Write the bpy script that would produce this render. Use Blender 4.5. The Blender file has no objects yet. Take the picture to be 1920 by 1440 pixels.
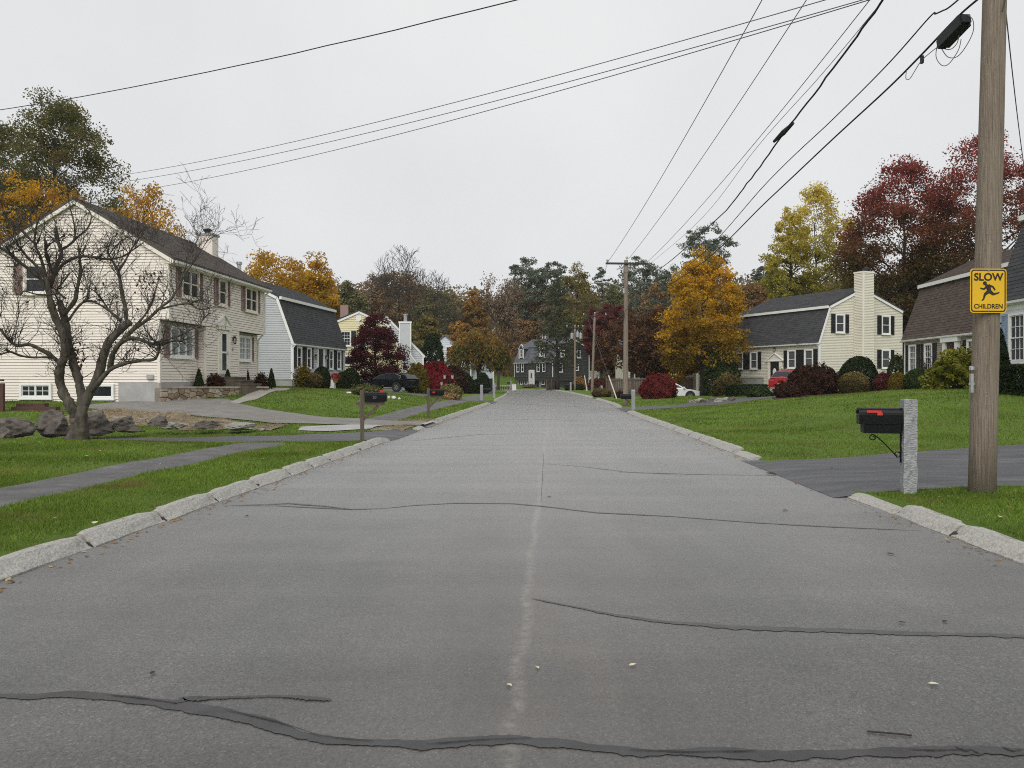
import bpy, math, random
import numpy as np
from mathutils import Vector, Matrix, noise

# ------------------------------------------------------------------ camera, sky, sun, exposure
S = bpy.context.scene
COL = S.collection
CAMZ, F, CX, HY = 1.6, 1440.0, 960.0, 712.0      # eye height; focal length, centre and horizon in photo pixels
R = math.radians
cam = bpy.data.cameras.new('camera')
cam.sensor_width = 36.0
cam.lens = 36.0 * F / 1920.0
cam.clip_start, cam.clip_end = 0.1, 3000
camo = bpy.data.objects.new('camera', cam)
camo.location = (0, 0, CAMZ)
camo.rotation_euler = (R(90) - math.atan((720 - HY) / F), 0, 0)
COL.objects.link(camo)
S.camera = camo

SUN_EL, SUN_AZ = R(44), R(196)                    # behind the viewer, high: a bright patch of overcast
w = bpy.data.worlds.new('World')
S.world = w
w.use_nodes = True
nt = w.node_tree
nt.nodes.clear()
out = nt.nodes.new('ShaderNodeOutputWorld')
sky = nt.nodes.new('ShaderNodeTexSky')
sky.sky_type = 'NISHITA'
sky.sun_disc = False
sky.sun_elevation = SUN_EL
sky.sun_rotation = SUN_AZ
sky.air_density, sky.dust_density, sky.ozone_density = 1.0, 3.0, 1.0
bg1 = nt.nodes.new('ShaderNodeBackground')
bg1.inputs[1].default_value = 0.05
hsv = nt.nodes.new('ShaderNodeHueSaturation')
hsv.inputs['Saturation'].default_value = 0.25
nt.links.new(sky.outputs[0], hsv.inputs['Color'])
nt.links.new(hsv.outputs[0], bg1.inputs[0])
# the cloud sheet: even grey with faint soft mottling
tc = nt.nodes.new('ShaderNodeTexCoord')
nz = nt.nodes.new('ShaderNodeTexNoise')
nz.inputs['Scale'].default_value = 1.6
nz.inputs['Detail'].default_value = 5
nz.inputs['Roughness'].default_value = 0.5
nt.links.new(tc.outputs['Generated'], nz.inputs['Vector'])
rp = nt.nodes.new('ShaderNodeValToRGB')
rp.color_ramp.elements[0].position = 0.3
rp.color_ramp.elements[0].color = (0.505, 0.515, 0.53, 1)
rp.color_ramp.elements[1].position = 0.7
rp.color_ramp.elements[1].color = (0.62, 0.623, 0.626, 1)
nt.links.new(nz.outputs['Fac'], rp.inputs['Fac'])
bg2 = nt.nodes.new('ShaderNodeBackground')
bg2.inputs[1].default_value = 1.0
nt.links.new(rp.outputs[0], bg2.inputs[0])
mx = nt.nodes.new('ShaderNodeMixShader')
mx.inputs[0].default_value = 0.93
nt.links.new(bg1.outputs[0], mx.inputs[1])
nt.links.new(bg2.outputs[0], mx.inputs[2])
nt.links.new(mx.outputs[0], out.inputs[0])

sl = bpy.data.lights.new('sun', 'SUN')
sl.energy = 1.5
sl.angle = R(50)
sl.color = (1.0, 0.975, 0.94)
so = bpy.data.objects.new('sun', sl)
so.rotation_euler = (R(90) - SUN_EL, 0, R(180) - SUN_AZ + R(0))
COL.objects.link(so)

vs = S.view_settings
vs.view_transform = 'Standard'
vs.look = 'None'
vs.exposure = 0.5
vs.gamma = 1.0
vs.use_curve_mapping = False
S.cycles.max_bounces = 6
S.cycles.diffuse_bounces = 3
S.cycles.glossy_bounces = 3
S.cycles.transmission_bounces = 4
S.cycles.transparent_max_bounces = 8
S.cycles.use_denoising = False
S.cycles.filter_width = 1.05

rng = np.random.default_rng(7)
rnd = random.Random(11)

# ------------------------------------------------------------------ helpers
def gx(px, Y):
    return (px - CX) / F * Y
def gzp(py, Y):
    return CAMZ + (HY - py) / F * Y
def W(px, py, Y):
    return (gx(px, Y), Y, gzp(py, Y))

def tag(o, label=None, cat=None, group=None, kind=None):
    if label: o['label'] = label
    if cat: o['category'] = cat
    if group: o['group'] = group
    if kind: o['kind'] = kind
    return o

def empty(name, loc, rz=0, label=None, cat=None, group=None, kind=None):
    o = bpy.data.objects.new(name, None)
    o.empty_display_size = 0.3
    o.location = loc
    o.rotation_euler = (0, 0, rz)
    COL.objects.link(o)
    return tag(o, label, cat, group, kind)

def link(name, me, parent=None, loc=(0, 0, 0), rz=0, kind=None, label=None):
    o = bpy.data.objects.new(name, me)
    o.location = loc
    o.rotation_euler = (0, 0, rz)
    if parent: o.parent = parent
    COL.objects.link(o)
    if kind: o['kind'] = kind
    if label: o['label'] = label
    return o

def kids(o):
    return list(o.children)

def copy_tree(o, loc, rz=0, scale=None, label=None, group=None):
    c = o.copy()
    COL.objects.link(c)
    c.location = loc
    c.rotation_euler = (0, 0, rz)
    if scale: c.scale = scale
    if label: c['label'] = label
    if group: c['group'] = group
    def rec(src, dst):
        for ch in kids(src):
            d = ch.copy()
            d.parent = dst
            COL.objects.link(d)
            rec(ch, d)
    rec(o, c)
    return c

class MB:
    def __init__(s):
        s.v, s.f, s.m = [], [], []
    def add(s, vs, fs, mi=0):
        n = len(s.v)
        s.v += [tuple(p) for p in vs]
        for f in fs:
            s.f.append(tuple(i + n for i in f))
            s.m.append(mi)
        return s
    def box(s, c, d, rz=0, mi=0, top=(1, 1)):
        hx, hy, hz = d[0] / 2, d[1] / 2, d[2] / 2
        ca, sa = math.cos(rz), math.sin(rz)
        vs = []
        for z in (-hz, hz):
            kx, ky = top if z > 0 else (1, 1)
            for x, y in ((-hx, -hy), (hx, -hy), (hx, hy), (-hx, hy)):
                x, y = x * kx, y * ky
                vs.append((c[0] + x * ca - y * sa, c[1] + x * sa + y * ca, c[2] + z))
        return s.add(vs, [(0, 3, 2, 1), (4, 5, 6, 7), (0, 1, 5, 4), (1, 2, 6, 5), (2, 3, 7, 6), (3, 0, 4, 7)], mi)
    def bb(s, x0, x1, y0, y1, z0, z1, mi=0):
        return s.box(((x0 + x1) / 2, (y0 + y1) / 2, (z0 + z1) / 2), (x1 - x0, y1 - y0, z1 - z0), 0, mi)
    def bar(s, a, b, wd, ht, mi=0, up=(0, 0, 1)):
        a, b = Vector(a), Vector(b)
        d = (b - a).normalized()
        r = d.cross(Vector(up))
        if r.length < 1e-4: r = d.cross(Vector((1, 0, 0)))
        r.normalize()
        u = r.cross(d)
        vs = []
        for p in (a, b):
            for i, j in ((-1, -1), (1, -1), (1, 1), (-1, 1)):
                vs.append(p + r * (i * wd / 2) + u * (j * ht / 2))
        return s.add(vs, [(0, 1, 2, 3), (7, 6, 5, 4), (0, 4, 5, 1), (1, 5, 6, 2), (2, 6, 7, 3), (3, 7, 4, 0)], mi)
    def tube(s, pts, rad, n=6, mi=0, cap=True, jit=0.0, jf=5.0):
        pts = [Vector(p) for p in pts]
        k = len(pts)
        if not hasattr(rad, '__len__'): rad = [rad] * k
        base = len(s.v)
        ref = None
        for i, p in enumerate(pts):
            d = (pts[min(i + 1, k - 1)] - pts[max(i - 1, 0)])
            if d.length < 1e-6: d = Vector((0, 0, 1))
            d.normalize()
            if ref is None:
                ref = d.cross(Vector((0.31, 0.95, 0.07)))
                if ref.length < 1e-3: ref = d.cross(Vector((1, 0, 0)))
            r = (ref - d * ref.dot(d))
            r.normalize()
            ref = r
            u = d.cross(r)
            for j in range(n):
                a = 2 * math.pi * j / n
                e = r * math.cos(a) + u * math.sin(a)
                q = rad[i]
                if jit: q *= 1 + jit * noise.noise((p + e * rad[i]) * jf) + jit * .6 * noise.noise((p + e * rad[i]) * jf * 2.7)
                s.v.append(tuple(p + e * q))
        for i in range(k - 1):
            for j in range(n):
                a, b = base + i * n + j, base + i * n + (j + 1) % n
                s.f.append((a, b, b + n, a + n))
                s.m.append(mi)
        if cap:
            s.f.append(tuple(base + j for j in reversed(range(n)))); s.m.append(mi)
            s.f.append(tuple(base + (k - 1) * n + j for j in range(n))); s.m.append(mi)
        return s
    def lathe(s, c, prof, n=16, mi=0):
        base = len(s.v)
        for r, z in prof:
            for j in range(n):
                a = 2 * math.pi * j / n
                s.v.append((c[0] + r * math.cos(a), c[1] + r * math.sin(a), c[2] + z))
        for i in range(len(prof) - 1):
            for j in range(n):
                a, b = base + i * n + j, base + i * n + (j + 1) % n
                s.f.append((a, b, b + n, a + n)); s.m.append(mi)
        s.f.append(tuple(base + j for j in reversed(range(n)))); s.m.append(mi)
        s.f.append(tuple(base + (len(prof) - 1) * n + j for j in range(n))); s.m.append(mi)
        return s
    def prism(s, poly, axis, a, b, mi=0):
        """poly: 2-D points; axis 'x': points are (y,z) swept x from a to b; 'y': (x,z); 'z': (x,y)"""
        n = len(poly)
        def q(p, t):
            return {'x': (t, p[0], p[1]), 'y': (p[0], t, p[1]), 'z': (p[0], p[1], t)}[axis]
        vs = [q(p, a) for p in poly] + [q(p, b) for p in poly]
        fs = [tuple(range(n)), tuple(range(2 * n - 1, n - 1, -1))]
        for i in range(n):
            j = (i + 1) % n
            fs.append((i, i + n, j + n, j))
        return s.add(vs, fs, mi)
    def mesh(s, name, mats, smooth=False):
        me = bpy.data.meshes.new(name)
        me.from_pydata(s.v, [], s.f)
        if not isinstance(mats, (list, tuple)): mats = [mats]
        for m in mats: me.materials.append(m)
        if len(mats) > 1: me.polygons.foreach_set('material_index', s.m)
        if smooth: me.polygons.foreach_set('use_smooth', [True] * len(s.f))
        me.update()
        return me
    def build(s, name, mats, parent=None, loc=(0, 0, 0), rz=0, kind=None, label=None, smooth=False):
        return link(name, s.mesh(name, mats, smooth), parent, loc, rz, kind, label)

def np_mesh(name, verts, k, mat):
    """verts: (N*k,3) array, every k consecutive vertices one face"""
    n = len(verts) // k
    me = bpy.data.meshes.new(name)
    me.vertices.add(n * k)
    me.vertices.foreach_set('co', np.ascontiguousarray(verts, dtype=np.float32).ravel())
    me.loops.add(n * k)
    me.loops.foreach_set('vertex_index', np.arange(n * k, dtype=np.int32))
    me.polygons.add(n)
    me.polygons.foreach_set('loop_start', np.arange(0, n * k, k, dtype=np.int32))
    me.materials.append(mat)
    me.update(calc_edges=True)
    return me

# ------------------------------------------------------------------ materials
def nd(nt, t, **kw):
    n = nt.nodes.new(t)
    for k, v in kw.items(): setattr(n, k, v)
    return n

def mat(name, col, rough=0.7, var=0.12, scale=4.0, bump=0.0, bscale=40.0, metal=0.0, spec=0.4, island=0.0, stretch=None, dirt=None, coat=0.0):
    m = bpy.data.materials.new(name)
    m.use_nodes = True
    nt = m.node_tree
    b = nt.nodes['Principled BSDF']
    b.inputs['Roughness'].default_value = rough
    b.inputs['Metallic'].default_value = metal
    b.inputs['Specular IOR Level'].default_value = spec
    if coat: b.inputs['Coat Weight'].default_value = coat
    tcn = nd(nt, 'ShaderNodeTexCoord')
    vec = tcn.outputs['Object']
    if stretch:
        mp = nd(nt, 'ShaderNodeMapping')
        mp.inputs['Scale'].default_value = stretch
        nt.links.new(vec, mp.inputs[0])
        vec = mp.outputs[0]
    n1 = nd(nt, 'ShaderNodeTexNoise')
    n1.inputs['Scale'].default_value = scale
    n1.inputs['Detail'].default_value = 6
    n1.inputs['Roughness'].default_value = 0.62
    nt.links.new(vec, n1.inputs['Vector'])
    r = nd(nt, 'ShaderNodeValToRGB')
    lo = [c * (1 - var) for c in col]; hi = [min(1, c * (1 + var)) for c in col]
    r.color_ramp.elements[0].position = 0.28
    r.color_ramp.elements[1].position = 0.72
    r.color_ramp.elements[0].color = (*lo, 1)
    r.color_ramp.elements[1].color = (*hi, 1)
    nt.links.new(n1.outputs['Fac'], r.inputs['Fac'])
    c = r.outputs[0]
    if dirt:
        n3 = nd(nt, 'ShaderNodeTexNoise')
        n3.inputs['Scale'].default_value = dirt[1]
        n3.inputs['Detail'].default_value = 8
        n3.inputs['Roughness'].default_value = 0.7
        nt.links.new(vec, n3.inputs['Vector'])
        rr = nd(nt, 'ShaderNodeValToRGB')
        rr.color_ramp.elements[0].position = dirt[2]
        rr.color_ramp.elements[1].position = dirt[2] + 0.16
        nt.links.new(n3.outputs['Fac'], rr.inputs['Fac'])
        mm = nd(nt, 'ShaderNodeMix', data_type='RGBA')
        nt.links.new(rr.outputs[0], mm.inputs[0])
        nt.links.new(c, mm.inputs[6])
        mm.inputs[7].default_value = (*dirt[0], 1)
        c = mm.outputs[2]
    if island:
        g = nd(nt, 'ShaderNodeNewGeometry')
        mr = nd(nt, 'ShaderNodeMapRange')
        mr.inputs[3].default_value = 1 - island
        mr.inputs[4].default_value = 1 + island
        nt.links.new(g.outputs['Random Per Island'], mr.inputs[0])
        hs = nd(nt, 'ShaderNodeHueSaturation')
        nt.links.new(mr.outputs[0], hs.inputs['Value'])
        nt.links.new(c, hs.inputs['Color'])
        c = hs.outputs[0]
    nt.links.new(c, b.inputs['Base Color'])
    if bump:
        n2 = nd(nt, 'ShaderNodeTexNoise')
        n2.inputs['Scale'].default_value = bscale
        n2.inputs['Detail'].default_value = 5
        nt.links.new(vec, n2.inputs['Vector'])
        bp = nd(nt, 'ShaderNodeBump')
        bp.inputs['Strength'].default_value = bump
        bp.inputs['Distance'].default_value = 0.02
        nt.links.new(n2.outputs['Fac'], bp.inputs['Height'])
        nt.links.new(bp.outputs[0], b.inputs['Normal'])
    return m

def leafmat(name, cols, trans=0.3, patch=0.25, top=None, patch_col=None, pthr=0.5, zsplit=(0.3, 0.7)):
    """cols: colours picked at random per leaf; patch_col: the tint of whole sprays; top: the tint of the leaves high in the crown"""
    m = bpy.data.materials.new(name)
    m.use_nodes = True
    nt = m.node_tree
    nt.nodes.clear()
    o = nd(nt, 'ShaderNodeOutputMaterial')
    g = nd(nt, 'ShaderNodeNewGeometry')
    r = nd(nt, 'ShaderNodeValToRGB')
    els = r.color_ramp.elements
    while len(els) < len(cols): els.new(0.5)
    for i, c in enumerate(cols):
        els[i].position = i / max(1, len(cols) - 1)
        els[i].color = (*c, 1)
    nt.links.new(g.outputs['Random Per Island'], r.inputs[0])
    c = r.outputs[0]
    t = nd(nt, 'ShaderNodeTexCoord')
    n = nd(nt, 'ShaderNodeTexNoise')
    n.inputs['Scale'].default_value = 0.55
    n.inputs['Detail'].default_value = 3
    nt.links.new(t.outputs['Object'], n.inputs['Vector'])
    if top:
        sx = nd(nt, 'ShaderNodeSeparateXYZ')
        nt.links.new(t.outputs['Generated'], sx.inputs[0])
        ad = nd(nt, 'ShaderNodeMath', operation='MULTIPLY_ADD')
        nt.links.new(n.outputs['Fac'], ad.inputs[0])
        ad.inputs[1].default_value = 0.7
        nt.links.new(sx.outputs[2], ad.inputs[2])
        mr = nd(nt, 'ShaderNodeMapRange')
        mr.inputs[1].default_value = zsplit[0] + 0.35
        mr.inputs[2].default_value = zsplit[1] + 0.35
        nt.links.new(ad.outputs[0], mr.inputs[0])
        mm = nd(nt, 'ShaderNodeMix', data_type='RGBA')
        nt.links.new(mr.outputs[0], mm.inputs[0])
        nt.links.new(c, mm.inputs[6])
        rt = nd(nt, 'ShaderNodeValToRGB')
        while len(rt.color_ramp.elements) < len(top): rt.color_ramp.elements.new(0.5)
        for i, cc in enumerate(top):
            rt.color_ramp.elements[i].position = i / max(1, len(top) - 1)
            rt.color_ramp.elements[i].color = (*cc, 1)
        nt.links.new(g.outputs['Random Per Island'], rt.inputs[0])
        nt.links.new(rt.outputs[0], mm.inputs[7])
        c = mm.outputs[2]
    if patch_col:
        mr = nd(nt, 'ShaderNodeMapRange')
        mr.inputs[1].default_value = pthr - 0.06
        mr.inputs[2].default_value = pthr + 0.14
        mr.inputs[4].default_value = 0.85
        n5 = nd(nt, 'ShaderNodeTexNoise')
        n5.inputs['Scale'].default_value = 0.8
        n5.inputs['Detail'].default_value = 4
        nt.links.new(t.outputs['Object'], n5.inputs['Vector'])
        nt.links.new(n5.outputs['Fac'], mr.inputs[0])
        mm = nd(nt, 'ShaderNodeMix', data_type='RGBA')
        nt.links.new(mr.outputs[0], mm.inputs[0])
        nt.links.new(c, mm.inputs[6])
        mm.inputs[7].default_value = (*patch_col, 1)
        c = mm.outputs[2]
    mr2 = nd(nt, 'ShaderNodeMapRange')
    mr2.inputs[1].default_value = 0.3
    mr2.inputs[2].default_value = 0.7
    mr2.inputs[3].default_value = 1 - patch
    mr2.inputs[4].default_value = 1 + patch
    nt.links.new(n.outputs['Fac'], mr2.inputs[0])
    hs = nd(nt, 'ShaderNodeHueSaturation')
    nt.links.new(mr2.outputs[0], hs.inputs['Value'])
    nt.links.new(c, hs.inputs['Color'])
    c = hs.outputs[0]
    d = nd(nt, 'ShaderNodeBsdfDiffuse')
    tr = nd(nt, 'ShaderNodeBsdfTranslucent')
    ms = nd(nt, 'ShaderNodeMixShader')
    ms.inputs[0].default_value = trans
    nt.links.new(c, d.inputs[0]); nt.links.new(c, tr.inputs[0])
    nt.links.new(d.outputs[0], ms.inputs[1]); nt.links.new(tr.outputs[0], ms.inputs[2])
    nt.links.new(ms.outputs[0], o.inputs[0])
    return m

M = {}
M['cream'] = mat('cream_siding', (0.79, 0.72, 0.645), 0.55, 0.05, 1.2, dirt=((0.68, 0.62, 0.54), 1.5, 0.62), island=0.03)
M['greyside'] = mat('grey_siding', (0.47, 0.49, 0.505), 0.55, 0.05, 1.2, island=0.03)
M['yellow'] = mat('yellow_siding', (0.76, 0.70, 0.43), 0.55, 0.05, 1.2)
M['palegrey'] = mat('pale_grey_siding', (0.52, 0.55, 0.57), 0.55, 0.05, 1.2)
M['darkside'] = mat('charcoal_siding', (0.045, 0.047, 0.046), 0.6, 0.07, 1.2)
M['ivory'] = mat('ivory_siding', (0.68, 0.65, 0.545), 0.55, 0.05, 1.2, island=0.03)
M['tan'] = mat('tan_siding', (0.36, 0.30, 0.255), 0.6, 0.06, 1.2)
M['bluewhite'] = mat('pale_blue_siding', (0.60, 0.64, 0.69), 0.55, 0.05, 1.2)
M['white'] = mat('white_paint', (0.80, 0.80, 0.78), 0.45, 0.04, 2, dirt=((0.66, 0.65, 0.62), 3, 0.66))
M['creamtrim'] = mat('cream_trim', (0.80, 0.75, 0.66), 0.5, 0.04, 2)
M['mauve'] = mat('dusty_rose_shutter', (0.29, 0.195, 0.175), 0.6, 0.08, 3)
M['blackshut'] = mat('black_shutter', (0.018, 0.019, 0.021), 0.5, 0.1, 3)
M['blueshut'] = mat('blue_shutter', (0.30, 0.38, 0.52), 0.55, 0.08, 3)
M['navy'] = mat('navy_shutter', (0.02, 0.035, 0.09), 0.55, 0.08, 3)
M['glass'] = mat('window_glass', (0.022, 0.026, 0.03), 0.08, 0.3, 0.8, spec=0.45)
M['curtain'] = mat('curtained_glass', (0.26, 0.29, 0.29), 0.08, 0.25, 3, spec=0.5, stretch=(6, 1, 0.6))
M['netted'] = mat('netted_glass', (0.10, 0.105, 0.11), 0.1, 0.3, 2, spec=0.45)
M['brownroof'] = mat('brown_shingle', (0.095, 0.078, 0.067), 0.9, 0.15, 2.5, bump=0.3, bscale=120, island=0.22)
M['brownroof2'] = mat('russet_shingle', (0.085, 0.062, 0.05), 0.9, 0.18, 2.5, bump=0.3, bscale=120, island=0.22)
M['blackroof'] = mat('charcoal_shingle', (0.05, 0.051, 0.055), 0.9, 0.12, 2.5, bump=0.3, bscale=120, island=0.2)
M['greyroof'] = mat('grey_shingle', (0.11, 0.115, 0.13), 0.88, 0.12, 2.5, bump=0.3, bscale=120, island=0.2)
M['concrete'] = mat('concrete', (0.36, 0.355, 0.345), 0.85, 0.16, 2, bump=0.15, bscale=60, dirt=((0.34, 0.335, 0.32), 2.5, 0.6))
M['granite'] = mat('grey_granite', (0.36, 0.35, 0.32), 0.9, 0.30, 30, bump=0.7, bscale=50, dirt=((0.185, 0.165, 0.13), 4, 0.56))
M['granitepost'] = mat('split_granite', (0.30, 0.305, 0.31), 0.88, 0.45, 55, bump=0.9, bscale=45, spec=0.3, stretch=(.6, .6, 1.6))
M['boulder'] = mat('boulder_rock', (0.115, 0.10, 0.086), 0.92, 0.6, 3.5, bump=1.0, bscale=9, dirt=((0.17, 0.165, 0.145), 3.2, 0.60))
M['paleboulder'] = mat('pale_rock', (0.30, 0.29, 0.26), 0.9, 0.35, 4, bump=0.8, bscale=12, dirt=((0.13, 0.12, 0.105), 3.0, 0.56))
M['mortar'] = mat('mortar', (0.22, 0.19, 0.155), 0.95, 0.2, 6)
for i, c in enumerate([(0.34, 0.27, 0.19), (0.27, 0.19, 0.12), (0.40, 0.34, 0.26), (0.20, 0.145, 0.10), (0.42, 0.39, 0.34)]):
    M['stone%d' % i] = mat('field_stone_%s' % 'abcde'[i], c, 0.9, 0.25, 5, bump=0.5, bscale=25)
M['bluestone'] = mat('slate_step', (0.12, 0.096, 0.072), 0.8, 0.2, 4, bump=0.2)
M['polewood'] = mat('weathered_pole_wood', (0.235, 0.19, 0.148), 0.92, 0.42, 4.5, bump=1.0, bscale=9, stretch=(16, 16, 0.26), dirt=((0.075, 0.055, 0.04), 3.6, 0.62))
M['oldwood'] = mat('weathered_post_wood', (0.11, 0.088, 0.068), 0.9, 0.35, 6, bump=0.5, bscale=10, stretch=(6, 6, 0.5))
M['fencewood'] = mat('brown_fence_wood', (0.105, 0.08, 0.066), 0.9, 0.3, 4, island=0.15, stretch=(4, 4, 0.5))
M['deckwood'] = mat('red_brown_deck_wood', (0.085, 0.042, 0.032), 0.8, 0.25, 5, stretch=(5, 5, 0.6))
M['armwood'] = mat('dark_crossarm', (0.045, 0.04, 0.036), 0.9, 0.2, 5)
M['blackmetal'] = mat('black_enamel', (0.006, 0.0065, 0.0075), 0.34, 0.15, 6, spec=0.16)
M['black'] = mat('black_rubber', (0.014, 0.014, 0.015), 0.6, 0.1, 6)
M['cable'] = mat('cable_black', (0.02, 0.02, 0.022), 0.6, 0.1, 6)
M['wire'] = mat('bare_wire', (0.13, 0.135, 0.14), 0.6, 0.1, 6)
M['red'] = mat('red_flag', (0.55, 0.035, 0.02), 0.5, 0.08, 6)
M['steel'] = mat('galvanised_steel', (0.42, 0.43, 0.44), 0.45, 0.12, 10, metal=0.6)
M['lampglass'] = mat('frosted_glass', (0.42, 0.42, 0.40), 0.3, 0.05, 10)
M['signyellow'] = mat('sign_yellow', (0.72, 0.43, 0.012), 0.45, 0.06, 5, dirt=((0.6, 0.36, 0.02), 8, 0.66))
M['signblack'] = mat('sign_black', (0.022, 0.014, 0.012), 0.5, 0.1, 5)
M['digits'] = mat('white_numerals', (0.22, 0.22, 0.215), 0.5, 0.2, 9)
M['bark'] = mat('grey_brown_bark', (0.105, 0.092, 0.075), 0.95, 0.4, 7, bump=1.0, bscale=22, stretch=(1, 1, 0.3), dirt=((0.085, 0.105, 0.055), 2.2, 0.56))
M['darkbark'] = mat('dark_bark', (0.035, 0.029, 0.025), 0.95, 0.35, 5, bump=0.6, bscale=14, stretch=(1, 1, 0.35))
M['mossbark'] = mat('mossy_dark_bark', (0.082, 0.070, 0.056), 0.95, 0.6, 9, bump=1.0, bscale=24, stretch=(1, 1, 0.4), dirt=((0.075, 0.078, 0.04), 3.2, 0.54))
M['twig'] = mat('bare_twig', (0.05, 0.043, 0.037), 0.95, 0.3, 5)
M['driveway'] = mat('driveway_asphalt', (0.080, 0.081, 0.088), 0.6, 0.34, 1.6, bump=0.35, bscale=260, dirt=((0.14, 0.14, 0.142), 1.1, 0.52), stretch=(.35, 1.6, 1))
M['olddrive'] = mat('old_driveway_asphalt', (0.20, 0.19, 0.175), 0.85, 0.22, 1.5, bump=0.4, bscale=200, dirt=((0.27, 0.255, 0.225), 1.6, 0.55))
M['sidewalk'] = mat('worn_sidewalk_asphalt', (0.125, 0.122, 0.122), 0.85, 0.3, 1.6, bump=0.6, bscale=180, dirt=((0.20, 0.185, 0.165), 2.2, 0.55))
M['paving'] = mat('pale_walk', (0.33, 0.30, 0.27), 0.85, 0.15, 2, bump=0.2)
M['straw'] = mat('straw_mulch', (0.20, 0.155, 0.095), 0.95, 0.5, 7, bump=0.9, bscale=30, dirt=((0.31, 0.29, 0.24), 1.3, 0.50))
M['mulch'] = mat('dark_mulch', (0.045, 0.03, 0.022), 0.95, 0.4, 8, bump=0.6, bscale=40)
M['seal'] = mat('tar_seal', (0.048, 0.048, 0.050), 0.42, 0.3, 5, bump=0.3, bscale=40, spec=0.35)
M['sealthin'] = mat('worn_tar_seal', (0.085, 0.085, 0.086), 0.6, 0.25, 9, bump=0.2, bscale=40)
M['carblack'] = mat('black_car_paint', (0.004, 0.0045, 0.006), 0.2, 0.1, 2, spec=0.3, coat=0.15)
M['carred'] = mat('red_car_paint', (0.36, 0.012, 0.018), 0.25, 0.1, 2, spec=0.5, coat=0.6)
M['carwhite'] = mat('white_car_paint', (0.75, 0.76, 0.77), 0.25, 0.04, 2, spec=0.5, coat=0.5)
M['chrome'] = mat('chrome', (0.7, 0.71, 0.72), 0.2, 0.05, 4, metal=0.9)
M['tail'] = mat('tail_lamp', (0.40, 0.05, 0.05), 0.2, 0.1, 4)
M['whiterock'] = mat('white_stone', (0.62, 0.61, 0.58), 0.85, 0.2, 5, bump=0.4, bscale=15)
M['doorred'] = mat('maroon_door', (0.06, 0.018, 0.018), 0.4, 0.1, 3)
M['doorwhite'] = mat('white_door', (0.70, 0.69, 0.65), 0.45, 0.05, 3)
M['terracotta'] = mat('terracotta', (0.28, 0.11, 0.06), 0.85, 0.1, 5)

L = {}
L['oak'] = leafmat('olive_oak_leaves', [(0.075, 0.078, 0.03), (0.14, 0.138, 0.055), (0.20, 0.18, 0.08)], 0.35, patch_col=(0.21, 0.145, 0.06), pthr=0.60)
L['gold'] = leafmat('golden_leaves', [(0.44, 0.22, 0.018), (0.60, 0.34, 0.04), (0.48, 0.30, 0.045)], 0.42, patch_col=(0.30, 0.165, 0.035), pthr=0.60)
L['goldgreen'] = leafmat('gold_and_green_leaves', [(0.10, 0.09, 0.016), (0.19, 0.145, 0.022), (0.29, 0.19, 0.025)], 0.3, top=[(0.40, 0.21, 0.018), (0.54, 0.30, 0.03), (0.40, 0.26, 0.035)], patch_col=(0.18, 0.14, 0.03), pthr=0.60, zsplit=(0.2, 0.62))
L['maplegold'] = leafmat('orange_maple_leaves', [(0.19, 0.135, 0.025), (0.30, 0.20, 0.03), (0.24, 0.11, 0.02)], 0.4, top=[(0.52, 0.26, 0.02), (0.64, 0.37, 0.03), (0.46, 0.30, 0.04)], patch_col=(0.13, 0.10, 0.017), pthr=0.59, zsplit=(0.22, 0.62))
L['olive'] = leafmat('olive_gold_leaves', [(0.13, 0.12, 0.04), (0.20, 0.17, 0.055), (0.27, 0.215, 0.07)], 0.3, patch_col=(0.26, 0.15, 0.045), pthr=0.60)
L['rust'] = leafmat('rust_leaves', [(0.21, 0.12, 0.055), (0.31, 0.18, 0.08), (0.26, 0.18, 0.085)], 0.25, patch_col=(0.10, 0.085, 0.03), pthr=0.58)
L['orange'] = leafmat('soft_orange_leaves', [(0.29, 0.155, 0.045), (0.40, 0.22, 0.06), (0.25, 0.165, 0.06)], 0.3, patch_col=(0.14, 0.10, 0.035), pthr=0.60)
L['darkrust'] = leafmat('dark_maroon_leaves', [(0.065, 0.034, 0.022), (0.115, 0.058, 0.033), (0.155, 0.085, 0.04)], 0.22, patch_col=(0.10, 0.045, 0.018), pthr=0.62)
L['crimson'] = leafmat('crimson_leaves', [(0.12, 0.03, 0.032), (0.18, 0.045, 0.045), (0.10, 0.032, 0.03)], 0.3)
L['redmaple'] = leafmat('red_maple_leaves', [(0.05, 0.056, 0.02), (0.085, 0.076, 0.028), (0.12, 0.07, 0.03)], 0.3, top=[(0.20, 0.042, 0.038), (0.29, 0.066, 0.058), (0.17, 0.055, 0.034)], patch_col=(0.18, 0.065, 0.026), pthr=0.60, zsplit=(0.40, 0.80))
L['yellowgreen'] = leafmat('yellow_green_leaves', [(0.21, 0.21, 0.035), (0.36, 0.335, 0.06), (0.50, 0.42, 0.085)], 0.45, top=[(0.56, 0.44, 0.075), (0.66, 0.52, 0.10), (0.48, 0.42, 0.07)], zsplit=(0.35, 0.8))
L['brown'] = leafmat('dull_brown_leaves', [(0.19, 0.14, 0.085), (0.28, 0.205, 0.125), (0.23, 0.195, 0.11)], 0.2)
L['greybrown'] = leafmat('thin_brown_leaves', [(0.17, 0.125, 0.09), (0.25, 0.18, 0.125), (0.22, 0.15, 0.09)], 0.2)
L['green'] = leafmat('dull_green_leaves', [(0.105, 0.115, 0.055), (0.165, 0.165, 0.075), (0.205, 0.185, 0.085)], 0.22, patch_col=(0.10, 0.075, 0.03), pthr=0.6)
L['pine'] = leafmat('pine_needles', [(0.08, 0.10, 0.07), (0.13, 0.155, 0.11), (0.165, 0.19, 0.135)], 0.12)  # needles of the far pines, haze put into their lighter colour
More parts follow.
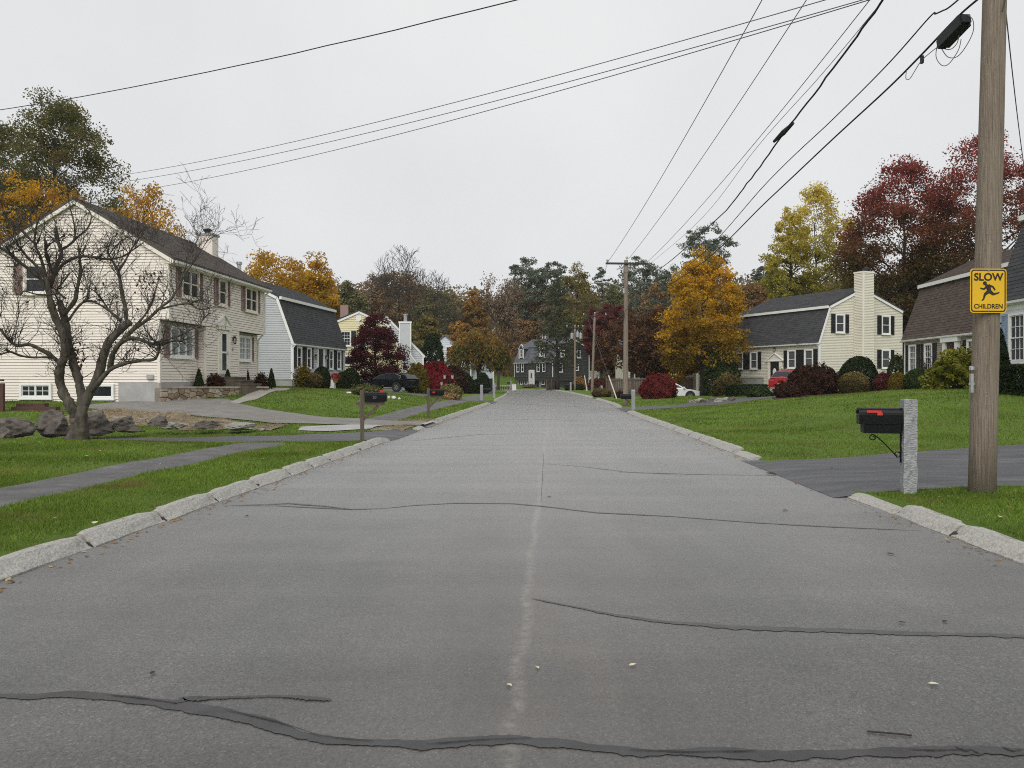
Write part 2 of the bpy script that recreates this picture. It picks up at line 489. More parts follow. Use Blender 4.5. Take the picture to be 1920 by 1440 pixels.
L['spruce'] = leafmat('spruce_needles', [(0.045, 0.055, 0.03), (0.072, 0.084, 0.045), (0.10, 0.105, 0.055)], 0.1)
L['purple'] = leafmat('purple_maple_leaves', [(0.05, 0.013, 0.018), (0.095, 0.023, 0.03), (0.07, 0.02, 0.022)], 0.3)
L['darkgreen'] = leafmat('dark_evergreen_leaves', [(0.012, 0.02, 0.009), (0.024, 0.036, 0.014), (0.034, 0.048, 0.02)], 0.1)
L['midgreen'] = leafmat('evergreen_leaves', [(0.022, 0.038, 0.014), (0.042, 0.062, 0.022), (0.06, 0.085, 0.03)], 0.15)
L['limegold'] = leafmat('golden_cypress_leaves', [(0.10, 0.115, 0.015), (0.20, 0.205, 0.03), (0.28, 0.26, 0.04)], 0.25)
L['barberry'] = leafmat('brown_red_hedge_leaves', [(0.030, 0.014, 0.012), (0.058, 0.026, 0.02), (0.075, 0.042, 0.024)], 0.2)
L['bronze'] = leafmat('bronze_green_leaves', [(0.042, 0.03, 0.015), (0.075, 0.055, 0.022), (0.10, 0.085, 0.03)], 0.2, top=[(0.15, 0.115, 0.045), (0.20, 0.15, 0.055), (0.12, 0.10, 0.04)], zsplit=(0.4, 0.8))
L['burning'] = leafmat('burning_bush_leaves', [(0.17, 0.012, 0.022), (0.26, 0.022, 0.035), (0.20, 0.03, 0.03)], 0.3)
L['japmaple'] = leafmat('laceleaf_maple_leaves', [(0.13, 0.018, 0.022), (0.20, 0.035, 0.036), (0.16, 0.045, 0.036)], 0.3, patch=0.15)
L['dry'] = leafmat('dry_fern_leaves', [(0.26, 0.15, 0.07), (0.36, 0.24, 0.12), (0.22, 0.18, 0.09)], 0.3)
L['drygreen'] = leafmat('fading_peony_leaves', [(0.12, 0.12, 0.04), (0.22, 0.185, 0.075), (0.30, 0.24, 0.12)], 0.3)
L['bushgold'] = leafmat('gold_shrub_leaves', [(0.10, 0.088, 0.018), (0.17, 0.125, 0.022), (0.22, 0.15, 0.03)], 0.3, patch_col=(0.07, 0.078, 0.02), pthr=0.56)
L['weeping'] = leafmat('weeping_cherry_leaves', [(0.09, 0.095, 0.028), (0.17, 0.14, 0.038), (0.27, 0.165, 0.045)], 0.35, top=[(0.31, 0.17, 0.045), (0.38, 0.21, 0.055), (0.16, 0.14, 0.045)], patch_col=(0.085, 0.105, 0.035), pthr=0.50, zsplit=(0.3, 0.8))
L['mum'] = leafmat('red_mum_petals', [(0.22, 0.015, 0.02), (0.32, 0.03, 0.03), (0.16, 0.02, 0.02)], 0.3)
L['flower'] = leafmat('garden_bed_leaves', [(0.07, 0.085, 0.025), (0.14, 0.15, 0.05), (0.25, 0.23, 0.12)], 0.3)
L['fallen'] = leafmat('fallen_leaf', [(0.30, 0.17, 0.05), (0.20, 0.09, 0.03), (0.45, 0.38, 0.22)], 0.1)
# ------------------------------------------------------------------ terrain: the road edges and the lie of the land
LE = np.array([(-12, -5.15), (0, -4.43), (20.4, -3.19), (51, -1.37), (75, -0.62), (92, -0.35), (101, -0.42), (109, -0.95), (116, -2.2), (121, -6), (124, -16), (126, -45), (127, -140)], float)
RE = np.array([(-12, 3.75), (0, 4.2), (6.6, 4.42), (15, 4.74), (34, 5.42), (50, 6.45), (70, 6.98), (90, 7.02), (108, 6.65), (120, 5.75), (128, 4.1), (133, 0.5), (137, -9), (140, -30), (142, -140)], float)
def XL(y): return np.interp(y, LE[:, 0], LE[:, 1])
def XR(y): return np.interp(y, RE[:, 0], RE[:, 1])

LD = np.array([0, 2, 4, 8, 12, 18, 30, 60, 400], float)
LT = np.array([
 [-12, .12, .15, .22, .35, .45, .55, .7, 1.0, 2],
 [0,  .12, .15, .22, .32, .42, .5, .6, 1.0, 2],
 [10, .12, .14, .18, .22, .26, .3, .4, 1.0, 3],
 [15, .12, .13, .18, .22, .24, .26, .3, 1.0, 3],
 [17.6, .10, .11, .15, .22, .23, .22, .25, 1, 3],
 [19.6, .02, .02, .0, -.06, -.12, -.15, -.1, 1, 3],
 [22.0, .02, .03, .02, -.04, -.08, -.12, .0, 1, 3],
 [24, .08, .10, .08, .10, .15, .18, .25, 1, 3],
 [26, .06, .08, .14, .33, .45, .48, .5, 1, 3],
 [29, .06, .09, .20, .5, .66, .68, .7, 1.2, 3],
 [32, .12, .14, .26, .66, .86, .9, .9, 1.3, 3],
 [36, .12, .15, .42, .98, 1.20, 1.18, 1.18, 1.5, 3],
 [46, .12, .16, .48, .95, 1.17, 1.2, 1.3, 1.6, 4],
 [55, .12, .15, .36, .72, 1.0, 1.1, 1.2, 1.8, 6],
 [65, .10, .14, .25, .5, .7, .8, 1.0, 2.0, 10],
 [80, .10, .14, .2, .36, .5, .7, 1.0, 2.6, 10],
 [110, .1, .12, .18, .3, .4, .6, 1.4, 4.0, 16],
 [128, .1, .12, .18, .3, .4, .6, 1.4, 4.0, 16]], float)
RD = np.array([0, 2, 5, 8, 11, 15, 22, 35, 60, 400], float)
RT = np.array([
 [-12, .12, .15, .2, .25, .3, .4, .6, .9, 1.2, 3],
 [0,  .12, .15, .2, .25, .3, .4, .6, .9, 1.2, 3],
 [9,  .12, .14, .15, .17, .2, .3, .5, .9, 1.2, 3],
 [11.2, .03, .08, .09, .12, .16, .3, .5, .9, 1.2, 3],
 [15, .02, .06, .12, .16, .22, .4, .7, 1.0, 1.3, 3],
 [17.5, .10, .12, .17, .24, .34, .6, .95, 1.2, 1.4, 3],
 [21, .12, .16, .32, .55, .85, 1.12, 1.3, 1.4, 1.6, 3],
 [26, .12, .18, .45, .80, 1.12, 1.3, 1.36, 1.4, 1.8, 4],
 [33, .12, .18, .48, .82, 1.12, 1.24, 1.3, 1.4, 2, 6],
 [39, .04, .10, .28, .52, .80, 1.12, 1.25, 1.4, 2, 8],
 [43, .03, .07, .16, .36, .62, .95, 1.15, 1.4, 2, 8],
 [48, .10, .13, .22, .38, .56, .80, 1.0, 1.3, 2, 8],
 [56, .10, .14, .24, .34, .48, .70, .95, 1.3, 2.4, 10],
 [66, .10, .13, .18, .25, .35, .5, .85, 1.3, 3, 14],
 [85, .10, .13, .16, .2, .26, .35, .6, 1.3, 3, 12],
 [115, .1, .13, .18, .25, .3, .4, .7, 1.6, 4, 16],
 [143, .1, .3, .5, .7, .8, .9, 1.2, 2.0, 4, 16]], float)

def _hermite(xs, ys, x):
    """monotone cubic along the last axis of ys, vectorised for points x"""
    i = np.clip(np.searchsorted(xs, x) - 1, 0, len(xs) - 2)
    return i, (x - xs[i]) / (xs[i + 1] - xs[i])

def _table(D, T, d, y):
    d = np.clip(d, 0, D[-1]); y = np.clip(y, T[0, 0], T[-1, 0])
    i, t = _hermite(T[:, 0], None, y)
    j, s = _hermite(D, None, d)
    t = t * t * (3 - 2 * t) * 0.6 + t * 0.4
    Z = T[:, 1:]
    a = Z[i, j] * (1 - s) + Z[i, j + 1] * s
    b = Z[i + 1, j] * (1 - s) + Z[i + 1, j + 1] * s
    return a * (1 - t) + b * t

def hill(x, y):
    """the wooded rise that closes the view"""
    q = np.clip((y - 146) / 80.0, 0, 1)
    return 14.0 * q * q * (3 - 2 * q)

def bumps(x, y):
    return 0.012 * np.sin(x * 1.7 + 0.6 * y) * np.sin(y * 1.3 - 0.5 * x) + 0.008 * np.sin(3.1 * x + 1.1) * np.sin(2.7 * y)

def gz(x, y):
    x = np.asarray(x, float); y = np.asarray(y, float)
    l = XL(y) - x
    r = x - XR(y)
    zl = _table(LD, LT, np.maximum(l, 0), y)
    zr = _table(RD, RT, np.maximum(r, 0), y)
    z = np.where((l >= 0) & (y < 127), zl, np.where(r >= 0, zr, 0.0))
    z = np.where(y > 142, _table(RD, RT, np.clip(np.abs(x + 5), 0, 400), np.full_like(y, 143.0)), z)
    z = z + np.where((l > .3) | (r > .3), bumps(x, y), 0) + hill(x, y)
    return z
def gz1(x, y):
    return float(gz(np.array([x]), np.array([y]))[0])
def G(px, Y, dz=0.0):
    x = gx(px, Y)
    return (x, Y, gz1(x, Y) + dz)

# ---- ground materials
def lawn_material():
    m = bpy.data.materials.new('lawn')
    m.use_nodes = True
    nt = m.node_tree
    b = nt.nodes['Principled BSDF']
    b.inputs['Roughness'].default_value = 0.9
    b.inputs['Specular IOR Level'].default_value = 0.15
    t = nd(nt, 'ShaderNodeTexCoord')
    def noise(s, d=5, r=0.6):
        n = nd(nt, 'ShaderNodeTexNoise')
        n.inputs['Scale'].default_value = s; n.inputs['Detail'].default_value = d; n.inputs['Roughness'].default_value = r
        nt.links.new(t.outputs['Object'], n.inputs['Vector'])
        return n.outputs['Fac']
    def ramp(f, a, c1, bb, c2):
        r = nd(nt, 'ShaderNodeValToRGB')
        r.color_ramp.elements[0].position = a; r.color_ramp.elements[1].position = bb
        r.color_ramp.elements[0].color = (*c1, 1); r.color_ramp.elements[1].color = (*c2, 1)
        nt.links.new(f, r.inputs[0]); return r.outputs[0]
    def mixc(f, a, bb):
        k = nd(nt, 'ShaderNodeMix', data_type='RGBA')
        nt.links.new(f, k.inputs[0]); nt.links.new(a, k.inputs[6]); nt.links.new(bb, k.inputs[7]); return k.outputs[2]
    c1 = ramp(noise(0.5, 4), .32, (0.080, 0.146, 0.018), .68, (0.158, 0.228, 0.036))
    c2 = ramp(noise(22, 6, .75), .3, (0.045, 0.085, 0.013), .72, (0.155, 0.225, 0.05))
    k = nd(nt, 'ShaderNodeMix', data_type='RGBA'); k.inputs[0].default_value = 0.45
    nt.links.new(c1, k.inputs[6]); nt.links.new(c2, k.inputs[7])
    c = k.outputs[2]
    f = nd(nt, 'ShaderNodeMapRange'); f.inputs[1].default_value = .60; f.inputs[2].default_value = .78; f.inputs[4].default_value = .55
    nt.links.new(noise(0.9, 7, .7), f.inputs[0])
    rgb = nd(nt, 'ShaderNodeRGB'); rgb.outputs[0].default_value = (0.21, 0.18, 0.07, 1)
    c = mixc(f.outputs[0], c, rgb.outputs[0])
    # the woodland floor on the far rise
    sx = nd(nt, 'ShaderNodeSeparateXYZ'); nt.links.new(t.outputs['Object'], sx.inputs[0])
    f2 = nd(nt, 'ShaderNodeMapRange'); f2.inputs[1].default_value = 138; f2.inputs[2].default_value = 150
    nt.links.new(sx.outputs[1], f2.inputs[0])
    f3 = nd(nt, 'ShaderNodeMapRange'); f3.inputs[1].default_value = 1.7; f3.inputs[2].default_value = 2.6
    nt.links.new(sx.outputs[2], f3.inputs[0])
    mxm = nd(nt, 'ShaderNodeMath', operation='MAXIMUM'); nt.links.new(f2.outputs[0], mxm.inputs[0]); nt.links.new(f3.outputs[0], mxm.inputs[1])
    f2 = mxm
    rgb2 = nd(nt, 'ShaderNodeRGB'); rgb2.outputs[0].default_value = (0.06, 0.042, 0.024, 1)
    c = mixc(f2.outputs[0], c, rgb2.outputs[0])
    nt.links.new(c, b.inputs['Base Color'])
    bp = nd(nt, 'ShaderNodeBump'); bp.inputs['Strength'].default_value = 0.9; bp.inputs['Distance'].default_value = 0.04
    nt.links.new(noise(45, 6, .75), bp.inputs['Height'])
    nt.links.new(bp.outputs[0], b.inputs['Normal'])
    return m
M['lawn'] = lawn_material()

def road_material():
    m = bpy.data.materials.new('road_asphalt')
    m.use_nodes = True
    nt = m.node_tree
    b = nt.nodes['Principled BSDF']
    t = nd(nt, 'ShaderNodeTexCoord')
    def noise(s, d=5, r=0.6, vec=None):
        n = nd(nt, 'ShaderNodeTexNoise')
        n.inputs['Scale'].default_value = s; n.inputs['Detail'].default_value = d; n.inputs['Roughness'].default_value = r
        nt.links.new(vec or t.outputs['Object'], n.inputs['Vector'])
        return n.outputs['Fac']
    def ramp(f, pts):
        r = nd(nt, 'ShaderNodeValToRGB')
        while len(r.color_ramp.elements) < len(pts): r.color_ramp.elements.new(.5)
        for e, (p, c) in zip(r.color_ramp.elements, pts):
            e.position = p; e.color = (*c, 1)
        nt.links.new(f, r.inputs[0]); return r.outputs[0]
    def mixc(f, a, bb, mode='MIX', fac=None):
        k = nd(nt, 'ShaderNodeMix', data_type='RGBA', blend_type=mode)
        if f is not None: nt.links.new(f, k.inputs[0])
        else: k.inputs[0].default_value = fac
        nt.links.new(a, k.inputs[6]); nt.links.new(bb, k.inputs[7]); return k.outputs[2]
    def math_(op, a, bb):
        k = nd(nt, 'ShaderNodeMath', operation=op)
        for i, q in enumerate((a, bb)):
            if isinstance(q, (int, float)): k.inputs[i].default_value = q
            else: nt.links.new(q, k.inputs[i])
        return k.outputs[0]
    base = ramp(noise(0.55, 6, .62), [(.30, (0.045, 0.046, 0.046)), (.5, (0.072, 0.071, 0.068)), (.72, (0.106, 0.105, 0.101))])
    warm = ramp(noise(0.35, 3, .5), [(.42, (1, 1, 1)), (.68, (1.05, 1.0, .965))])
    base = mixc(None, base, warm, 'MULTIPLY', 1.0)
    # aggregate: light and dark stones in the binder
    vo = nd(nt, 'ShaderNodeTexVoronoi'); vo.inputs['Scale'].default_value = 98
    nt.links.new(t.outputs['Object'], vo.inputs['Vector'])
    ag = ramp(vo.outputs['Color'], [(0.0, (.2, .2, .2)), (.42, (.84, .84, .84)), (.78, (1.25, 1.24, 1.22)), (1.0, (2.6, 2.5, 2.45))])
    base = mixc(None, base, ag, 'MULTIPLY', .9)
    fine = ramp(noise(150, 4, .8), [(.3, (.45, .45, .45)), (.7, (1.5, 1.5, 1.5))])
    base = mixc(None, base, fine, 'MULTIPLY', .55)
    # the paving joint down the middle: sandy, frayed
    sx = nd(nt, 'ShaderNodeSeparateXYZ'); nt.links.new(t.outputs['Object'], sx.inputs[0])
    jx = math_('MULTIPLY_ADD', sx.outputs[1], 0.053); nt.nodes[-1].inputs[2].default_value = -0.185
    dx = math_('SUBTRACT', sx.outputs[0], jx)
    n1 = noise(1.1, 4, .6)
    dx = math_('ADD', dx, math_('MULTIPLY', math_('SUBTRACT', n1, .5), .20))
    ad = math_('ABSOLUTE', dx, 0)
    j1 = nd(nt, 'ShaderNodeMapRange'); j1.inputs[1].default_value = 0.008; j1.inputs[2].default_value = 0.055; j1.inputs[3].default_value = 1; j1.inputs[4].default_value = 0
    nt.links.new(ad, j1.inputs[0])
    n2 = nd(nt, 'ShaderNodeMapRange'); n2.inputs[1].default_value = .38; n2.inputs[2].default_value = .62
    nt.links.new(noise(14, 5, .7), n2.inputs[0])
    jf = math_('MULTIPLY', math_('MULTIPLY', j1.outputs[0], n2.outputs[0]), .62)
    sand = nd(nt, 'ShaderNodeRGB'); sand.outputs[0].default_value = (0.335, 0.315, 0.275, 1)
    base = mixc(jf, base, sand.outputs[0])
    # brownish stain beside the joint
    j2 = nd(nt, 'ShaderNodeMapRange'); j2.inputs[1].default_value = 0.0; j2.inputs[2].default_value = 1.5; j2.inputs[3].default_value = .75; j2.inputs[4].default_value = 0
    nt.links.new(ad, j2.inputs[0])
    jf2 = math_('MULTIPLY', j2.outputs[0], noise(1.3, 4, .6))
    br = nd(nt, 'ShaderNodeRGB'); br.outputs[0].default_value = (0.125, 0.10, 0.082, 1)
    base = mixc(jf2, base, br.outputs[0])
    # stains: long streaks along the wheel paths, darker gutters
    mp = nd(nt, 'ShaderNodeMapping'); mp.inputs['Scale'].default_value = (1.0, .09, 1)
    nt.links.new(t.outputs['Object'], mp.inputs[0])
    st = ramp(noise(1.1, 5, .6, mp.outputs[0]), [(.34, (.76, .76, .77)), (.64, (1.14, 1.13, 1.12))])
    base = mixc(None, base, st, 'MULTIPLY', .9)
    mp2 = nd(nt, 'ShaderNodeMapping'); mp2.inputs['Scale'].default_value = (.10, 1.5, 1)
    nt.links.new(t.outputs['Object'], mp2.inputs[0])
    st2 = ramp(noise(0.9, 6, .7, mp2.outputs[0]), [(.30, (.80, .80, .80)), (.46, (1, 1, 1))])
    base = mixc(None, base, st2, 'MULTIPLY', .6)
    big = ramp(noise(0.16, 5, .55), [(.36, (.80, .80, .81)), (.52, (1, 1, 1)), (.66, (1.16, 1.15, 1.13))])
    base = mixc(None, base, big, 'MULTIPLY', .9)
    oil = ramp(noise(1.9, 3, .5), [(.22, (.66, .66, .66)), (.31, (1, 1, 1))])
    base = mixc(None, base, oil, 'MULTIPLY', .8)
    nt.links.new(base, b.inputs['Base Color'])
    b.inputs['Roughness'].default_value = 0.5
    b.inputs['Specular IOR Level'].default_value = 0.6
    b.inputs['Sheen Weight'].default_value = 1.0
    b.inputs['Sheen Roughness'].default_value = 0.2
    b.inputs['Coat Roughness'].default_value = 0.5
    nt.links.new(nd(nt, 'ShaderNodeNewGeometry').outputs['True Normal'], b.inputs['Coat Normal'])
    cw = nd(nt, 'ShaderNodeMapRange'); cw.inputs[1].default_value = .35; cw.inputs[2].default_value = .65; cw.inputs[3].default_value = .55; cw.inputs[4].default_value = 1.0
    nt.links.new(noise(0.9, 6, .7, mp2.outputs[0]), cw.inputs[0]); nt.links.new(cw.outputs[0], b.inputs['Coat Weight'])
    bp = nd(nt, 'ShaderNodeBump'); bp.inputs['Strength'].default_value = 0.4; bp.inputs['Distance'].default_value = 0.008
    nt.links.new(vo.outputs['Distance'], bp.inputs['Height'])
    bp2 = nd(nt, 'ShaderNodeBump'); bp2.inputs['Strength'].default_value = 0.2; bp2.inputs['Distance'].default_value = 0.01
    nt.links.new(noise(150, 4, .8), bp2.inputs['Height'])
    nt.links.new(bp.outputs[0], bp2.inputs['Normal'])
    nt.links.new(bp2.outputs[0], b.inputs['Normal'])
    return m
M['road'] = road_material()

# ---- ground sheets
def rows():
    a = list(np.arange(-12, 0, 2.0)) + list(np.arange(0, 34, .4)) + list(np.arange(34, 70, 1.0)) + list(np.arange(70, 108, 2.0)) + list(np.arange(108, 142.01, .5))
    return a
def lawn_side(sign):
    ds = [-.14, 0, .12, .3] + list(np.arange(.6, 16, .4)) + list(np.arange(16, 32, 1.0)) + list(np.arange(32, 70, 4.0)) + [75, 90, 120, 180, 300]
    ys = [y for y in rows() if y < (126.9 if sign < 0 else 142)]
    if sign > 0: ys += [144, 148, 153, 160, 168, 176, 186, 200, 215, 230, 250, 275, 320, 420, 600]
    n = len(ds)
    V = []; Fc = []
    for i, y in enumerate(ys):
        if y > 142: xs = np.linspace(-420, 420, n)
        else:
            e = float(XL(y)) if sign < 0 else float(XR(y))
            xs = e + sign * (np.array(ds) + .20)
        z = gz(xs, np.full(n, float(y)))
        if y <= 142:
            z[0] = -.08
        for x, zz in zip(xs, z): V.append((float(x), float(y), float(zz)))
    for i in range(len(ys) - 1):
        for j in range(n - 1):
            a = i * n + j
            q = (a, a + 1, a + n + 1, a + n)
            Fc.append(q if sign > 0 else q[::-1])
    # a skirt down behind the kerb
    return V, Fc, n, len(ys)
for sg, nm in ((-1, 'lawn'), (1, 'lawn')):
    V, Fc, n, k = lawn_side(sg)
    m_ = MB(); m_.add(V, Fc)
    m_.build(nm, M['lawn'], kind='structure', smooth=True)
# road sheet
m_ = MB()
ys = [y for y in rows()] + [144]
NX = 9
for y in ys:
    a, b = (float(XL(y)) if y < 126.9 else -140.0), float(XR(y))
    for j in range(NX):
        x = a - .3 + (b - a + .6) * j / (NX - 1)
        m_.v.append((x, y, 0.0))
for i in range(len(ys) - 1):
    for j in range(NX - 1):
        a = i * NX + j
        m_.f.append((a, a + 1, a + NX + 1, a + NX)); m_.m.append(0)
m_.build('road', M['road'], kind='structure')
# the ground under everything, out to the horizon
m_ = MB(); m_.add([(-430, -60, -.5), (430, -60, -.5), (430, 610, -.5), (-430, 610, -.5)], [(0, 1, 2, 3)])
m_.build('ground', M['lawn'], kind='structure')

def inside(poly, x, y):
    poly = np.asarray(poly)
    r = np.zeros(len(x), bool)
    j = len(poly) - 1
    for i in range(len(poly)):
        xi, yi = poly[i]; xj, yj = poly[j]
        c = ((yi > y) != (yj > y)) & (x < (xj - xi) * (y - yi) / (yj - yi + 1e-12) + xi)
        r ^= c
        j = i
    return r

STRAW = []
PAVED = []            # plan outlines on which no grass grows
def resample(p, n):
    p = np.asarray(p, float)
    s = np.r_[0, np.cumsum(np.hypot(*np.diff(p, axis=0).T))]
    t = np.linspace(0, s[-1], n)
    return np.c_[np.interp(t, s, p[:, 0]), np.interp(t, s, p[:, 1])]
def ribbon(name, a, b, m, off=.02, n=60, k=8, wob=.03, z=None, kind='structure', flush=False):
    """a sheet draped on the ground between two plan lines a and b"""
    A, B = resample(a, n), resample(b, n)
    wa = np.convolve(rng.normal(0, 1, n + 8), np.ones(5) / 2.2, 'same')[4:-4] * wob
    wb = np.convolve(rng.normal(0, 1, n + 8), np.ones(5) / 2.2, 'same')[4:-4] * wob
    D = B - A; D /= np.maximum(np.hypot(D[:, 0], D[:, 1])[:, None], 1e-6)
    A = A + D * wa[:, None]; B = B + D * wb[:, None]
    mb = MB()
    for i in range(n):
        for j in range(k + 1):
            p = A[i] + (B[i] - A[i]) * j / k
            zz = gz1(p[0], p[1]) if z is None else z
            edge = -.02 if (z is None and j in (0, k)) else 0
            if flush and i < 3: zz = [0.006 - off, (zz) * .5, zz][i]; edge = 0 if i == 0 else edge
            mb.v.append((p[0], p[1], zz + off + edge))
    for i in range(n - 1):
        for j in range(k):
            q = i * (k + 1) + j
            f = (q, q + 1, q + k + 2, q + k + 1)
            d1 = Vector(mb.v[f[1]]) - Vector(mb.v[f[0]]); d2 = Vector(mb.v[f[3]]) - Vector(mb.v[f[0]])
            mb.f.append(f if d1.cross(d2).z > 0 else f[::-1]); mb.m.append(0)
    (STRAW if m is M['straw'] else PAVED).append(np.r_[A, B[::-1]])
    return mb.build(name, m, kind=kind, smooth=True)

def kd(y, d):       # plan point d metres out from the road's west edge
    return (float(XL(y)) - d, y)
def kr(y, d):
    return (float(XR(y)) + d, y)

# west pavement: worn asphalt, broken off where the first drive crosses
ribbon('sidewalk', [kd(y, 1.95) for y in np.arange(-6, 18.6, 1.5)], [kd(y, 3.05) for y in np.arange(-6, 18.6, 1.5)], M['sidewalk'], wob=.05)
ribbon('sidewalk', [kd(y, 1.55) for y in np.arange(28.2, 99, 2)], [kd(y, 2.75) for y in np.arange(28.2, 99, 2)], M['sidewalk'], wob=.03)
# first drive (dark), from the road off to the west behind the lawn's crest
ribbon('driveway', [(float(XL(20.4)) + .1, 20.3), kd(19.6, 1.2), kd(19.2, 3), kd(19.0, 6), kd(18.9, 12), kd(18.8, 22)],
       [(float(XL(24.0)) + .1, 24.1), kd(22.6, 1.2), kd(21.6, 3), kd(21.3, 6), kd(21.2, 12), kd(21.2, 22)], M['driveway'], n=50, off=.035, flush=True)
# concrete apron slab and the second drive (old, pale) up to the cream house
ribbon('apron', [kd(23.5, 1.3), kd(22.9, 2.3), kd(23.1, 3.4)], [kd(25.5, 1.0), kd(25.3, 2.4), kd(24.3, 3.7)], M['concrete'], n=20, off=.045, wob=.01)
ribbon('driveway', [(float(XL(25.6)) + .1, 25.7), kd(25.5, 1.0), kd(25.3, 2.6), kd(25.4, 5), kd(26.6, 8.5), kd(27.2, 10.8), kd(27.4, 13)],
       [(float(XL(27.9)) + .1, 27.8), kd(28.0, 1.3), kd(28.2, 2.8), kd(28.6, 5), kd(30.6, 8.2), kd(32.6, 9.6), kd(29.8, 12.7)], M['olddrive'], n=50, off=.05, flush=True)
# straw and gravel between the boulders and the drive
ribbon('straw_bed', [kd(23.0, 4.2), kd(23.6, 6), kd(23.9, 8), kd(24.0, 10.2), kd(24.0, 11.8)], [kd(25.2, 4.4), kd(25.5, 6), kd(26.5, 8.5), kd(27.1, 10.5), kd(27.3, 11.8)], M['straw'], n=30, off=.04, wob=.22)
ribbon('bare_soil', [kd(23.1, .25), kd(23.2, 1.3)], [kd(25.2, .25), kd(25.2, 1.0)], M['straw'], n=14, off=.02, wob=.1)
ribbon('bare_soil', [kd(28.1, .25), kd(28.4, 1.4)], [kd(29.2, .25), kd(29.2, 1.2)], M['straw'], n=14, off=.02, wob=.1)
# east drives
ribbon('driveway', [(float(XR(10.6)) - .22, 10.4), kr(10.6, .5), kr(10.75, 2), kr(10.9, 5), kr(11.3, 9), kr(12, 16), kr(13, 26)],
       [(float(XR(15.3)) - .22, 15.2), kr(14.9, .6), kr(15.1, 1.6), kr(16.3, 5), kr(17.3, 8), kr(19.0, 13), kr(20.4, 26)], M['driveway'], n=60, off=.03, flush=True)
ribbon('driveway', [(float(XR(38.4)) - .1, 38.3), kr(38.9, 1.2), kr(40.6, 3.5), kr(43.5, 6.5), kr(46, 9), kr(47.6, 12), kr(48.6, 16)],
       [(float(XR(43.4)) - .1, 43.5), kr(43.2, 1.2), kr(44.6, 3.5), kr(47.0, 6), kr(50.5, 9), kr(52, 12), kr(53.5, 16)], M['driveway'], n=40, off=.035, flush=True)
ribbon('driveway', [kd(51.5, -.1), kd(51.6, 3), kd(56, 7), kd(58, 10)], [kd(56, -.1), kd(56, 3), kd(61, 6), kd(64, 10)], M['driveway'], n=30, off=.035, flush=True)
# path up to the cream house's door, planting soil
ribbon('walk', [(gx(420, 30.6), 30.6), (gx(470, 35.0), 35.0), (gx(505, 38.6), 38.6), (gx(507, 41.5), 41.5)], [(gx(448, 31.0), 31.0), (gx(498, 34.4), 34.4), (gx(536, 38.6), 38.6), (gx(545, 42), 42)], M['paving'], n=24, off=.04, wob=.01)
ribbon('mulch_bed', [(gx(1452, 44), 44), (gx(1600, 45), 45), (gx(1690, 44), 44)], [(gx(1445, 49), 49), (gx(1600, 52), 52), (gx(1700, 52), 52)], M['mulch'], n=20, off=.04, wob=.1)
ribbon('mulch_bed', [(gx(550, 45.8), 45.8), (gx(600, 50), 50), (gx(655, 55), 55)], [(gx(538, 48.6), 48.6), (gx(590, 53), 53), (gx(645, 59), 59)], M['mulch'], n=20, off=.04, wob=.1)

# ---- kerb: sloped granite stones, laid one by one
def kerb_stone_mesh(Lh, near):
    """stone along +x, its sloped face towards -y (the road), from z=-0.1 to about 0.14"""
    ns = 7 if near else 3
    prof = [(0.0, -.06), (0.0, .010), (.035, .045), (.085, .092), (.125, .124), (.16, .132), (.23, .126), (.23, -.06)]
    mb = MB()
    jit = .0042 if near else .003
    ph = rnd.random() * 6
    for i in range(ns + 1):
        t = i / ns
        x = -Lh / 2 + .017 + (Lh - .034) * t
        rdn = .018 if i in (0, ns) else 0.0
        for k, (y, z) in enumerate(prof):
            yy = y + rnd.uniform(-jit, jit) + (.012 * math.sin(x * 5 + ph) if k in (1, 2) else 0)
            zz = z + (rnd.uniform(-jit, jit) if 1 <= k <= 6 else 0) - (rdn if 2 <= k <= 6 else 0)
            mb.v.append((x + rnd.uniform(-jit, jit) * (.8 if i in (0, ns) else .3), yy, zz))
    P = len(prof)
    for i in range(ns):
        for k in range(P - 1):
            a = i * P + k
            mb.f.append((a, a + P, a + P + 1, a + 1)); mb.m.append(0)
    mb.f.append(tuple(range(P))); mb.m.append(0)
    mb.f.append(tuple(ns * P + k for k in reversed(range(P)))); mb.m.append(0)
    return mb.mesh('kerb_stone', M['granite'])
KS_NEAR = [kerb_stone_mesh(1.0, True) for _ in range(8)]
KS_FAR = [kerb_stone_mesh(1.0, False) for _ in range(4)]
m_ = MB()
def kerb_line(root, fn, sign, y0, y1, taper0=False, taper1=False):
    y = y0
    first = True
    while y < y1 - .25:
        Ls = rnd.uniform(.85, 1.40) if y < 60 else 2.2
        if y + Ls > y1 - .5: Ls = y1 - y
        a = Vector((float(fn(y)), y, 0)); b = Vector((float(fn(y + Ls)), y + Ls, 0))
        c = (a + b) / 2
        d = b - a
        ang = math.atan2(d.y, d.x)
        if sign > 0: pass                 # east side: local +y must point to -x
        me = rnd.choice(KS_NEAR if y < 30 else KS_FAR)
        last = y + Ls >= y1 - .01
        o = link('kerb_stone', me, root, (c.x, c.y, 0))
        # local -y faces the road
        o.rotation_euler = (rnd.uniform(-.02, .02), rnd.uniform(-.008, .008), (ang if sign < 0 else ang + math.pi) + rnd.uniform(-.008, .008))
        sc = d.length
        hz = 1.0
        if (first and taper0) or (last and taper1):
            hz = .55
            o.rotation_euler[1] = 0.0
        o.scale = (sc, 1, hz)
        y += Ls
        first = False
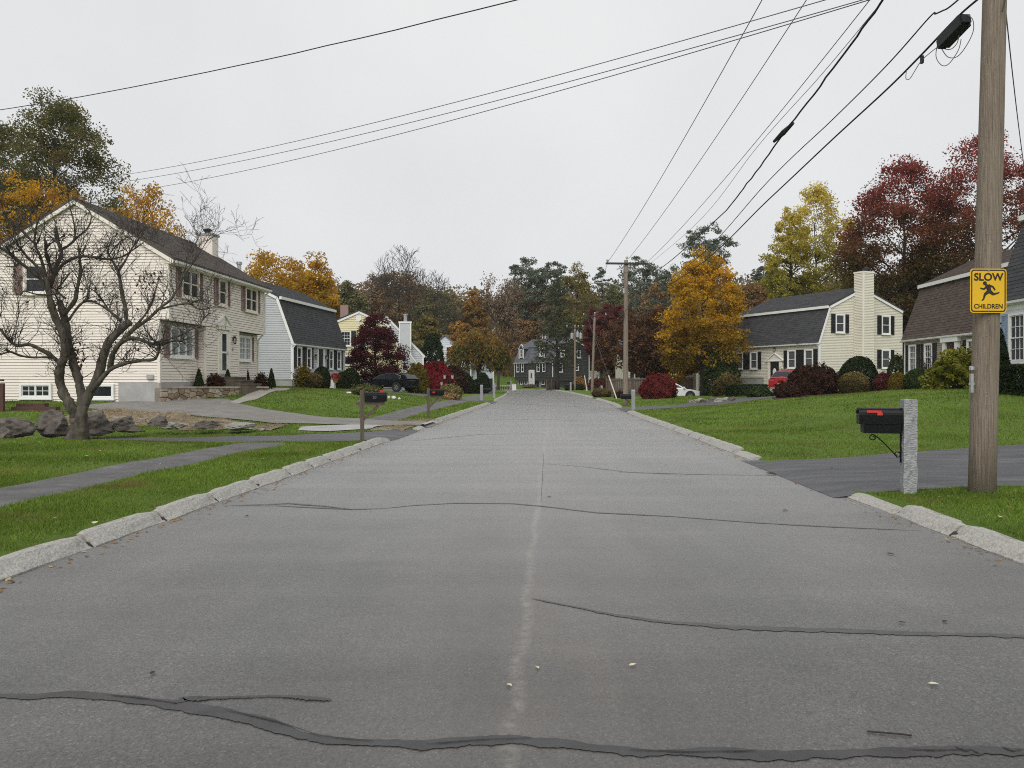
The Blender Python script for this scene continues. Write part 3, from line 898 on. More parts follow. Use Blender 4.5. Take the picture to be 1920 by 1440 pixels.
def kerb(y_list, fn, sign):
    root = empty('kerb', (0, 0, 0), kind='structure')
    for y0, y1, t0, t1 in y_list:
        kerb_line(root, fn, sign, y0, y1, t0, t1)
        sb = MB()                      # dark soil strip, its colour standing in for shade in the joints
        y0, y1 = y0 + 1.5, y1 - 1.5
        if y1 - y0 < 2: continue
        ks = max(2, int((y1 - y0) / 1.0))
        for i in range(ks + 1):
            y = y0 + (y1 - y0) * i / ks
            e = float(fn(y))
            sb.v += [(e - sign * .0 + sign * .015, y, .004), (e + sign * .06, y, .045), (e + sign * .21, y, .06)]
        for i in range(ks):
            for j in (0, 1):
                q = (3 * i + j, 3 * i + j + 1, 3 * i + j + 4, 3 * i + j + 3)
                sb.f.append(q if sign > 0 else q[::-1]); sb.m.append(0)
        sb.build('dark_joint_strip', M['mulch'], root, kind='stuff')
    return root
kerb([(-3.0, 20.3, 0, 1), (24.2, 25.6, 1, 1), (27.9, 51.0, 1, 1), (56.4, 104, 1, 0)], XL, -1)
kerb([(-3.0, 10.5, 0, 1), (15.3, 38.2, 1, 1), (43.6, 62.5, 1, 0), (66, 126, 0, 0)], XR, 1)
# flush granite strip across the pale drive's mouth
ribbon('drive_kerb', [(float(XL(25.6)) - .02, 25.6), (float(XL(27.9)) - .02, 27.9)], [(float(XL(25.6)) - .22, 25.6), (float(XL(27.9)) - .22, 27.9)], M['concrete'], n=8, k=2, off=.065, wob=0)

# ---- tar seals over the road's cracks
def unp(px, py, z=0.0):
    Y = (CAMZ - z) * F / (py - HY)
    return (gx(px, Y), Y)
def seal(pts, wds, m, name='crack_seal', z=.004, N=260):
    P = resample([unp(*p) for p in pts], N)
    w_ = np.interp(np.linspace(0, 1, N), np.linspace(0, 1, len(wds)), wds)
    n1 = np.convolve(rng.normal(0, 1, N + 4), np.ones(5) / 5, 'valid') * .10 + np.convolve(rng.normal(0, 1, N + 24), np.ones(25) / 25, 'valid') * .5
    n2 = np.convolve(rng.normal(0, 1, N + 4), np.ones(5) / 5, 'valid') * .22 + np.convolve(rng.normal(0, 1, N + 24), np.ones(25) / 25, 'valid') * .5
    ends = np.minimum(1, np.minimum(np.arange(N), np.arange(N)[::-1]) / 10.0); w_ = w_ * (.25 + .75 * ends)
    mb = MB()
    T = np.gradient(P, axis=0); T /= np.hypot(T[:, 0], T[:, 1])[:, None]
    Nn = np.c_[-T[:, 1], T[:, 0]]
    for i in range(N):
        a = P[i] + Nn[i] * w_[i] * (.5 + n1[i]); b = P[i] - Nn[i] * w_[i] * (.5 + n2[i])
        mb.v += [(a[0], a[1], z), (b[0], b[1], z)]
    for i in range(N - 1):
        mb.f.append((2 * i + 1, 2 * i + 3, 2 * i + 2, 2 * i)); mb.m.append(0)
    return mb.build(name, m, kind='structure')
seal([(-60, 1305), (60, 1309), (130, 1302), (230, 1312), (340, 1326), (420, 1338), (500, 1356), (560, 1380), (640, 1392), (720, 1397), (800, 1400), (880, 1392), (960, 1390), (1060, 1397), (1200, 1412), (1330, 1412), (1480, 1420), (1620, 1415), (1760, 1411), (1980, 1414)],
     [.05, .06, .075, .085, .08, .085, .09, .085, .08, .085, .08, .085], M['seal'])
seal([(325, 1322), (345, 1313), (420, 1311), (500, 1308), (560, 1309), (600, 1314), (622, 1315)], [.05, .035, .03, .028, .02, .045, .03], M['seal'], z=.006)
seal([(995, 1123), (1060, 1136), (1140, 1152), (1250, 1168), (1380, 1178), (1560, 1184), (1720, 1189), (1980, 1197)], [.02, .04, .055, .07, .075, .07, .07, .06], M['sealthin'])
seal([(430, 949), (520, 949), (600, 953), (660, 956), (720, 954), (780, 948), (860, 944), (960, 945), (1020, 950), (1120, 962), (1260, 969), (1420, 981), (1560, 989), (1730, 996)], [.03, .03, .07, .02, .03, .06, .05, .04, .06, .03, .03, .04, .03, .03], M['sealthin'])
seal([(430, 949), (540, 945), (610, 950), (660, 956)], [.02, .05, .05, .02], M['sealthin'], z=.006)
for pts, wd in (([(1020, 870), (1090, 875), (1180, 886), (1300, 893)], .025), ([(905, 788), (1000, 786), (1130, 790)], .05), ([(760, 828), (900, 815), (1040, 812)], .03), ([(1150, 885), (1300, 890), (1440, 892)], .04), ([(960, 757), (1060, 762), (1120, 763)], .09), ([(1019, 850), (1018, 880), (1016, 915), (1014, 945)], .010)):
    seal(pts, [wd * .5, wd, wd * .8, wd * .4], M['sealthin'], z=.005)

# fine cracks reopened in the wide seal and beside it
M['crack'] = mat('open_crack', (0.03, 0.03, 0.03), 0.9, 0.2, 9)
for pts in ([(1790, 1403), (1812, 1412), (1822, 1409), (1840, 1418)], [(1700, 1409), (1760, 1411), (1815, 1409)], [(1880, 1404), (1900, 1412), (1918, 1410)], [(420, 1334), (520, 1357), (600, 1384), (700, 1394)], [(200, 1306), (260, 1312), (330, 1322)], [(1180, 1410), (1290, 1414), (1420, 1412)], [(800, 1399), (900, 1391), (1000, 1388)]):
    seal(pts, [.006, .011, .005, .009], M['crack'], 'crack', .0075, 80)
# ---- grass blades on the near lawns
def grass():
    out = []
    def field(x0, x1, y0, y1, dens, h, wd, side):
        n = int((x1 - x0) * (y1 - y0) * dens)
        x = rng.uniform(x0, x1, n); y = rng.uniform(y0, y1, n)
        ok = (x < XL(y) - .27) if side < 0 else (x > XR(y) + .27)
        ok &= np.abs(x) < y * .78 + 2.2
        for p in PAVED:
            ok &= ~inside(p, x, y)
        for p in STRAW:
            ok &= ~(inside(p, x, y) & (rng.random(len(x)) < .93))
        x, y = x[ok], y[ok]
        # thin and bare patches
        pat = np.sin(x * 1.3 + 2 * np.sin(y * .7)) * np.sin(y * 1.1 + 1.5 * np.sin(x * .9))
        keep = rng.random(len(x)) < np.clip(.85 + .35 * pat, .3, 1)
        x, y, pat = x[keep], y[keep], pat[keep]
        z = gz(x, y)
        n = len(x)
        hh = h * .85 * rng.uniform(.5, 1.3, n) * (1 + .22 * pat)
        a = rng.uniform(0, 2 * np.pi, n)
        lean = rng.normal(0, .55, (n, 2)) * hh[:, None]
        ww = wd * rng.uniform(.7, 1.3, n)
        b1 = np.c_[x + np.cos(a) * ww, y + np.sin(a) * ww, z - .006]
        b2 = np.c_[x - np.cos(a) * ww, y - np.sin(a) * ww, z - .006]
        tp = np.c_[x + lean[:, 0], y + lean[:, 1], z + hh]
        out.append(np.stack([b1, b2, tp], 1).reshape(-1, 3))
    field(-8.5, -3.2, 5.2, 12, 2600, .05, .0045, -1)
    field(-13, -3.0, 12, 20, 1000, .055, .007, -1)
    field(-24, -2.2, 20, 32, 300, .06, .013, -1)
    field(-18, -.6, 32, 52, 110, .07, .022, -1)
    field(4.4, 8.5, 5.2, 11.2, 2800, .05, .0045, 1)
    field(4.6, 18, 14, 24, 560, .055, .008, 1)
    field(4.8, 24, 24, 36, 190, .06, .014, 1)
    field(5.4, 24, 36, 56, 80, .07, .022, 1)
    V = np.concatenate(out)
    return np_mesh('grass', V, 3, M['blade'])
def straw():
    out = []
    for p in STRAW:
        p = np.asarray(p); x0, y0 = p.min(0) - .25; x1, y1 = p.max(0) + .25
        n = int((x1 - x0) * (y1 - y0) * 330)
        x = rng.uniform(x0, x1, n); y = rng.uniform(y0, y1, n)
        jx, jy = x + rng.normal(0, .15, n), y + rng.normal(0, .15, n)
        ok = inside(p, jx, jy) & (rng.random(n) < .75)
        x, y = x[ok], y[ok]; n = len(x)
        z = gz(x, y) + .05
        a = rng.uniform(0, 6.28, n); l = rng.uniform(.05, .16, n); w_ = rng.uniform(.006, .014, n)
        c, s_ = np.cos(a), np.sin(a)
        up = rng.uniform(0, .05, n)
        out.append(np.stack([np.c_[x - s_ * w_, y + c * w_, z], np.c_[x + s_ * w_, y - c * w_, z], np.c_[x + c * l, y + s_ * l, z + up]], 1).reshape(-1, 3))
    return np_mesh('straw', np.concatenate(out), 3, M['strawblade'])
def blade_material():
    m = leafmat('grass_blades', [(0.060, 0.118, 0.011), (0.120, 0.202, 0.025), (0.172, 0.258, 0.040), (0.25, 0.285, 0.085)], 0.38, patch=.34, patch_col=(0.24, 0.20, 0.075), pthr=.60)
    return m
M['blade'] = blade_material()
link('grass', grass(), kind='stuff')
M['strawblade'] = leafmat('straw_blades', [(0.14, 0.10, 0.05), (0.33, 0.26, 0.15), (0.25, 0.17, 0.085), (0.42, 0.36, 0.25)], 0.15, patch=.3, patch_col=(0.12, 0.14, 0.04), pthr=.66)
link('straw', straw(), kind='stuff')
# ------------------------------------------------------------------ houses
def clip_band(poly, v0, v1):
    """clip a convex 2-D polygon to v0<=v<=v1"""
    def cl(p, s, lim):
        o = []
        for i in range(len(p)):
            a, b = p[i], p[(i + 1) % len(p)]
            ia, ib = s * (a[1] - lim) >= 0, s * (b[1] - lim) >= 0
            if ia: o.append(a)
            if ia != ib:
                t = (lim - a[1]) / (b[1] - a[1])
                o.append((a[0] + t * (b[0] - a[0]), lim))
        return o
    p = cl(poly, 1, v0)
    return cl(p, -1, v1) if len(p) > 2 else []

class House:
    """local frame: x along the front from its left end, y into the house, z up; the front faces -y"""
    def __init__(s, name, label, cat, X, Y, ang, z0):
        s.root = empty(name, (X, Y, z0), ang, label, cat)
        s.z0 = z0
        s.wins = {}
    def wl(s, wall, L=0, off=0):
        """point map for a wall: (u, v, out) -> local"""
        z0 = s.z0
        if wall == 'front': return lambda u, v, d: (u, off - d, v - z0)
        if wall == 'left': return lambda u, v, d: (off - d, u, v - z0)
        return lambda u, v, d: (off + d, u, v - z0)
    def siding(s, wall, polys, e, m, off=0.0, single=False, lap=.026):
        """lapped boards: each course leans out at its lower edge"""
        f = s.wl(wall, off=off)
        mb = MB()
        for poly in polys:
            vmin = min(p[1] for p in poly); vmax = max(p[1] for p in poly)
            k = 0
            v = vmin
            while v < vmax - .01:
                q = clip_band(poly, v, min(v + e * .86, vmax))
                if len(q) >= 3:
                    bt = [p for p in q if abs(p[1] - v) < 1e-5]
                    tp = [p for p in q if abs(p[1] - min(v + e * .86, vmax)) < 1e-5]
                    b = mb if not single else MB()
                    n = len(q)
                    d = lambda p: lap - (lap - .008) * (p[1] - v) / e
                    vs = [f(p[0], p[1], d(p)) for p in q]
                    order = tuple(range(n))
                    a0, a1, a2 = Vector(vs[0]), Vector(vs[1]), Vector(vs[2])
                    nor = (a1 - a0).cross(a2 - a0)
                    outw = Vector(f(0, 0, 1)) - Vector(f(0, 0, 0))
                    if nor.dot(outw) < 0: order = order[::-1]
                    b.add(vs, [order])
                    if len(bt) >= 2:
                        u0, u1 = min(p[0] for p in bt), max(p[0] for p in bt)
                        b.add([f(u0, v, lap), f(u1, v, lap), f(u1, v, -.01), f(u0, v, -.01)], [(0, 1, 2, 3)])
                        vt = min(v + e * .86, vmax)
                        if len(tp) >= 2:
                            ua, ub = min(p[0] for p in tp), max(p[0] for p in tp); b.add([f(ua, vt, .0125), f(ub, vt, .0125), f(ub, vt, -.01), f(ua, vt, -.01)], [(3, 2, 1, 0)])
                    if single: b.build('siding_board', m, s.root)
                v += e
        if not single and mb.v:
            mb.build('siding', m, s.root, kind='stuff')
    def prism(s, name, poly, x0, x1, m, inset=0.0):
        """wall core: poly in (y, world z)"""
        mb = MB()
        mb.prism([(y, z - s.z0) for y, z in poly], 'x', x0 + inset, x1 - inset)
        return mb.build(name, m, s.root)
    def bx(s, name, x0, x1, y0, y1, z0, z1, m, parent=None, kind=None, label=None):
        mb = MB(); mb.bb(x0, x1, y0, y1, z0 - s.z0, z1 - s.z0)
        return mb.build(name, m, parent or s.root, kind=kind, label=label)
    def slope(s, p0, p1, x0, x1, m, course=.15, tab=.3, show=True, thick=.10, over=0.0):
        """roof plane between (y,z) p0 (lower) and p1 (upper), x0..x1; laid with separate shingle tabs"""
        (y0, z0), (y1, z1) = p0, p1
        z0 -= s.z0; z1 -= s.z0
        a, b = Vector((0, y0, z0)), Vector((0, y1, z1))
        d = (b - a); Ls = d.length; d.normalize()
        nrm = Vector((0, -d.z, d.y))
        if nrm.z < 0: nrm = -nrm
        mb = MB()
        q = [a - nrm * thick, b - nrm * thick, b, a]
        vs = [(x0, p.y, p.z) for p in q] + [(x1, p.y, p.z) for p in q]
        mb.add(vs, [(0, 1, 2, 3), (7, 6, 5, 4), (0, 4, 5, 1), (1, 5, 6, 2), (2, 6, 7, 3), (3, 7, 4, 0)])
        r = mb.build('roof', m, s.root)
        if show:
            sb = MB()
            n = max(1, int(round(Ls / course)))
            e = Ls / n
            for i in range(n):
                x = x0 - (i % 2) * tab * .5
                while x < x1:
                    xa, xb = max(x0, x), min(x1, x + tab - .006)
                    x += tab
                    if xb - xa < .03: continue
                    h = .012 + rnd.uniform(0, .006)
                    lo = a + d * (i * e - .004 + rnd.uniform(-.006, .006)); hi = a + d * min(Ls, (i + 1) * e + .01)
                    A, B, C, D = lo + nrm * h, hi + nrm * .002, lo, hi
                    sb.add([(xa, A.y, A.z), (xb, A.y, A.z), (xb, B.y, B.z), (xa, B.y, B.z), (xa, C.y, C.z), (xb, C.y, C.z)],
                           [(0, 1, 2, 3), (4, 5, 1, 0)] if y1 > y0 else [(3, 2, 1, 0), (0, 1, 5, 4)])
            sb.build('shingles', m, r, kind='stuff')
        return r
    def rake(s, prof, x, m, wd=.16, th=.03, side=-1, drop=0.0):
        """trim boards along a gable's sloping edges; prof: (y,z) points"""
        for (ya, za), (yb, zb) in zip(prof[:-1], prof[1:]):
            mb = MB()
            d = Vector((0, yb - ya, zb - za)).normalized()
            nn = Vector((0, -d.z, d.y))
            if nn.z > 0: nn = -nn
            o = Vector((0, 0, 0))
            A = Vector((0, ya, za - s.z0)) + nn * drop; B = Vector((0, yb, zb - s.z0)) + nn * drop
            q = [A, B, B + nn * wd, A + nn * wd]
            x0, x1 = (x - th, x + .0) if side < 0 else (x, x + th)
            vs = [(x0, p.y, p.z) for p in q] + [(x1, p.y, p.z) for p in q]
            mb.add(vs, [(3, 2, 1, 0), (4, 5, 6, 7), (0, 1, 5, 4), (1, 2, 6, 5), (2, 3, 7, 6), (3, 0, 4, 7)])
            mb.build('rake_board', m, s.root)
    def window(s, wall, u, v0, v1, wd, off=0.0, style='sash', trim='white', shut=None, shw=.36, sides=(1, 1), glass='glass', mull=None, name='window', label=None, d=0.034, grid=False):
        key = (round(v1 - v0, 2), wd, style, trim, glass, grid)
        h = v1 - v0
        c = s.wl(wall, off=off)(u, v0, d)
        rz = {'front': 0, 'left': -math.pi / 2, 'right': math.pi / 2}[wall]
        if key not in WCACHE:
            fr = MB(); t = .085; dp = .07
            fr.bb(-wd / 2, -wd / 2 + t, -dp, .03, 0, h); fr.bb(wd / 2 - t, wd / 2, -dp, .03, 0, h)
            fr.bb(-wd / 2 + t, wd / 2 - t, -dp, .03, h - t, h); fr.bb(-wd / 2 + t, wd / 2 - t, -dp, .03, 0, t)
            si = MB(); si.bb(-wd / 2 - .04, wd / 2 + .04, -dp - .03, -.004, -.045, -.002)
            units = {'sash': 1, 'double': 2, 'triple': 3, 'slider': 2, 'fixed': 1, 'casement': 1}[style]
            iw = (wd - 2 * t) / units
            sa = MB(); panes = []; mu = MB()
            for k in range(units):
                x0 = -wd / 2 + t + k * iw; x1 = x0 + iw
                if k: sa.bb(x0 - .028, x0 + .028, -dp + .01, .02, t, h - t)
                sw = .035
                for (a, b) in ((x0, x0 + sw), (x1 - sw, x1)):
                    sa.bb(a + .001, b - .001, -.035, .018, t, h - t)
                sa.bb(x0 + sw, x1 - sw, -.035, .018, h - t - sw, h - t); sa.bb(x0 + sw, x1 - sw, -.035, .018, t, t + sw)
                if style in ('sash', 'double', 'triple'):
                    zm = h * .5
                    sa.bb(x0 + sw, x1 - sw, -.042, .016, zm - .022, zm + .022)
                    panes += [(x0 + sw, x1 - sw, t + sw, zm - .022), (x0 + sw, x1 - sw, zm + .022, h - t - sw)]
                else:
                    panes.append((x0 + sw, x1 - sw, t + sw, h - t - sw))
            if grid:
                for (a, b, z0, z1) in panes:
                    ng = 2 if b - a < .5 else 3
                    for g in range(1, ng): mu.bb(a + (b - a) * g / ng - .011, a + (b - a) * g / ng + .011, -.022, -.003, z0, z1)
                    mu.bb(a, b, -.0225, -.0035, (z0 + z1) / 2 - .011, (z0 + z1) / 2 + .011)
            pms = []
            for (a, b, z0, z1) in panes:
                p = MB(); p.bb(a, b, -.002, .012, z0, z1)
                pms.append(p.mesh('pane', M[glass]))
            WCACHE[key] = (fr.mesh('window_frame', M[trim]), si.mesh('sill', M[trim]), sa.mesh('sash', M[trim]), pms, mu.mesh('muntin', M[trim]) if grid else None)
        fr, si, sa, pms, mu = WCACHE[key]
        o = link(name, fr, s.root, c, rz, label=label)
        link('sill', si, o); link('sash', sa, o)
        for p in pms: link('pane', p, o)
        if mu: link('muntin', mu, o)
        if shut:
            k2 = ('sh', round(h, 2), shw, shut)
            if k2 not in WCACHE:
                b = MB()
                b.bb(-shw / 2, -shw / 2 + .05, -.04, -.004, 0, h); b.bb(shw / 2 - .05, shw / 2, -.04, -.004, 0, h)
                for z0, z1 in ((0, .07), (h * .46, h * .46 + .06), (h - .06, h)):
                    b.bb(-shw / 2 + .05, shw / 2 - .05, -.04, -.004, z0, z1)
                z = .085
                while z < h - .08:
                    if not (h * .46 - .03 < z < h * .46 + .075):
                        b.add([(-shw / 2 + .05, -.034, z - .012), (shw / 2 - .05, -.034, z - .012), (shw / 2 - .05, -.012, z + .02), (-shw / 2 + .05, -.012, z + .02)], [(0, 1, 2, 3)])
                    z += .035
                b.add([(-shw / 2 + .05, -.008, 0.01), (shw / 2 - .05, -.008, .01), (shw / 2 - .05, -.008, h - .01), (-shw / 2 + .05, -.008, h - .01)], [(0, 1, 2, 3)])
                WCACHE[k2] = b.mesh('shutter', M[shut])
            g = s.wl(wall, off=off)
            sg = {'front': 1, 'left': -1, 'right': 1}[wall]
            for q, on in zip((-1, 1), sides):
                if on:
                    link('shutter', WCACHE[k2], s.root, g(u + sg * q * (wd / 2 + shw / 2 + .02), v0, d), rz)
        return o
    def corner(s, x, y, z0, z1, m, wd=.11):
        s.bx('corner_board', x - wd / 2, x + wd / 2, y - wd / 2, y + wd / 2, z0, z1, m)
    def gutter(s, x0, x1, y, z, m='white'):
        mb = MB()
        z -= s.z0
        mb.prism([(y - .11, z), (y - .015, z - .02), (y - .0, z - .02), (y, z + .08), (y - .125, z + .08)], 'x', x0, x1)
        return mb.build('gutter', M[m], s.root)
    def downspout(s, pts, m='white'):
        mb = MB()
        mb.tube([(x, y, z - s.z0) for x, y, z in pts], .045, 6)
        return mb.build('downspout', M[m], s.root)
    def lantern(s, wall, u, v, off=0):
        f = s.wl(wall, off=off)
        mb = MB(); g = MB()
        x, y, z = f(u, v, .12)
        xb, yb, zb = f(u, v, .02)
        mb.box((xb, yb, zb + .04), (.09, .09, .16))
        mb.tube([(xb, yb, zb + .1), ((x + xb) / 2, (y + yb) / 2, zb + .2), (x, y, zb + .16)], .014, 5)
        mb.lathe((x, y, z - .02), [(.02, .2), (.085, .11), (.09, .10)], 8)
        mb.lathe((x, y, z - .17), [(.03, -.03), (.055, .0), (.055, .015)], 8)
        for k in range(4):
            a = math.pi / 4 + k * math.pi / 2
            mb.bar((x + .05 * math.cos(a), y + .05 * math.sin(a), z - .16), (x + .08 * math.cos(a), y + .08 * math.sin(a), z + .09), .012, .012)
        g.lathe((x, y, z - .16), [(.045, .01), (.07, .24)], 8)
        o = mb.build('wall_lantern', M['blackmetal'], s.root)
        g.build('lantern_glass', M['lampglass'], o)
WCACHE = {}

# ================= cream colonial, near on the west side
H = House('cream_house', 'large cream two storey house with dusty rose shutters behind the bare tree', 'house', -13.4, 30.0, math.atan2(.9985, .055), .62)
LX, DP, ze, zr = 9.8, 7.5, 6.40, 8.62
EXP = .112
z2 = 3.96                      # underside of the overhanging upper storey
H.prism('wall', [(.38, .3), (.38, z2 + .1), (DP, z2 + .1), (DP, .3)], .02, LX - .02, M['concrete'])
H.prism('wall', [(.02, z2), (.02, ze), (DP / 2, zr - .05), (DP, ze), (DP, z2)], .02, LX - .02, M['cream'])
H.bx('entry_bay', 3.2, 6.62, .02, .6, 1.42, z2 - .02, M['cream'])
H.siding('front', [[(0, z2), (LX, z2), (LX, ze), (0, ze)]], EXP, M['cream'], 0, True)
H.siding('front', [[(3.2, 1.45), (6.62, 1.45), (6.62, z2), (3.2, z2)]], EXP, M['cream'], .0, True)
H.siding('front', [[(0.0, 1.50), (3.2, 1.50), (3.2, z2 - .02), (0.0, z2 - .02)], [(6.62, 1.50), (LX, 1.50), (LX, z2 - .02), (6.62, z2 - .02)]], EXP, M['cream'], .38, True)
H.siding('left', [[(.38, 1.50), (1.98, 1.50), (1.98, z2), (.38, z2)], [(1.98, .72), (DP, .72), (DP, z2), (1.98, z2)]], EXP, M['cream'], 0, True)
H.siding('left', [[(0, z2), (DP, z2), (DP, ze), (DP / 2, zr), (0, ze)]], EXP, M['cream'], 0, True)
H.siding('left', [[(0.02, 1.46), (.38, 1.46), (.38, z2 - .01), (.02, z2 - .01)]], EXP, M['cream'], 3.19)
H.bx('foundation', -.03, .12, .36, 2.02, .35, 1.49, M['concrete'])
H.bx('foundation', .0, LX, .33, .40, .35, 1.49, M['concrete'])
H.bx('foundation', 3.22, 6.6, -.02, .35, .35, 1.44, M['concrete'])
H.bx('base_trim', -.04, -.005, 1.99, DP, .62, .72, M['creamtrim'])
H.bx('soffit', .01, 3.2, .005, .37, z2 - .05, z2 - .015, M['brownroof'])
H.bx('soffit', 6.62, LX, .005, .37, z2 - .05, z2 - .015, M['brownroof'])
H.bx('trim_band', -.005, LX, -.034, .0, z2 - .04, z2 + .05, M['creamtrim'])
H.corner(.03, .40, 1.48, z2 - .04, M['creamtrim']); H.corner(.02, .02, z2 + .05, ze - .02, M['creamtrim'])
H.corner(LX - .02, .02, z2 + .05, ze - .02, M['creamtrim']); H.corner(LX - .02, .39, 1.48, z2 - .06, M['creamtrim'])
H.corner(3.2, .03, 1.42, z2 - .05, M['creamtrim'], .1); H.corner(6.62, .03, 1.42, z2 - .05, M['creamtrim'], .1)
k = (zr - ze) / (DP / 2)
ov = .32
H.slope((-ov, ze - k * ov + .14), (DP / 2, zr + .14), -.16, LX + .16, M['brownroof'], .15, .32)
H.slope((DP + ov, ze - k * ov + .14), (DP / 2, zr + .14), -.16, LX + .16, M['brownroof'], show=False)
H.rake([(-ov + .02, ze - k * ov + .04), (DP / 2, zr + .04), (DP + ov, ze - k * ov + .04)], -.10, M['creamtrim'], .15, .05)
H.bx('eave_soffit', -.10, LX + .10, -ov + .02, .02, ze - k * ov - .10, ze - k * ov - .04, M['creamtrim'])
H.gutter(-.14, LX + .14, -ov + .03, ze - k * ov - .06)
H.downspout([(LX - .02, -.26, ze - .28), (LX + .02, -.06, ze - .5), (LX + .02, -.07, z2 + .1), (LX + .02, .28, z2 - .3), (LX + .02, .30, 1.2)])
for u, w_, st, sh in ((1.68, 1.5, 'double', .36), (4.75, .86, 'sash', .36), (8.05, 1.5, 'double', .36)):
    H.window('front', u, 4.93, 6.15, w_, 0, st, 'creamtrim', 'mauve', sh)
H.window('front', 1.72, 2.50, 3.76, 2.0, .38, 'triple', 'white', 'mauve', .40, glass='curtain')
H.window('front', 8.15, 2.52, 3.78, 1.55, .38, 'double', 'white', 'mauve', .36, sides=(0, 1), glass='curtain', grid=True)
H.window('left', 5.35, 4.96, 6.16, .98, 0, 'sash', 'creamtrim', 'mauve', .38)
H.window('left', 5.36, .86, 1.46, 1.30, 0, 'slider', 'white', grid=True)
H.window('left', 2.80, .84, 1.44, 1.25, 0, 'fixed', 'white', label='wide dark basement window in the gable wall')
# front door with pediment
H.bx('door_frame', 4.30, 4.42, -.09, .0, 1.78, 3.86, M['creamtrim']); H.bx('door_frame', 5.40, 5.52, -.09, .0, 1.78, 3.86, M['creamtrim'])
H.bx('door_frame', 4.22, 5.60, -.12, .0, 3.865, 4.02, M['creamtrim'])
mb = MB(); mb.prism([(4.12, 4.02 - H.z0), (5.70, 4.02 - H.z0), (4.91, 4.52 - H.z0)], 'y', -.06, -.016); mb.build('pediment', M['creamtrim'], H.root)
mb = MB()
for a, b in (((4.06, 4.05), (4.91, 4.58)), ((4.91, 4.58), (5.76, 4.05))):
    mb.bar((a[0], -.07, a[1] - H.z0), (b[0], -.07, b[1] - H.z0), .12, .07)
mb.bb(4.10, 5.72, -.13, -.02, 4.02 - H.z0, 4.07 - H.z0)
mb.build('pediment_trim', M['white'], H.root)
dr = MB()
for x0, x1, z0, z1 in ((4.52, 4.66, 1.84, 3.80), (5.16, 5.30, 1.84, 3.80), (4.66, 5.16, 3.68, 3.80), (4.66, 5.16, 1.84, 2.02), (4.66, 5.16, 2.80, 2.88)):
    dr.bb(x0, x1, -.075, -.02, z0 - H.z0, z1 - H.z0)
dro = dr.build('storm_door', M['white'], H.root)
for z0, z1 in ((2.02, 2.80), (2.88, 3.68)):
    g = MB(); g.bb(4.66, 5.16, -.05, -.03, z0 - H.z0, z1 - H.z0); g.build('pane', M['glass'], dro)
g = MB(); g.bb(5.19, 5.23, -.11, -.07, 2.74 - H.z0, 2.9 - H.z0); g.build('handle', M['steel'], dro)
H.bx('sidelight', 4.42, 4.52, -.06, -.018, 1.9, 3.8, M['creamtrim']); H.bx('sidelight', 5.30, 5.40, -.06, -.018, 1.9, 3.8, M['creamtrim'])
H.lantern('front', 5.95, 3.46)
t_ = bpy.data.curves.new('house_number', 'FONT'); t_.body = '2'; t_.size = .2; t_.extrude = .008
to = bpy.data.objects.new('tmp', t_); COL.objects.link(to)
bpy.context.view_layer.update()
nm_ = bpy.data.meshes.new_from_object(to); bpy.data.objects.remove(to)
nm_.materials.clear(); nm_.materials.append(M['armwood'])
def text_mesh(s, size, m, bold=0.0, ext=.002):
    c = bpy.data.curves.new('lettering', 'FONT'); c.body = s; c.size = size; c.extrude = ext; c.offset = bold
    c.align_x = 'CENTER'; c.align_y = 'CENTER'
    o = bpy.data.objects.new('tmp', c); COL.objects.link(o)
    bpy.context.view_layer.update()
    me = bpy.data.meshes.new_from_object(o)
    bpy.data.objects.remove(o)
    me.materials.clear(); me.materials.append(m)
    return me
o = link('house_number', nm_, H.root, (5.86, -.03, 2.95 - H.z0)); o.rotation_euler = (R(90), 0, 0)
o = H.bx('vent_hood', -.10, -.01, .60, .85, 1.62, 1.80, M['steel'])
# end chimney
mb = MB(); mb.bb(8.9, 9.6, 2.3, 3.1, 7.0 - H.z0, 8.95 - H.z0); ch = mb.build('chimney', M['cream'], H.root)
mb = MB(); mb.bb(8.84, 9.66, 2.24, 3.16, 8.95 - H.z0, 9.05 - H.z0); mb.build('chimney_crown', M['concrete'], ch)
mb = MB(); mb.lathe((9.25, 2.7, 9.05 - H.z0), [(.14, 0), (.14, .16), (.22, .17), (.22, .24), (.05, .30)], 10); mb.build('chimney_cap', M['black'], ch)
# entry steps, dark slate
st = empty('entry_steps', (0, 0, 0), 0, 'dark slate entry steps below the white storm door of the cream house', 'steps')
st.location = H.root.location; st.rotation_euler = H.root.rotation_euler
for i, (x0, x1, y0, y1, zt) in enumerate(((4.35, 5.7, -.75, -.05, 1.74), (4.4, 5.85, -1.05, -.1, 1.58), (4.45, 6.0, -1.32, -.2, 1.42))):
    mb = MB(); mb.bb(x0, x1, y0, y1, .8 - H.z0, zt - .05 - H.z0); o = mb.build('step', M['bluestone'], st)
    mb = MB(); mb.bb(x0 - .03, x1 + .03, y0 - .04, y1 - .001 * i, zt - .05 - H.z0, zt - H.z0); mb.build('tread', M['bluestone'], o)

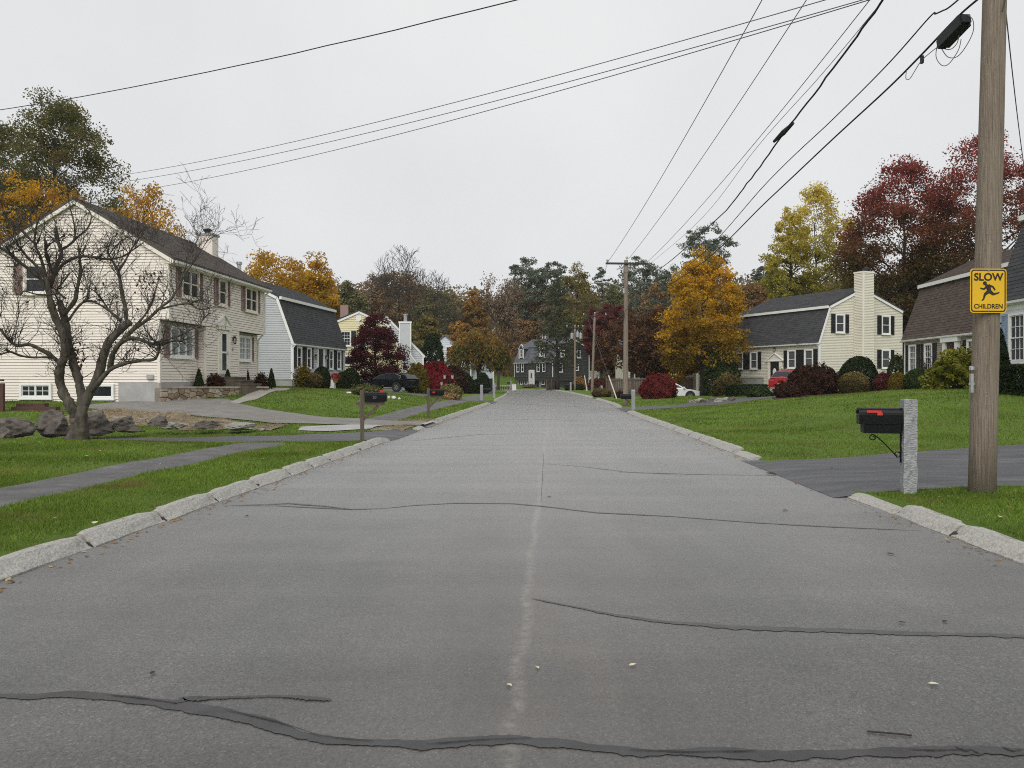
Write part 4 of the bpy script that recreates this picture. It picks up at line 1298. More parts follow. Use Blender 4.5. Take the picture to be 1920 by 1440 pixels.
# field-stone retaining wall before it
def voronoi_wall(u0, u1, top, bot, nx, nz, seed):
    rr = random.Random(seed)
    pts = []
    for i in range(nx):
        for j in range(nz):
            pts.append(((i + .5 + rr.uniform(-.42, .42)) / nx, (j + .5 + rr.uniform(-.4, .4)) / nz))
    cells = []
    for a in pts:
        poly = [(0, 0), (1, 0), (1, 1), (0, 1)]
        for b in pts:
            if a is b or abs(a[0] - b[0]) > .35: continue
            mx_, my_ = (a[0] + b[0]) / 2, (a[1] + b[1]) / 2
            # metric: x scaled by aspect
            ax = (u1 - u0); ay = 1.0
            nx_, ny_ = (b[0] - a[0]) * ax * ax, (b[1] - a[1]) * ay * ay
            out_ = []
            for i in range(len(poly)):
                p, q = poly[i], poly[(i + 1) % len(poly)]
                dp = (p[0] - mx_) * nx_ + (p[1] - my_) * ny_; dq = (q[0] - mx_) * nx_ + (q[1] - my_) * ny_
                if dp <= 0: out_.append(p)
                if (dp <= 0) != (dq <= 0):
                    t = dp / (dp - dq); out_.append((p[0] + t * (q[0] - p[0]), p[1] + t * (q[1] - p[1])))
            poly = out_
            if len(poly) < 3: break
        if len(poly) >= 3: cells.append(poly)
    return cells
wa, wb = Vector((-13.76, 29.93, 0)), Vector((-11.55, 36.3, 0))
wd_ = (wb - wa); wlen = wd_.length; wd_.normalize(); wn = Vector((wd_.y, -wd_.x, 0))
rw = empty('stone_wall', (wa.x, wa.y, .6), math.atan2(wd_.y, wd_.x), 'low field stone retaining wall holding the bed under the cream house', 'wall')
def wtop(u): return 1.28 - .008 * u
def wbot(u): return (.62 + .0 * u) if u < 3.2 else .62 + .15 * (u - 3.2)
mb = MB()
for i in range(12):
    u0, u1 = wlen * i / 12, wlen * (i + 1) / 12
    mb.add([(u0, -.0, wbot(u0) - .9), (u1, 0, wbot(u1) - .9), (u1, 0, wtop(u1) - .62), (u0, 0, wtop(u0) - .62), (u0, .5, wbot(u0) - .9), (u1, .5, wbot(u1) - .9), (u1, .5, wtop(u1) - .62), (u0, .5, wtop(u0) - .62)],
           [(0, 1, 2, 3), (3, 2, 6, 7), (0, 3, 7, 4), (1, 5, 6, 2)])
mb.build('mortar', M['mortar'], rw)
for cell in voronoi_wall(0, wlen, 0, 0, 20, 3, 5):
    cx_ = sum(p[0] for p in cell) / len(cell); cy_ = sum(p[1] for p in cell) / len(cell)
    P3 = []
    for p in cell:
        fx, fy = cx_ + (p[0] - cx_) * .90, cy_ + (p[1] - cy_) * .90
        u = fx * wlen; P3.append((u, wbot(u) + (wtop(u) - wbot(u)) * fy - .6))
    n = len(P3); cu = sum(p[0] for p in P3) / n; cv = sum(p[1] for p in P3) / n
    pr = rnd.uniform(.03, .07)
    mb = MB()
    vs = [(p[0], .01, p[1]) for p in P3] + [(p[0], -pr * .7, p[1]) for p in P3] + [(cu + (p[0] - cu) * .72, -pr + rnd.uniform(-.008, .008), cv + (p[1] - cv) * .72) for p in P3]
    fs = []
    for i in range(n):
        j = (i + 1) % n
        fs += [(i, j, j + n, i + n), (i + n, j + n, j + 2 * n, i + 2 * n)]
    fs.append(tuple(range(2 * n, 3 * n)))
    mb.add(vs, fs); mb.build('stone', M['stone%d' % rnd.choice([0, 0, 1, 1, 2, 3, 3, 4])], rw)
u = 0.0
while u < wlen - .1:
    l_ = min(rnd.uniform(.5, .95), wlen - u)
    mb = MB(); mb.box((u + l_ / 2, .2, wtop(u) - .585), (l_ - .02, .56, .07), rnd.uniform(-.02, .02)); mb.build('capstone', M['stone%d' % rnd.choice([0, 2, 4])], rw)
    u += l_
# the planted bed behind the wall
mb = MB()
vs = []
for i in range(14):
    t = wlen * i / 13
    p = wa + wd_ * t; q = Vector((-13.75 + .055 * (p.y - 30), p.y + .3, 0))
    vs += [(p.x - wn.x * .3, p.y - wn.y * .3, wtop(t) - .06), (q.x, q.y, wtop(t) + .02)]
mb.add(vs, [(2 * i, 2 * i + 2, 2 * i + 3, 2 * i + 1) for i in range(13)])
mb.build('planting_bed', M['mulch'], kind='structure')

# ================= blue-grey gambrel
def gambrel(H, Lx, Dp, zb, ze, b, zk, zr, sid, roof, trim, e=.125, ends=('left',), rear_low=False, single=False, found=.5, tab=.36, course=.16, brkboard=True, front_off=0, rear_ze=None, fmat='concrete'):
    fr = [(0, zb), (0, ze), (b, zk), (Dp / 2, zr)]
    re_ = [(Dp - b, zk), (Dp, ze), (Dp, zb)] if rear_ze is None else [(Dp, rear_ze), (Dp, zb)]
    prof = fr + re_
    core = [(min(max(y, .02), Dp - .02), z - (.03 if z > ze - .1 else 0)) for y, z in prof]
    H.prism('wall', core, .02, Lx - .02, M[sid])
    H.bx('foundation', .03, Lx - .03, .03, Dp - .03, zb - found - .5, zb + .02, M[fmat])
    H.siding('front', [[(0, zb), (Lx, zb), (Lx, ze), (0, ze)]], e, M[sid], 0, single)
    for en in ends:
        H.siding(en, [prof], e, M[sid], 0 if en == 'left' else Lx, single)
        x = -.06 if en == 'left' else Lx + .06
        roofline = [(-.16, ze - .12)] + fr[2:] + re_[:-1]
        roofline = [(y, z + .0) for y, z in roofline]
        H.rake(roofline, x, M[trim], .17, .04, -1 if en == 'left' else 1)
    k1 = (zk - ze) / b
    dx = .16
    H.slope((-dx, ze - k1 * .0 - .10), (b - .02, zk + .05), -.08, Lx + .08, M[roof], course, tab)
    k2 = (zr - zk) / (Dp / 2 - b)
    H.slope((b - .22, zk - k2 * .22 + .14), (Dp / 2, zr + .14), -.08, Lx + .08, M[roof], course, tab)
    if rear_ze is None:
        H.slope((Dp + dx, ze - .10), (Dp - b + .02, zk + .05), -.08, Lx + .08, M[roof], show=False)
        H.slope((Dp - b + .22, zk - k2 * .22 + .14), (Dp / 2, zr + .14), -.08, Lx + .08, M[roof], show=False)
    else:
        k3 = (zr - rear_ze) / (Dp / 2)
        H.slope((Dp + .25, rear_ze - k3 * .25 + .12), (Dp / 2, zr + .14), -.08, Lx + .08, M[roof], show=False)
    if brkboard:
        H.bx('break_board', -.10, Lx + .10, b - .26, b - .10, zk - .14, zk + .05, M[trim])
    H.bx('fascia', -.07, Lx + .07, -.14, .0, ze - .26, ze - .12, M[trim])
    H.gutter(-.08, Lx + .08, -.15, ze - .22)
    for x in (0.02, Lx - .02):
        H.corner(x, .03, zb, ze - .2, M[trim], .12)

H = House('grey_house', 'blue grey gambrel house with charcoal roof beside the cream house', 'house', -14.3, 50.0, math.atan2(.991, .132), 1.15)
gambrel(H, 9.8, 7.4, 1.62, 4.08, .95, 6.98, 8.35, 'greyside', 'blackroof', 'white', .118)
for u in (.98, 2.62, 6.78, 8.40):
    H.window('front', u, 2.36, 3.80, .80, 0, 'sash', 'white', 'blackshut', .36)
H.bx('door_surround', 4.06, 4.26, -.10, .0, 1.62, 3.78, M['white']); H.bx('door_surround', 5.20, 5.40, -.10, .0, 1.62, 3.78, M['white'])
H.bx('door_surround', 4.0, 5.46, -.14, .0, 3.785, 3.86, M['white'])
d_ = H.bx('door', 4.27, 5.19, -.05, -.016, 1.66, 3.77, M['blackshut']); H.bx('handle', 5.06, 5.10, -.10, -.05, 2.6, 2.72, M['steel'], d_)
H.lantern('front', 3.75, 3.2); H.lantern('front', 5.75, 3.2)
H.downspout([(.02, -.2, 3.86), (-.02, -.06, 3.66), (-.02, -.075, 1.5), (-.05, -.3, 1.28)])
mb = MB(); mb.lathe((.5, 3.9, 8.0 - H.z0), [(.13, 0), (.13, 1.25), (.19, 1.26), (.19, 1.42)], 10); mb.build('flue_pipe', M['steel'], H.root)
st = empty('doorstep', H.root.location, H.root.rotation_euler[2], 'white front steps of the blue grey gambrel house', 'steps')
for x0, x1, y0, zt in ((3.9, 5.6, -1.0, 1.60), (3.8, 5.7, -1.4, 1.40)):
    mb = MB(); mb.bb(x0, x1, y0, -.03, .7 - H.z0, zt - H.z0); mb.build('step', M['white'], st)
GH = H

# ================= yellow gambrel
H = House('yellow_house', 'pale yellow gambrel house behind the purple maple', 'house', -9.96, 70.0, R(98.5), .7)
gambrel(H, 10, 7.8, .85, 3.75, 1.3, 6.62, 7.78, 'yellow', 'blackroof', 'white', .2, course=.25, tab=.6)
H.window('left', 5.08, 4.62, 6.0, .95, 0, 'sash', 'white', 'blackshut', .4, grid=True)
H.window('left', 2.9, 4.62, 6.0, .95, 0, 'sash', 'white', 'blackshut', .4, grid=True)
H.window('left', 4.88, 2.9, 3.75, 1.0, 0, 'fixed', 'white')
H.bx('attic_vent', -.06, -.015, 3.7, 4.15, 6.85, 7.4, M['white'])
mb = MB(); mb.bb(2.0, 2.7, 5.0, 5.7, 6.9 - H.z0, 8.5 - H.z0); mb.build('chimney', M['mauve'], H.root)

# ================= pale grey cape with the tall end chimney
H = House('pale_grey_house', 'pale grey house with a tall white trimmed end chimney and navy shutters', 'house', -9.82, 85.0, R(97), .5)
prof = [(0, .7), (0, 4.4), (4, 8.6), (8, 4.4), (8, .7)]
H.prism('wall', [(min(max(y, .02), 7.98), z - (.03 if z > 4.3 else 0)) for y, z in prof], .02, 9.98, M['palegrey'])
H.siding('left', [prof], .25, M['palegrey']); H.siding('front', [[(0, .7), (10, .7), (10, 4.4), (0, 4.4)]], .25, M['palegrey'])
H.slope((-.25, 4.28), (4, 8.75), -.1, 10.1, M['greyroof'], .3, .7); H.slope((8.25, 4.28), (4, 8.75), -.1, 10.1, M['greyroof'], show=False)
H.rake([(-.25, 4.16), (4, 8.62), (8.25, 4.16)], -.06, M['white'], .2, .05)
H.corner(.02, .02, .6, 4.3, M['white'], .16)
H.bx('foundation', .02, 9.98, .03, 7.97, -.2, .7, M['concrete'])
H.window('left', 3.05, 5.1, 6.2, .75, 0, 'sash', 'white', 'navy', .42)
H.window('left', 5.3, 5.1, 6.2, .75, 0, 'sash', 'white', 'navy', .42)
mb = MB()
mb.prism([(.55, -.2), (2.6, -.2), (2.6, 7.85 - H.z0), (1.35, 7.85 - H.z0), (1.35, 4.25 - H.z0), (.75, 3.4 - H.z0), (.55, 3.4 - H.z0)], 'x', -.62, -.016)
ch = mb.build('chimney', M['palegrey'], H.root)
mb = MB()
mb.bb(-.66, -.5, 2.5, 2.64, 0, 7.8 - H.z0); mb.bb(-.66, -.5, 1.31, 1.45, 4.25 - H.z0, 7.8 - H.z0); mb.bb(-.68, -.0, 1.25, 2.7, 7.8 - H.z0, 7.98 - H.z0)
mb.bar((-.6, 1.38, 4.3 - H.z0), (-.6, .7, 3.4 - H.z0), .14, .14); mb.bb(-.66, -.5, .51, .65, 0, 3.4 - H.z0)
mb.build('chimney_trim', M['white'], ch)
mb = MB(); mb.lathe((-.3, 1.95, 7.98 - H.z0), [(.2, 0), (.2, .7), (.26, .72), (.26, .85)], 10); mb.build('flue', M['steel'], ch)

# ================= pale house behind the weeping tree
H = House('porch_house', 'pale blue house with white porch posts half hidden by the weeping tree', 'house', gx(893, 97), 97.0, R(84), .4)
prof = [(0, .8), (0, 4.0), (4, 7.2), (8, 4.0), (8, .8)]
H.prism('wall', prof, 0, 10, M['bluewhite'])
H.siding('left', [prof], .25, M['bluewhite']); H.slope((-.25, 3.9), (4, 7.3), -.2, 10.2, M['greyroof'], show=False); H.slope((8.25, 3.9), (4, 7.3), -.2, 10.2, M['greyroof'], show=False)
H.bx('foundation', .02, 9.98, .03, 7.97, -.3, .8, M['concrete'])
for y in (.4, 1.4, 2.6, 3.4, 4.2): H.bx('porch_post', -1.5, -1.38, y, y + .12, .6, 3.0, M['white'])
H.bx('porch_roof', -1.6, -.02, .1, 4.6, 3.0, 3.2, M['greyroof']); H.bx('porch_floor', -1.6, -.02, .1, 4.6, .4, .62, M['palegrey'])
H.window('left', 2.0, 1.4, 2.7, .9, 0, 'sash', 'white'); H.window('left', 3.5, 4.6, 5.8, .8, 0, 'sash', 'white')
# its shed
H = House('garden_shed', 'small pale shed with open doorway beside the round evergreen shrub', 'shed', gx(911, 92), 92, 0, .25)
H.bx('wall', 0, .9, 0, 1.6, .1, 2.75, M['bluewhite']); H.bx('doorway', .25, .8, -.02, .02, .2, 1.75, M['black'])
mb = MB(); mb.prism([(-.12, 2.72 - H.z0), (1.0, 2.72 - H.z0), (1.0, 2.84 - H.z0), (-.12, 2.84 - H.z0)], 'y', -.15, 1.7); mb.build('roof', M['palegrey'], H.root)
H.bx('corner_post', .86, .98, -.06, .03, .1, 2.72, M['white'])

# ================= charcoal house at the bend
H = House('charcoal_house', 'dark grey house with white trim and dormers at the bend of the road', 'house', .45, 137.0, math.atan2(-.819, .574), .45)
Lx, Dp = 11.0, 8.0
gambrel(H, Lx, Dp, 2.05, 4.70, 1.25, 7.25, 8.75, 'darkside', 'greyroof', 'white', .25, ends=('right',), course=.3, tab=.8, brkboard=False, rear_ze=7.05, found=.1, fmat='darkside')
H.bx('lower_wall', .5, Lx - .3, .45, Dp - .1, .2, 2.04, M['darkside'])
H.corner(Lx - .02, Dp - .03, .6, 6.9, M['white'], .16)
H.corner(.56, .45, .3, 2.0, M['white'], .16); H.corner(7.0, .45, .3, 2.0, M['white'], .16); H.corner(3.4, .45, .3, 2.0, M['white'], .12)
for u in (1.15, 2.55, 7.1, 8.7): H.window('front', u, 2.95, 4.5, .82, 0, 'sash', 'white', 'blackshut', .4)
for u in (1.6, 2.9, 7.9, 9.6): H.window('front', u, .75, 1.95, .8, .45, 'sash', 'white')
H.window('right', 1.55, 2.85, 4.4, 1.15, Lx, 'sash', 'white', 'blackshut', .4); H.window('right', 5.2, 3.15, 4.3, .8, Lx, 'sash', 'white')
H.window('right', 2.1, 5.4, 6.6, .85, Lx, 'sash', 'white'); H.window('right', 5.6, 5.3, 6.6, .8, Lx, 'sash', 'white')
H.bx('door_frame', 4.35, 6.0, -.08, .02, .8, 3.3, M['white'])
d_ = H.bx('door', 4.65, 5.7, -.13, -.085, .85, 3.1, M['doorwhite']); H.bx('pane', 5.05, 5.35, -.15, -.131, 1.9, 2.75, M['glass'], d_)
H.bx('porch_slab', 3.9, 6.3, -1.2, .3, .35, .8, M['bluestone'])
for u in (1.9, 7.9):
    mb = MB(); mb.prism([(u - .65, 5.35 - H.z0), (u + .65, 5.35 - H.z0), (u + .65, 7.1 - H.z0), (u, 7.75 - H.z0), (u - .65, 7.1 - H.z0)], 'y', .15, 2.6)
    d_ = mb.build('dormer', M['darkside'], H.root)
    mb = MB()
    for a, b in (((u - .85, 7.0), (u, 7.85)), ((u, 7.85), (u + .85, 7.0))):
        mb.bar((a[0], -.0 + .1, a[1] - H.z0), (b[0], .1, b[1] - H.z0), .16, .16)
    mb.bb(u - .7, u - .56, .06, .2, 5.3 - H.z0, 7.05 - H.z0); mb.bb(u + .56, u + .7, .06, .2, 5.3 - H.z0, 7.05 - H.z0)
    mb.build('dormer_trim', M['white'], d_)
    mb = MB()
    for sg in (-1, 1):
        mb.add([(u, .0, 7.86 - H.z0), (u + sg * .9, .0, 6.98 - H.z0), (u + sg * .9, 3.0, 6.98 - H.z0), (u, 3.0, 7.86 - H.z0), (u, .0, 7.94 - H.z0), (u + sg * .92, .0, 7.06 - H.z0), (u + sg * .92, 3.0, 7.06 - H.z0), (u, 3, 7.94 - H.z0)], [(0, 1, 2, 3), (7, 6, 5, 4), (0, 4, 5, 1), (1, 5, 6, 2), (3, 2, 6, 7)])
    mb.build('dormer_roof', M['greyroof'], d_)
    H.window('front', u, 5.55, 6.95, .7, .15, 'sash', 'white')
mb = MB(); mb.bb(2.6, 3.5, 4.2, 5.0, 8.0 - H.z0, 9.7 - H.z0); c_ = mb.build('chimney', M['mauve'], H.root)
mb = MB(); mb.bb(2.55, 2.75, 4.15, 4.35, 8.1 - H.z0, 9.75 - H.z0); mb.bb(3.35, 3.55, 4.15, 4.35, 8.1 - H.z0, 9.75 - H.z0); mb.build('chimney_trim', M['white'], c_)
# white rail deck at its far side
mb = MB(); mb.bb(Lx - 2.2, Lx - .1, Dp + .02, Dp + 2.6, 1.75 - H.z0, 2.0 - H.z0); dk = mb.build('deck', M['white'], H.root)
for i in range(12):
    mb = MB(); mb.bb(Lx - .16, Lx - .10, Dp + .15 + i * .2, Dp + .21 + i * .2, 2.0 - H.z0, 3.0 - H.z0); mb.build('baluster', M['white'], dk)
mb = MB(); mb.bb(Lx - .2, Lx - .06, Dp + .1, Dp + 2.6, 3.0 - H.z0, 3.1 - H.z0); mb.build('rail', M['white'], dk)

# ================= ivory gambrel on the east side
fd = Vector((-.41, .912, 0)).normalized()
Lx, Dp = 9.6, 8.6
X7, Y7 = 22.4 + fd.x * Lx, 56.0 + fd.y * Lx
H = House('ivory_house', 'ivory gambrel house with black shutters and a broad end chimney', 'house', X7, Y7, math.atan2(-fd.y, -fd.x), .92)
gambrel(H, Lx, Dp, 1.78, 4.42, .92, 6.98, 8.45, 'ivory', 'blackroof', 'white', .118, ends=('right',), rear_ze=6.9, found=.3)
H.bx('lower_wall', 3.9, 6.2, .0, .5, .5, 1.79, M['ivory'])
H.siding('front', [[(3.9, .75), (6.2, .75), (6.2, 1.78), (3.9, 1.78)]], .118, M['ivory'], 0)
H.bx('lower_wall', .3, 3.9, .4, 1.0, .5, 1.77, M['creamtrim'])
for u in (1.75, 3.0): H.window('front', u, .85, 1.66, .8, .4, 'fixed', 'white', 'blackshut', .3, sides=(1, 0))
for u in (1.12, 2.82): H.window('front', u, 2.45, 3.85, .86, 0, 'sash', 'white', 'blackshut', .38, glass='netted')
for u in (6.95, 8.65): H.window('front', u, 2.45, 3.85, .86, 0, 'sash', 'white', 'blackshut', .38, glass='netted')
H.window('right', 2.0, 5.05, 6.45, .92, Lx, 'sash', 'white', 'blackshut', .4)
H.window('right', 6.75, 5.05, 6.5, .92, Lx, 'sash', 'white', 'blackshut', .42); H.window('right', 6.75, 2.45, 3.9, .92, Lx, 'sash', 'white', 'blackshut', .42)
for x in (4.42, 5.66): H.bx('door_frame', x, x + .26, -.10, .0, .9, 3.02, M['creamtrim'])
d_ = H.bx('door', 4.70, 5.64, -.06, -.018, 1.0, 3.0, M['blackshut'])
mb = MB(); mb.lathe((0, 0, 0), [(.02, -.015), (.17, -.01), (.20, .0), (.17, .012), (.02, .015)], 12); wr = mb.build('wreath', M['white'], d_, (5.17, -.08, 2.2 - H.z0)); wr.rotation_euler = (R(90), 0, 0); wr.scale = (1, 1.5, 1)
mb = MB(); mb.prism([(4.25, 3.05 - H.z0), (6.10, 3.05 - H.z0), (5.17, 3.62 - H.z0)], 'y', -.07, -.016); mb.build('pediment', M['creamtrim'], H.root)
mb = MB()
for a, b in (((4.2, 3.08), (5.17, 3.68)), ((5.17, 3.68), (6.15, 3.08))): mb.bar((a[0], -.08, a[1] - H.z0), (b[0], -.08, b[1] - H.z0), .12, .07)
mb.bb(4.22, 6.13, -.14, -.02, 3.03 - H.z0, 3.10 - H.z0); mb.build('pediment_trim', M['white'], H.root)
H.lantern('front', 5.17, 3.95)
H.downspout([(Lx - .05, -.2, 4.2), (Lx + .03, -.06, 3.95), (Lx + .03, -.06, 1.2)])
# broad clapboarded chimney with a sloped shoulder
ys0, ys1 = 3.45, 4.5
mb = MB(); mb.bb(Lx + .02, Lx + .85, ys0, ys1, .4 - H.z0, 9.55 - H.z0); ch = mb.build('chimney', M['ivory'], H.root)
sv = MB()
z = 1.0
while z < 9.5:
    sv.add([(Lx + .85 + .03, ys0 - .03, z - H.z0), (Lx + .85 + .03, ys1 + .03, z - H.z0), (Lx + .858, ys1 + .008, z + .10 - H.z0), (Lx + .858, ys0 - .008, z + .10 - H.z0), (Lx + .84, ys0, z - H.z0), (Lx + .84, ys1, z - H.z0)], [(0, 1, 2, 3), (4, 5, 1, 0)])
    sv.add([(Lx + .02, ys0 - .03, z - H.z0), (Lx + .88, ys0 - .03, z - H.z0), (Lx + .858, ys0 - .008, z + .10 - H.z0), (Lx + .02, ys0 - .008, z + .10 - H.z0), (Lx + .02, ys0 + .01, z - H.z0), (Lx + .88, ys0 + .01, z - H.z0)], [(0, 1, 2, 3), (4, 5, 1, 0)])
    z += .118
sv.build('siding', M['ivory'], ch, kind='stuff')
mb = MB(); mb.bb(Lx + .80, Lx + .895, ys0 - .045, ys0 + .06, .5 - H.z0, 9.5 - H.z0); mb.bb(Lx + .0, Lx + .90, ys0 - .05, ys1 + .05, 9.5 - H.z0, 9.62 - H.z0); mb.build('chimney_trim', M['creamtrim'], ch)
mb = MB(); mb.lathe((Lx + .45, 4.2, 9.6 - H.z0), [(.2, 0), (.2, .15), (.3, .16), (.3, .3), (.1, .38)], 10); mb.build('chimney_cap', M['black'], ch)
mb = MB(); mb.prism([(1.6, .4 - H.z0), (ys0 - .002, .4 - H.z0), (ys0 - .002, 2.75 - H.z0), (1.6, 2.05 - H.z0)], 'x', Lx + .02, Lx + .8); sh_ = mb.build('chimney_shoulder', M['ivory'], H.root)
mb = MB(); mb.bar((Lx + .41, 1.5, 2.06 - H.z0), (Lx + .41, ys0 - .03, 2.84 - H.z0), .9, .06); mb.build('roof', M['blackroof'], sh_)

# ================= russet-roofed gambrel
H = House('brown_roof_house', 'tan gambrel house with a big brown shingle roof behind the golden shrub', 'house', 22.5, 44.0, math.atan2(-.9985, -.055), 1.2)
gambrel(H, 10.5, 7.6, 1.75, 3.98, 1.0, 6.95, 8.3, 'tan', 'brownroof2', 'white', .118, ends=('left',), found=.3, tab=.32, course=.15)
for u in (1.1, 2.9, 7.2, 9.0): H.window('front', u, 2.05, 3.55, .86, 0, 'sash', 'white', 'blackshut', .38, grid=True)
for x in (4.55, 5.75): H.bx('door_frame', x, x + .28, -.16, .0, 1.7, 3.5, M['white'])
H.bx('door_frame', 4.45, 6.13, -.22, .0, 3.505, 3.78, M['white'])
H.bx('door', 4.84, 5.74, -.06, -.018, 1.72, 3.5, M['doorred'])
H.lantern('front', 6.45, 3.15)
H.bx('step', 4.3, 6.3, -1.2, -.03, 1.0, 1.6, M['concrete'])

# ================= pale blue-white gambrel, nearest on the east side
H = House('blue_shutter_house', 'white sided gambrel with blue shutters at the right edge behind the pole', 'house', 18.05, 28.4, math.atan2(-.9985, -.055), 1.3)
gambrel(H, 12, 8.0, 1.62, 4.55, .95, 7.6, 9.0, 'bluewhite', 'blackroof', 'white', .125, ends=('left',), single=False, found=.3, tab=.32, course=.155)
H.bx('frieze', 0.1, 12, -.03, .0, 4.10, 4.34, M['white']); H.bx('water_table', 0.1, 12, -.06, .0, 1.55, 1.78, M['white'])
H.window('front', 1.15, 2.2, 3.98, 1.0, 0, 'sash', 'white', 'blueshut', .48, grid=True)
H.window('front', 4.2, 2.2, 3.98, 1.0, 0, 'sash', 'white', 'blueshut', .48, grid=True)

# ================= house and garage behind the orange maple
H = House('garage_house', 'cream house with a projecting garage behind the orange maple', 'house', gx(1172, 86), 86.0, 0, .5)
prof = [(0, .6), (0, 3.7), (4, 6.2), (8, 3.7), (8, .6)]
H.prism('wall', prof, 0, 11.2, M['ivory'])
H.siding('front', [[(0, .6), (11.2, .6), (11.2, 3.7), (0, 3.7)]], .25, M['ivory'])
H.slope((-.3, 3.55), (4, 6.3), -.2, 11.4, M['greyroof'], .3, .7); H.slope((8.3, 3.55), (4, 6.3), -.2, 11.4, M['greyroof'], show=False)
for u in (1.5, 4.2): H.window('front', u, 1.7, 3.0, 1.0, 0, 'sash', 'white', 'blackshut', .4)
H.bx('garage', 6.3, 10.4, -7.0, -.02, .2, 3.3, M['tan'])
H.bx('garage_trim', 6.25, 6.5, -7.06, -6.9, .2, 3.3, M['creamtrim']); H.bx('garage_trim', 6.5, 10.45, -7.06, -6.95, 2.95, 3.3, M['creamtrim'])
for x in (6.75, 8.85):
    g_ = H.bx('garage_door', x, x + 1.6, -7.08, -7.01, .3, 2.6, M['creamtrim'])
    for i in range(4): H.bx('door_panel', x + .1, x + 1.5, -7.10, -7.078, .38 + i * .56, .82 + i * .56, M['creamtrim'], g_)
mb = MB(); mb.add([(6.1, -7.3, 3.3 - H.z0), (10.6, -7.3, 3.3 - H.z0), (10.6, 0, 3.3 - H.z0), (6.1, 0, 3.3 - H.z0), (8.35, -7.3, 4.5 - H.z0), (8.35, 0, 4.5 - H.z0)], [(0, 1, 4), (0, 4, 5, 3), (1, 2, 5, 4), (0, 3, 2, 1)]); mb.build('garage_roof', M['greyroof'], H.root)
# ------------------------------------------------------------------ foliage
def leaf_quads(C, size, up=0.35, droop=0.0, aspect=.55, seed=0, face=None):
    """pointed leaf cards at centres C (n,3)"""
    r = np.random.default_rng(seed)
    n = len(C)
    nrm = r.normal(0, 1, (n, 3)); nrm[:, 2] += up * 2
    if face is not None: nrm += face
    nrm /= np.linalg.norm(nrm, axis=1)[:, None]
    t = r.normal(0, 1, (n, 3)); t[:, 2] -= droop * 3
    t -= nrm * (t * nrm).sum(1)[:, None]
    t /= np.maximum(np.linalg.norm(t, axis=1)[:, None], 1e-6)
    b = np.cross(nrm, t)
    s = size * r.uniform(.6, 1.4, n)[:, None]
    return np.stack([C - t * s, C + b * s * aspect, C + t * s, C - b * s * aspect], 1).reshape(-1, 3)

def crown_points(shape, n, seed, sparse=0.0, lob=.22):
    """clump centres in a crown of unit height and unit radius (x,y in -1..1, z 0..1)"""
    r = np.random.default_rng(seed)
    ph = r.uniform(0, 6.28, 6)
    P = []
    while len(P) < n:
        t = r.random()
        a = r.uniform(0, 2 * np.pi)
        if shape == 'round': R_ = math.sqrt(max(0, 1 - (2 * t - 1) ** 2)) ** .8
        elif shape == 'egg': R_ = math.sin(math.pi * min(1, (t * .92 + .06)) ** .8) ** .75
        elif shape == 'cone': R_ = (1 - t) ** .85 + .04
        elif shape == 'vase': R_ = (.35 + .65 * min(1, t * 1.5)) * math.sqrt(max(0, 1 - max(0, (t - .55) / .45) ** 2.2))
        elif shape == 'column': R_ = min(1, t * 6) ** .5 * (1 - max(0, (t - .55) / .45) ** 2) ** .6
        elif shape == 'dome': R_ = math.sqrt(max(0, 1 - t ** 2.2))
        else: R_ = 1
        R_ *= 1 + lob * (math.sin(2 * a + ph[0] + 3 * t) * .6 + math.sin(3 * a + ph[1] - 5 * t) * .5 + math.sin(5 * a + ph[2] + 9 * t) * .35)
        if r.random() > R_ + .12: continue
        u = r.random()
        rr = R_ * (.30 + .70 * u ** .45)
        zz = t + .05 * math.sin(3 * a + ph[3])
        P.append((rr * math.cos(a), rr * math.sin(a), zz))
    P = np.array(P)
    if sparse:
        f = np.sin(P[:, 0] * 4 + ph[4]) * np.sin(P[:, 1] * 4 + ph[5]) * np.sin(P[:, 2] * 7 + ph[1])
        P = P[(f > -1 + sparse * 1.0) | (r.random(len(P)) > sparse)]
    return P

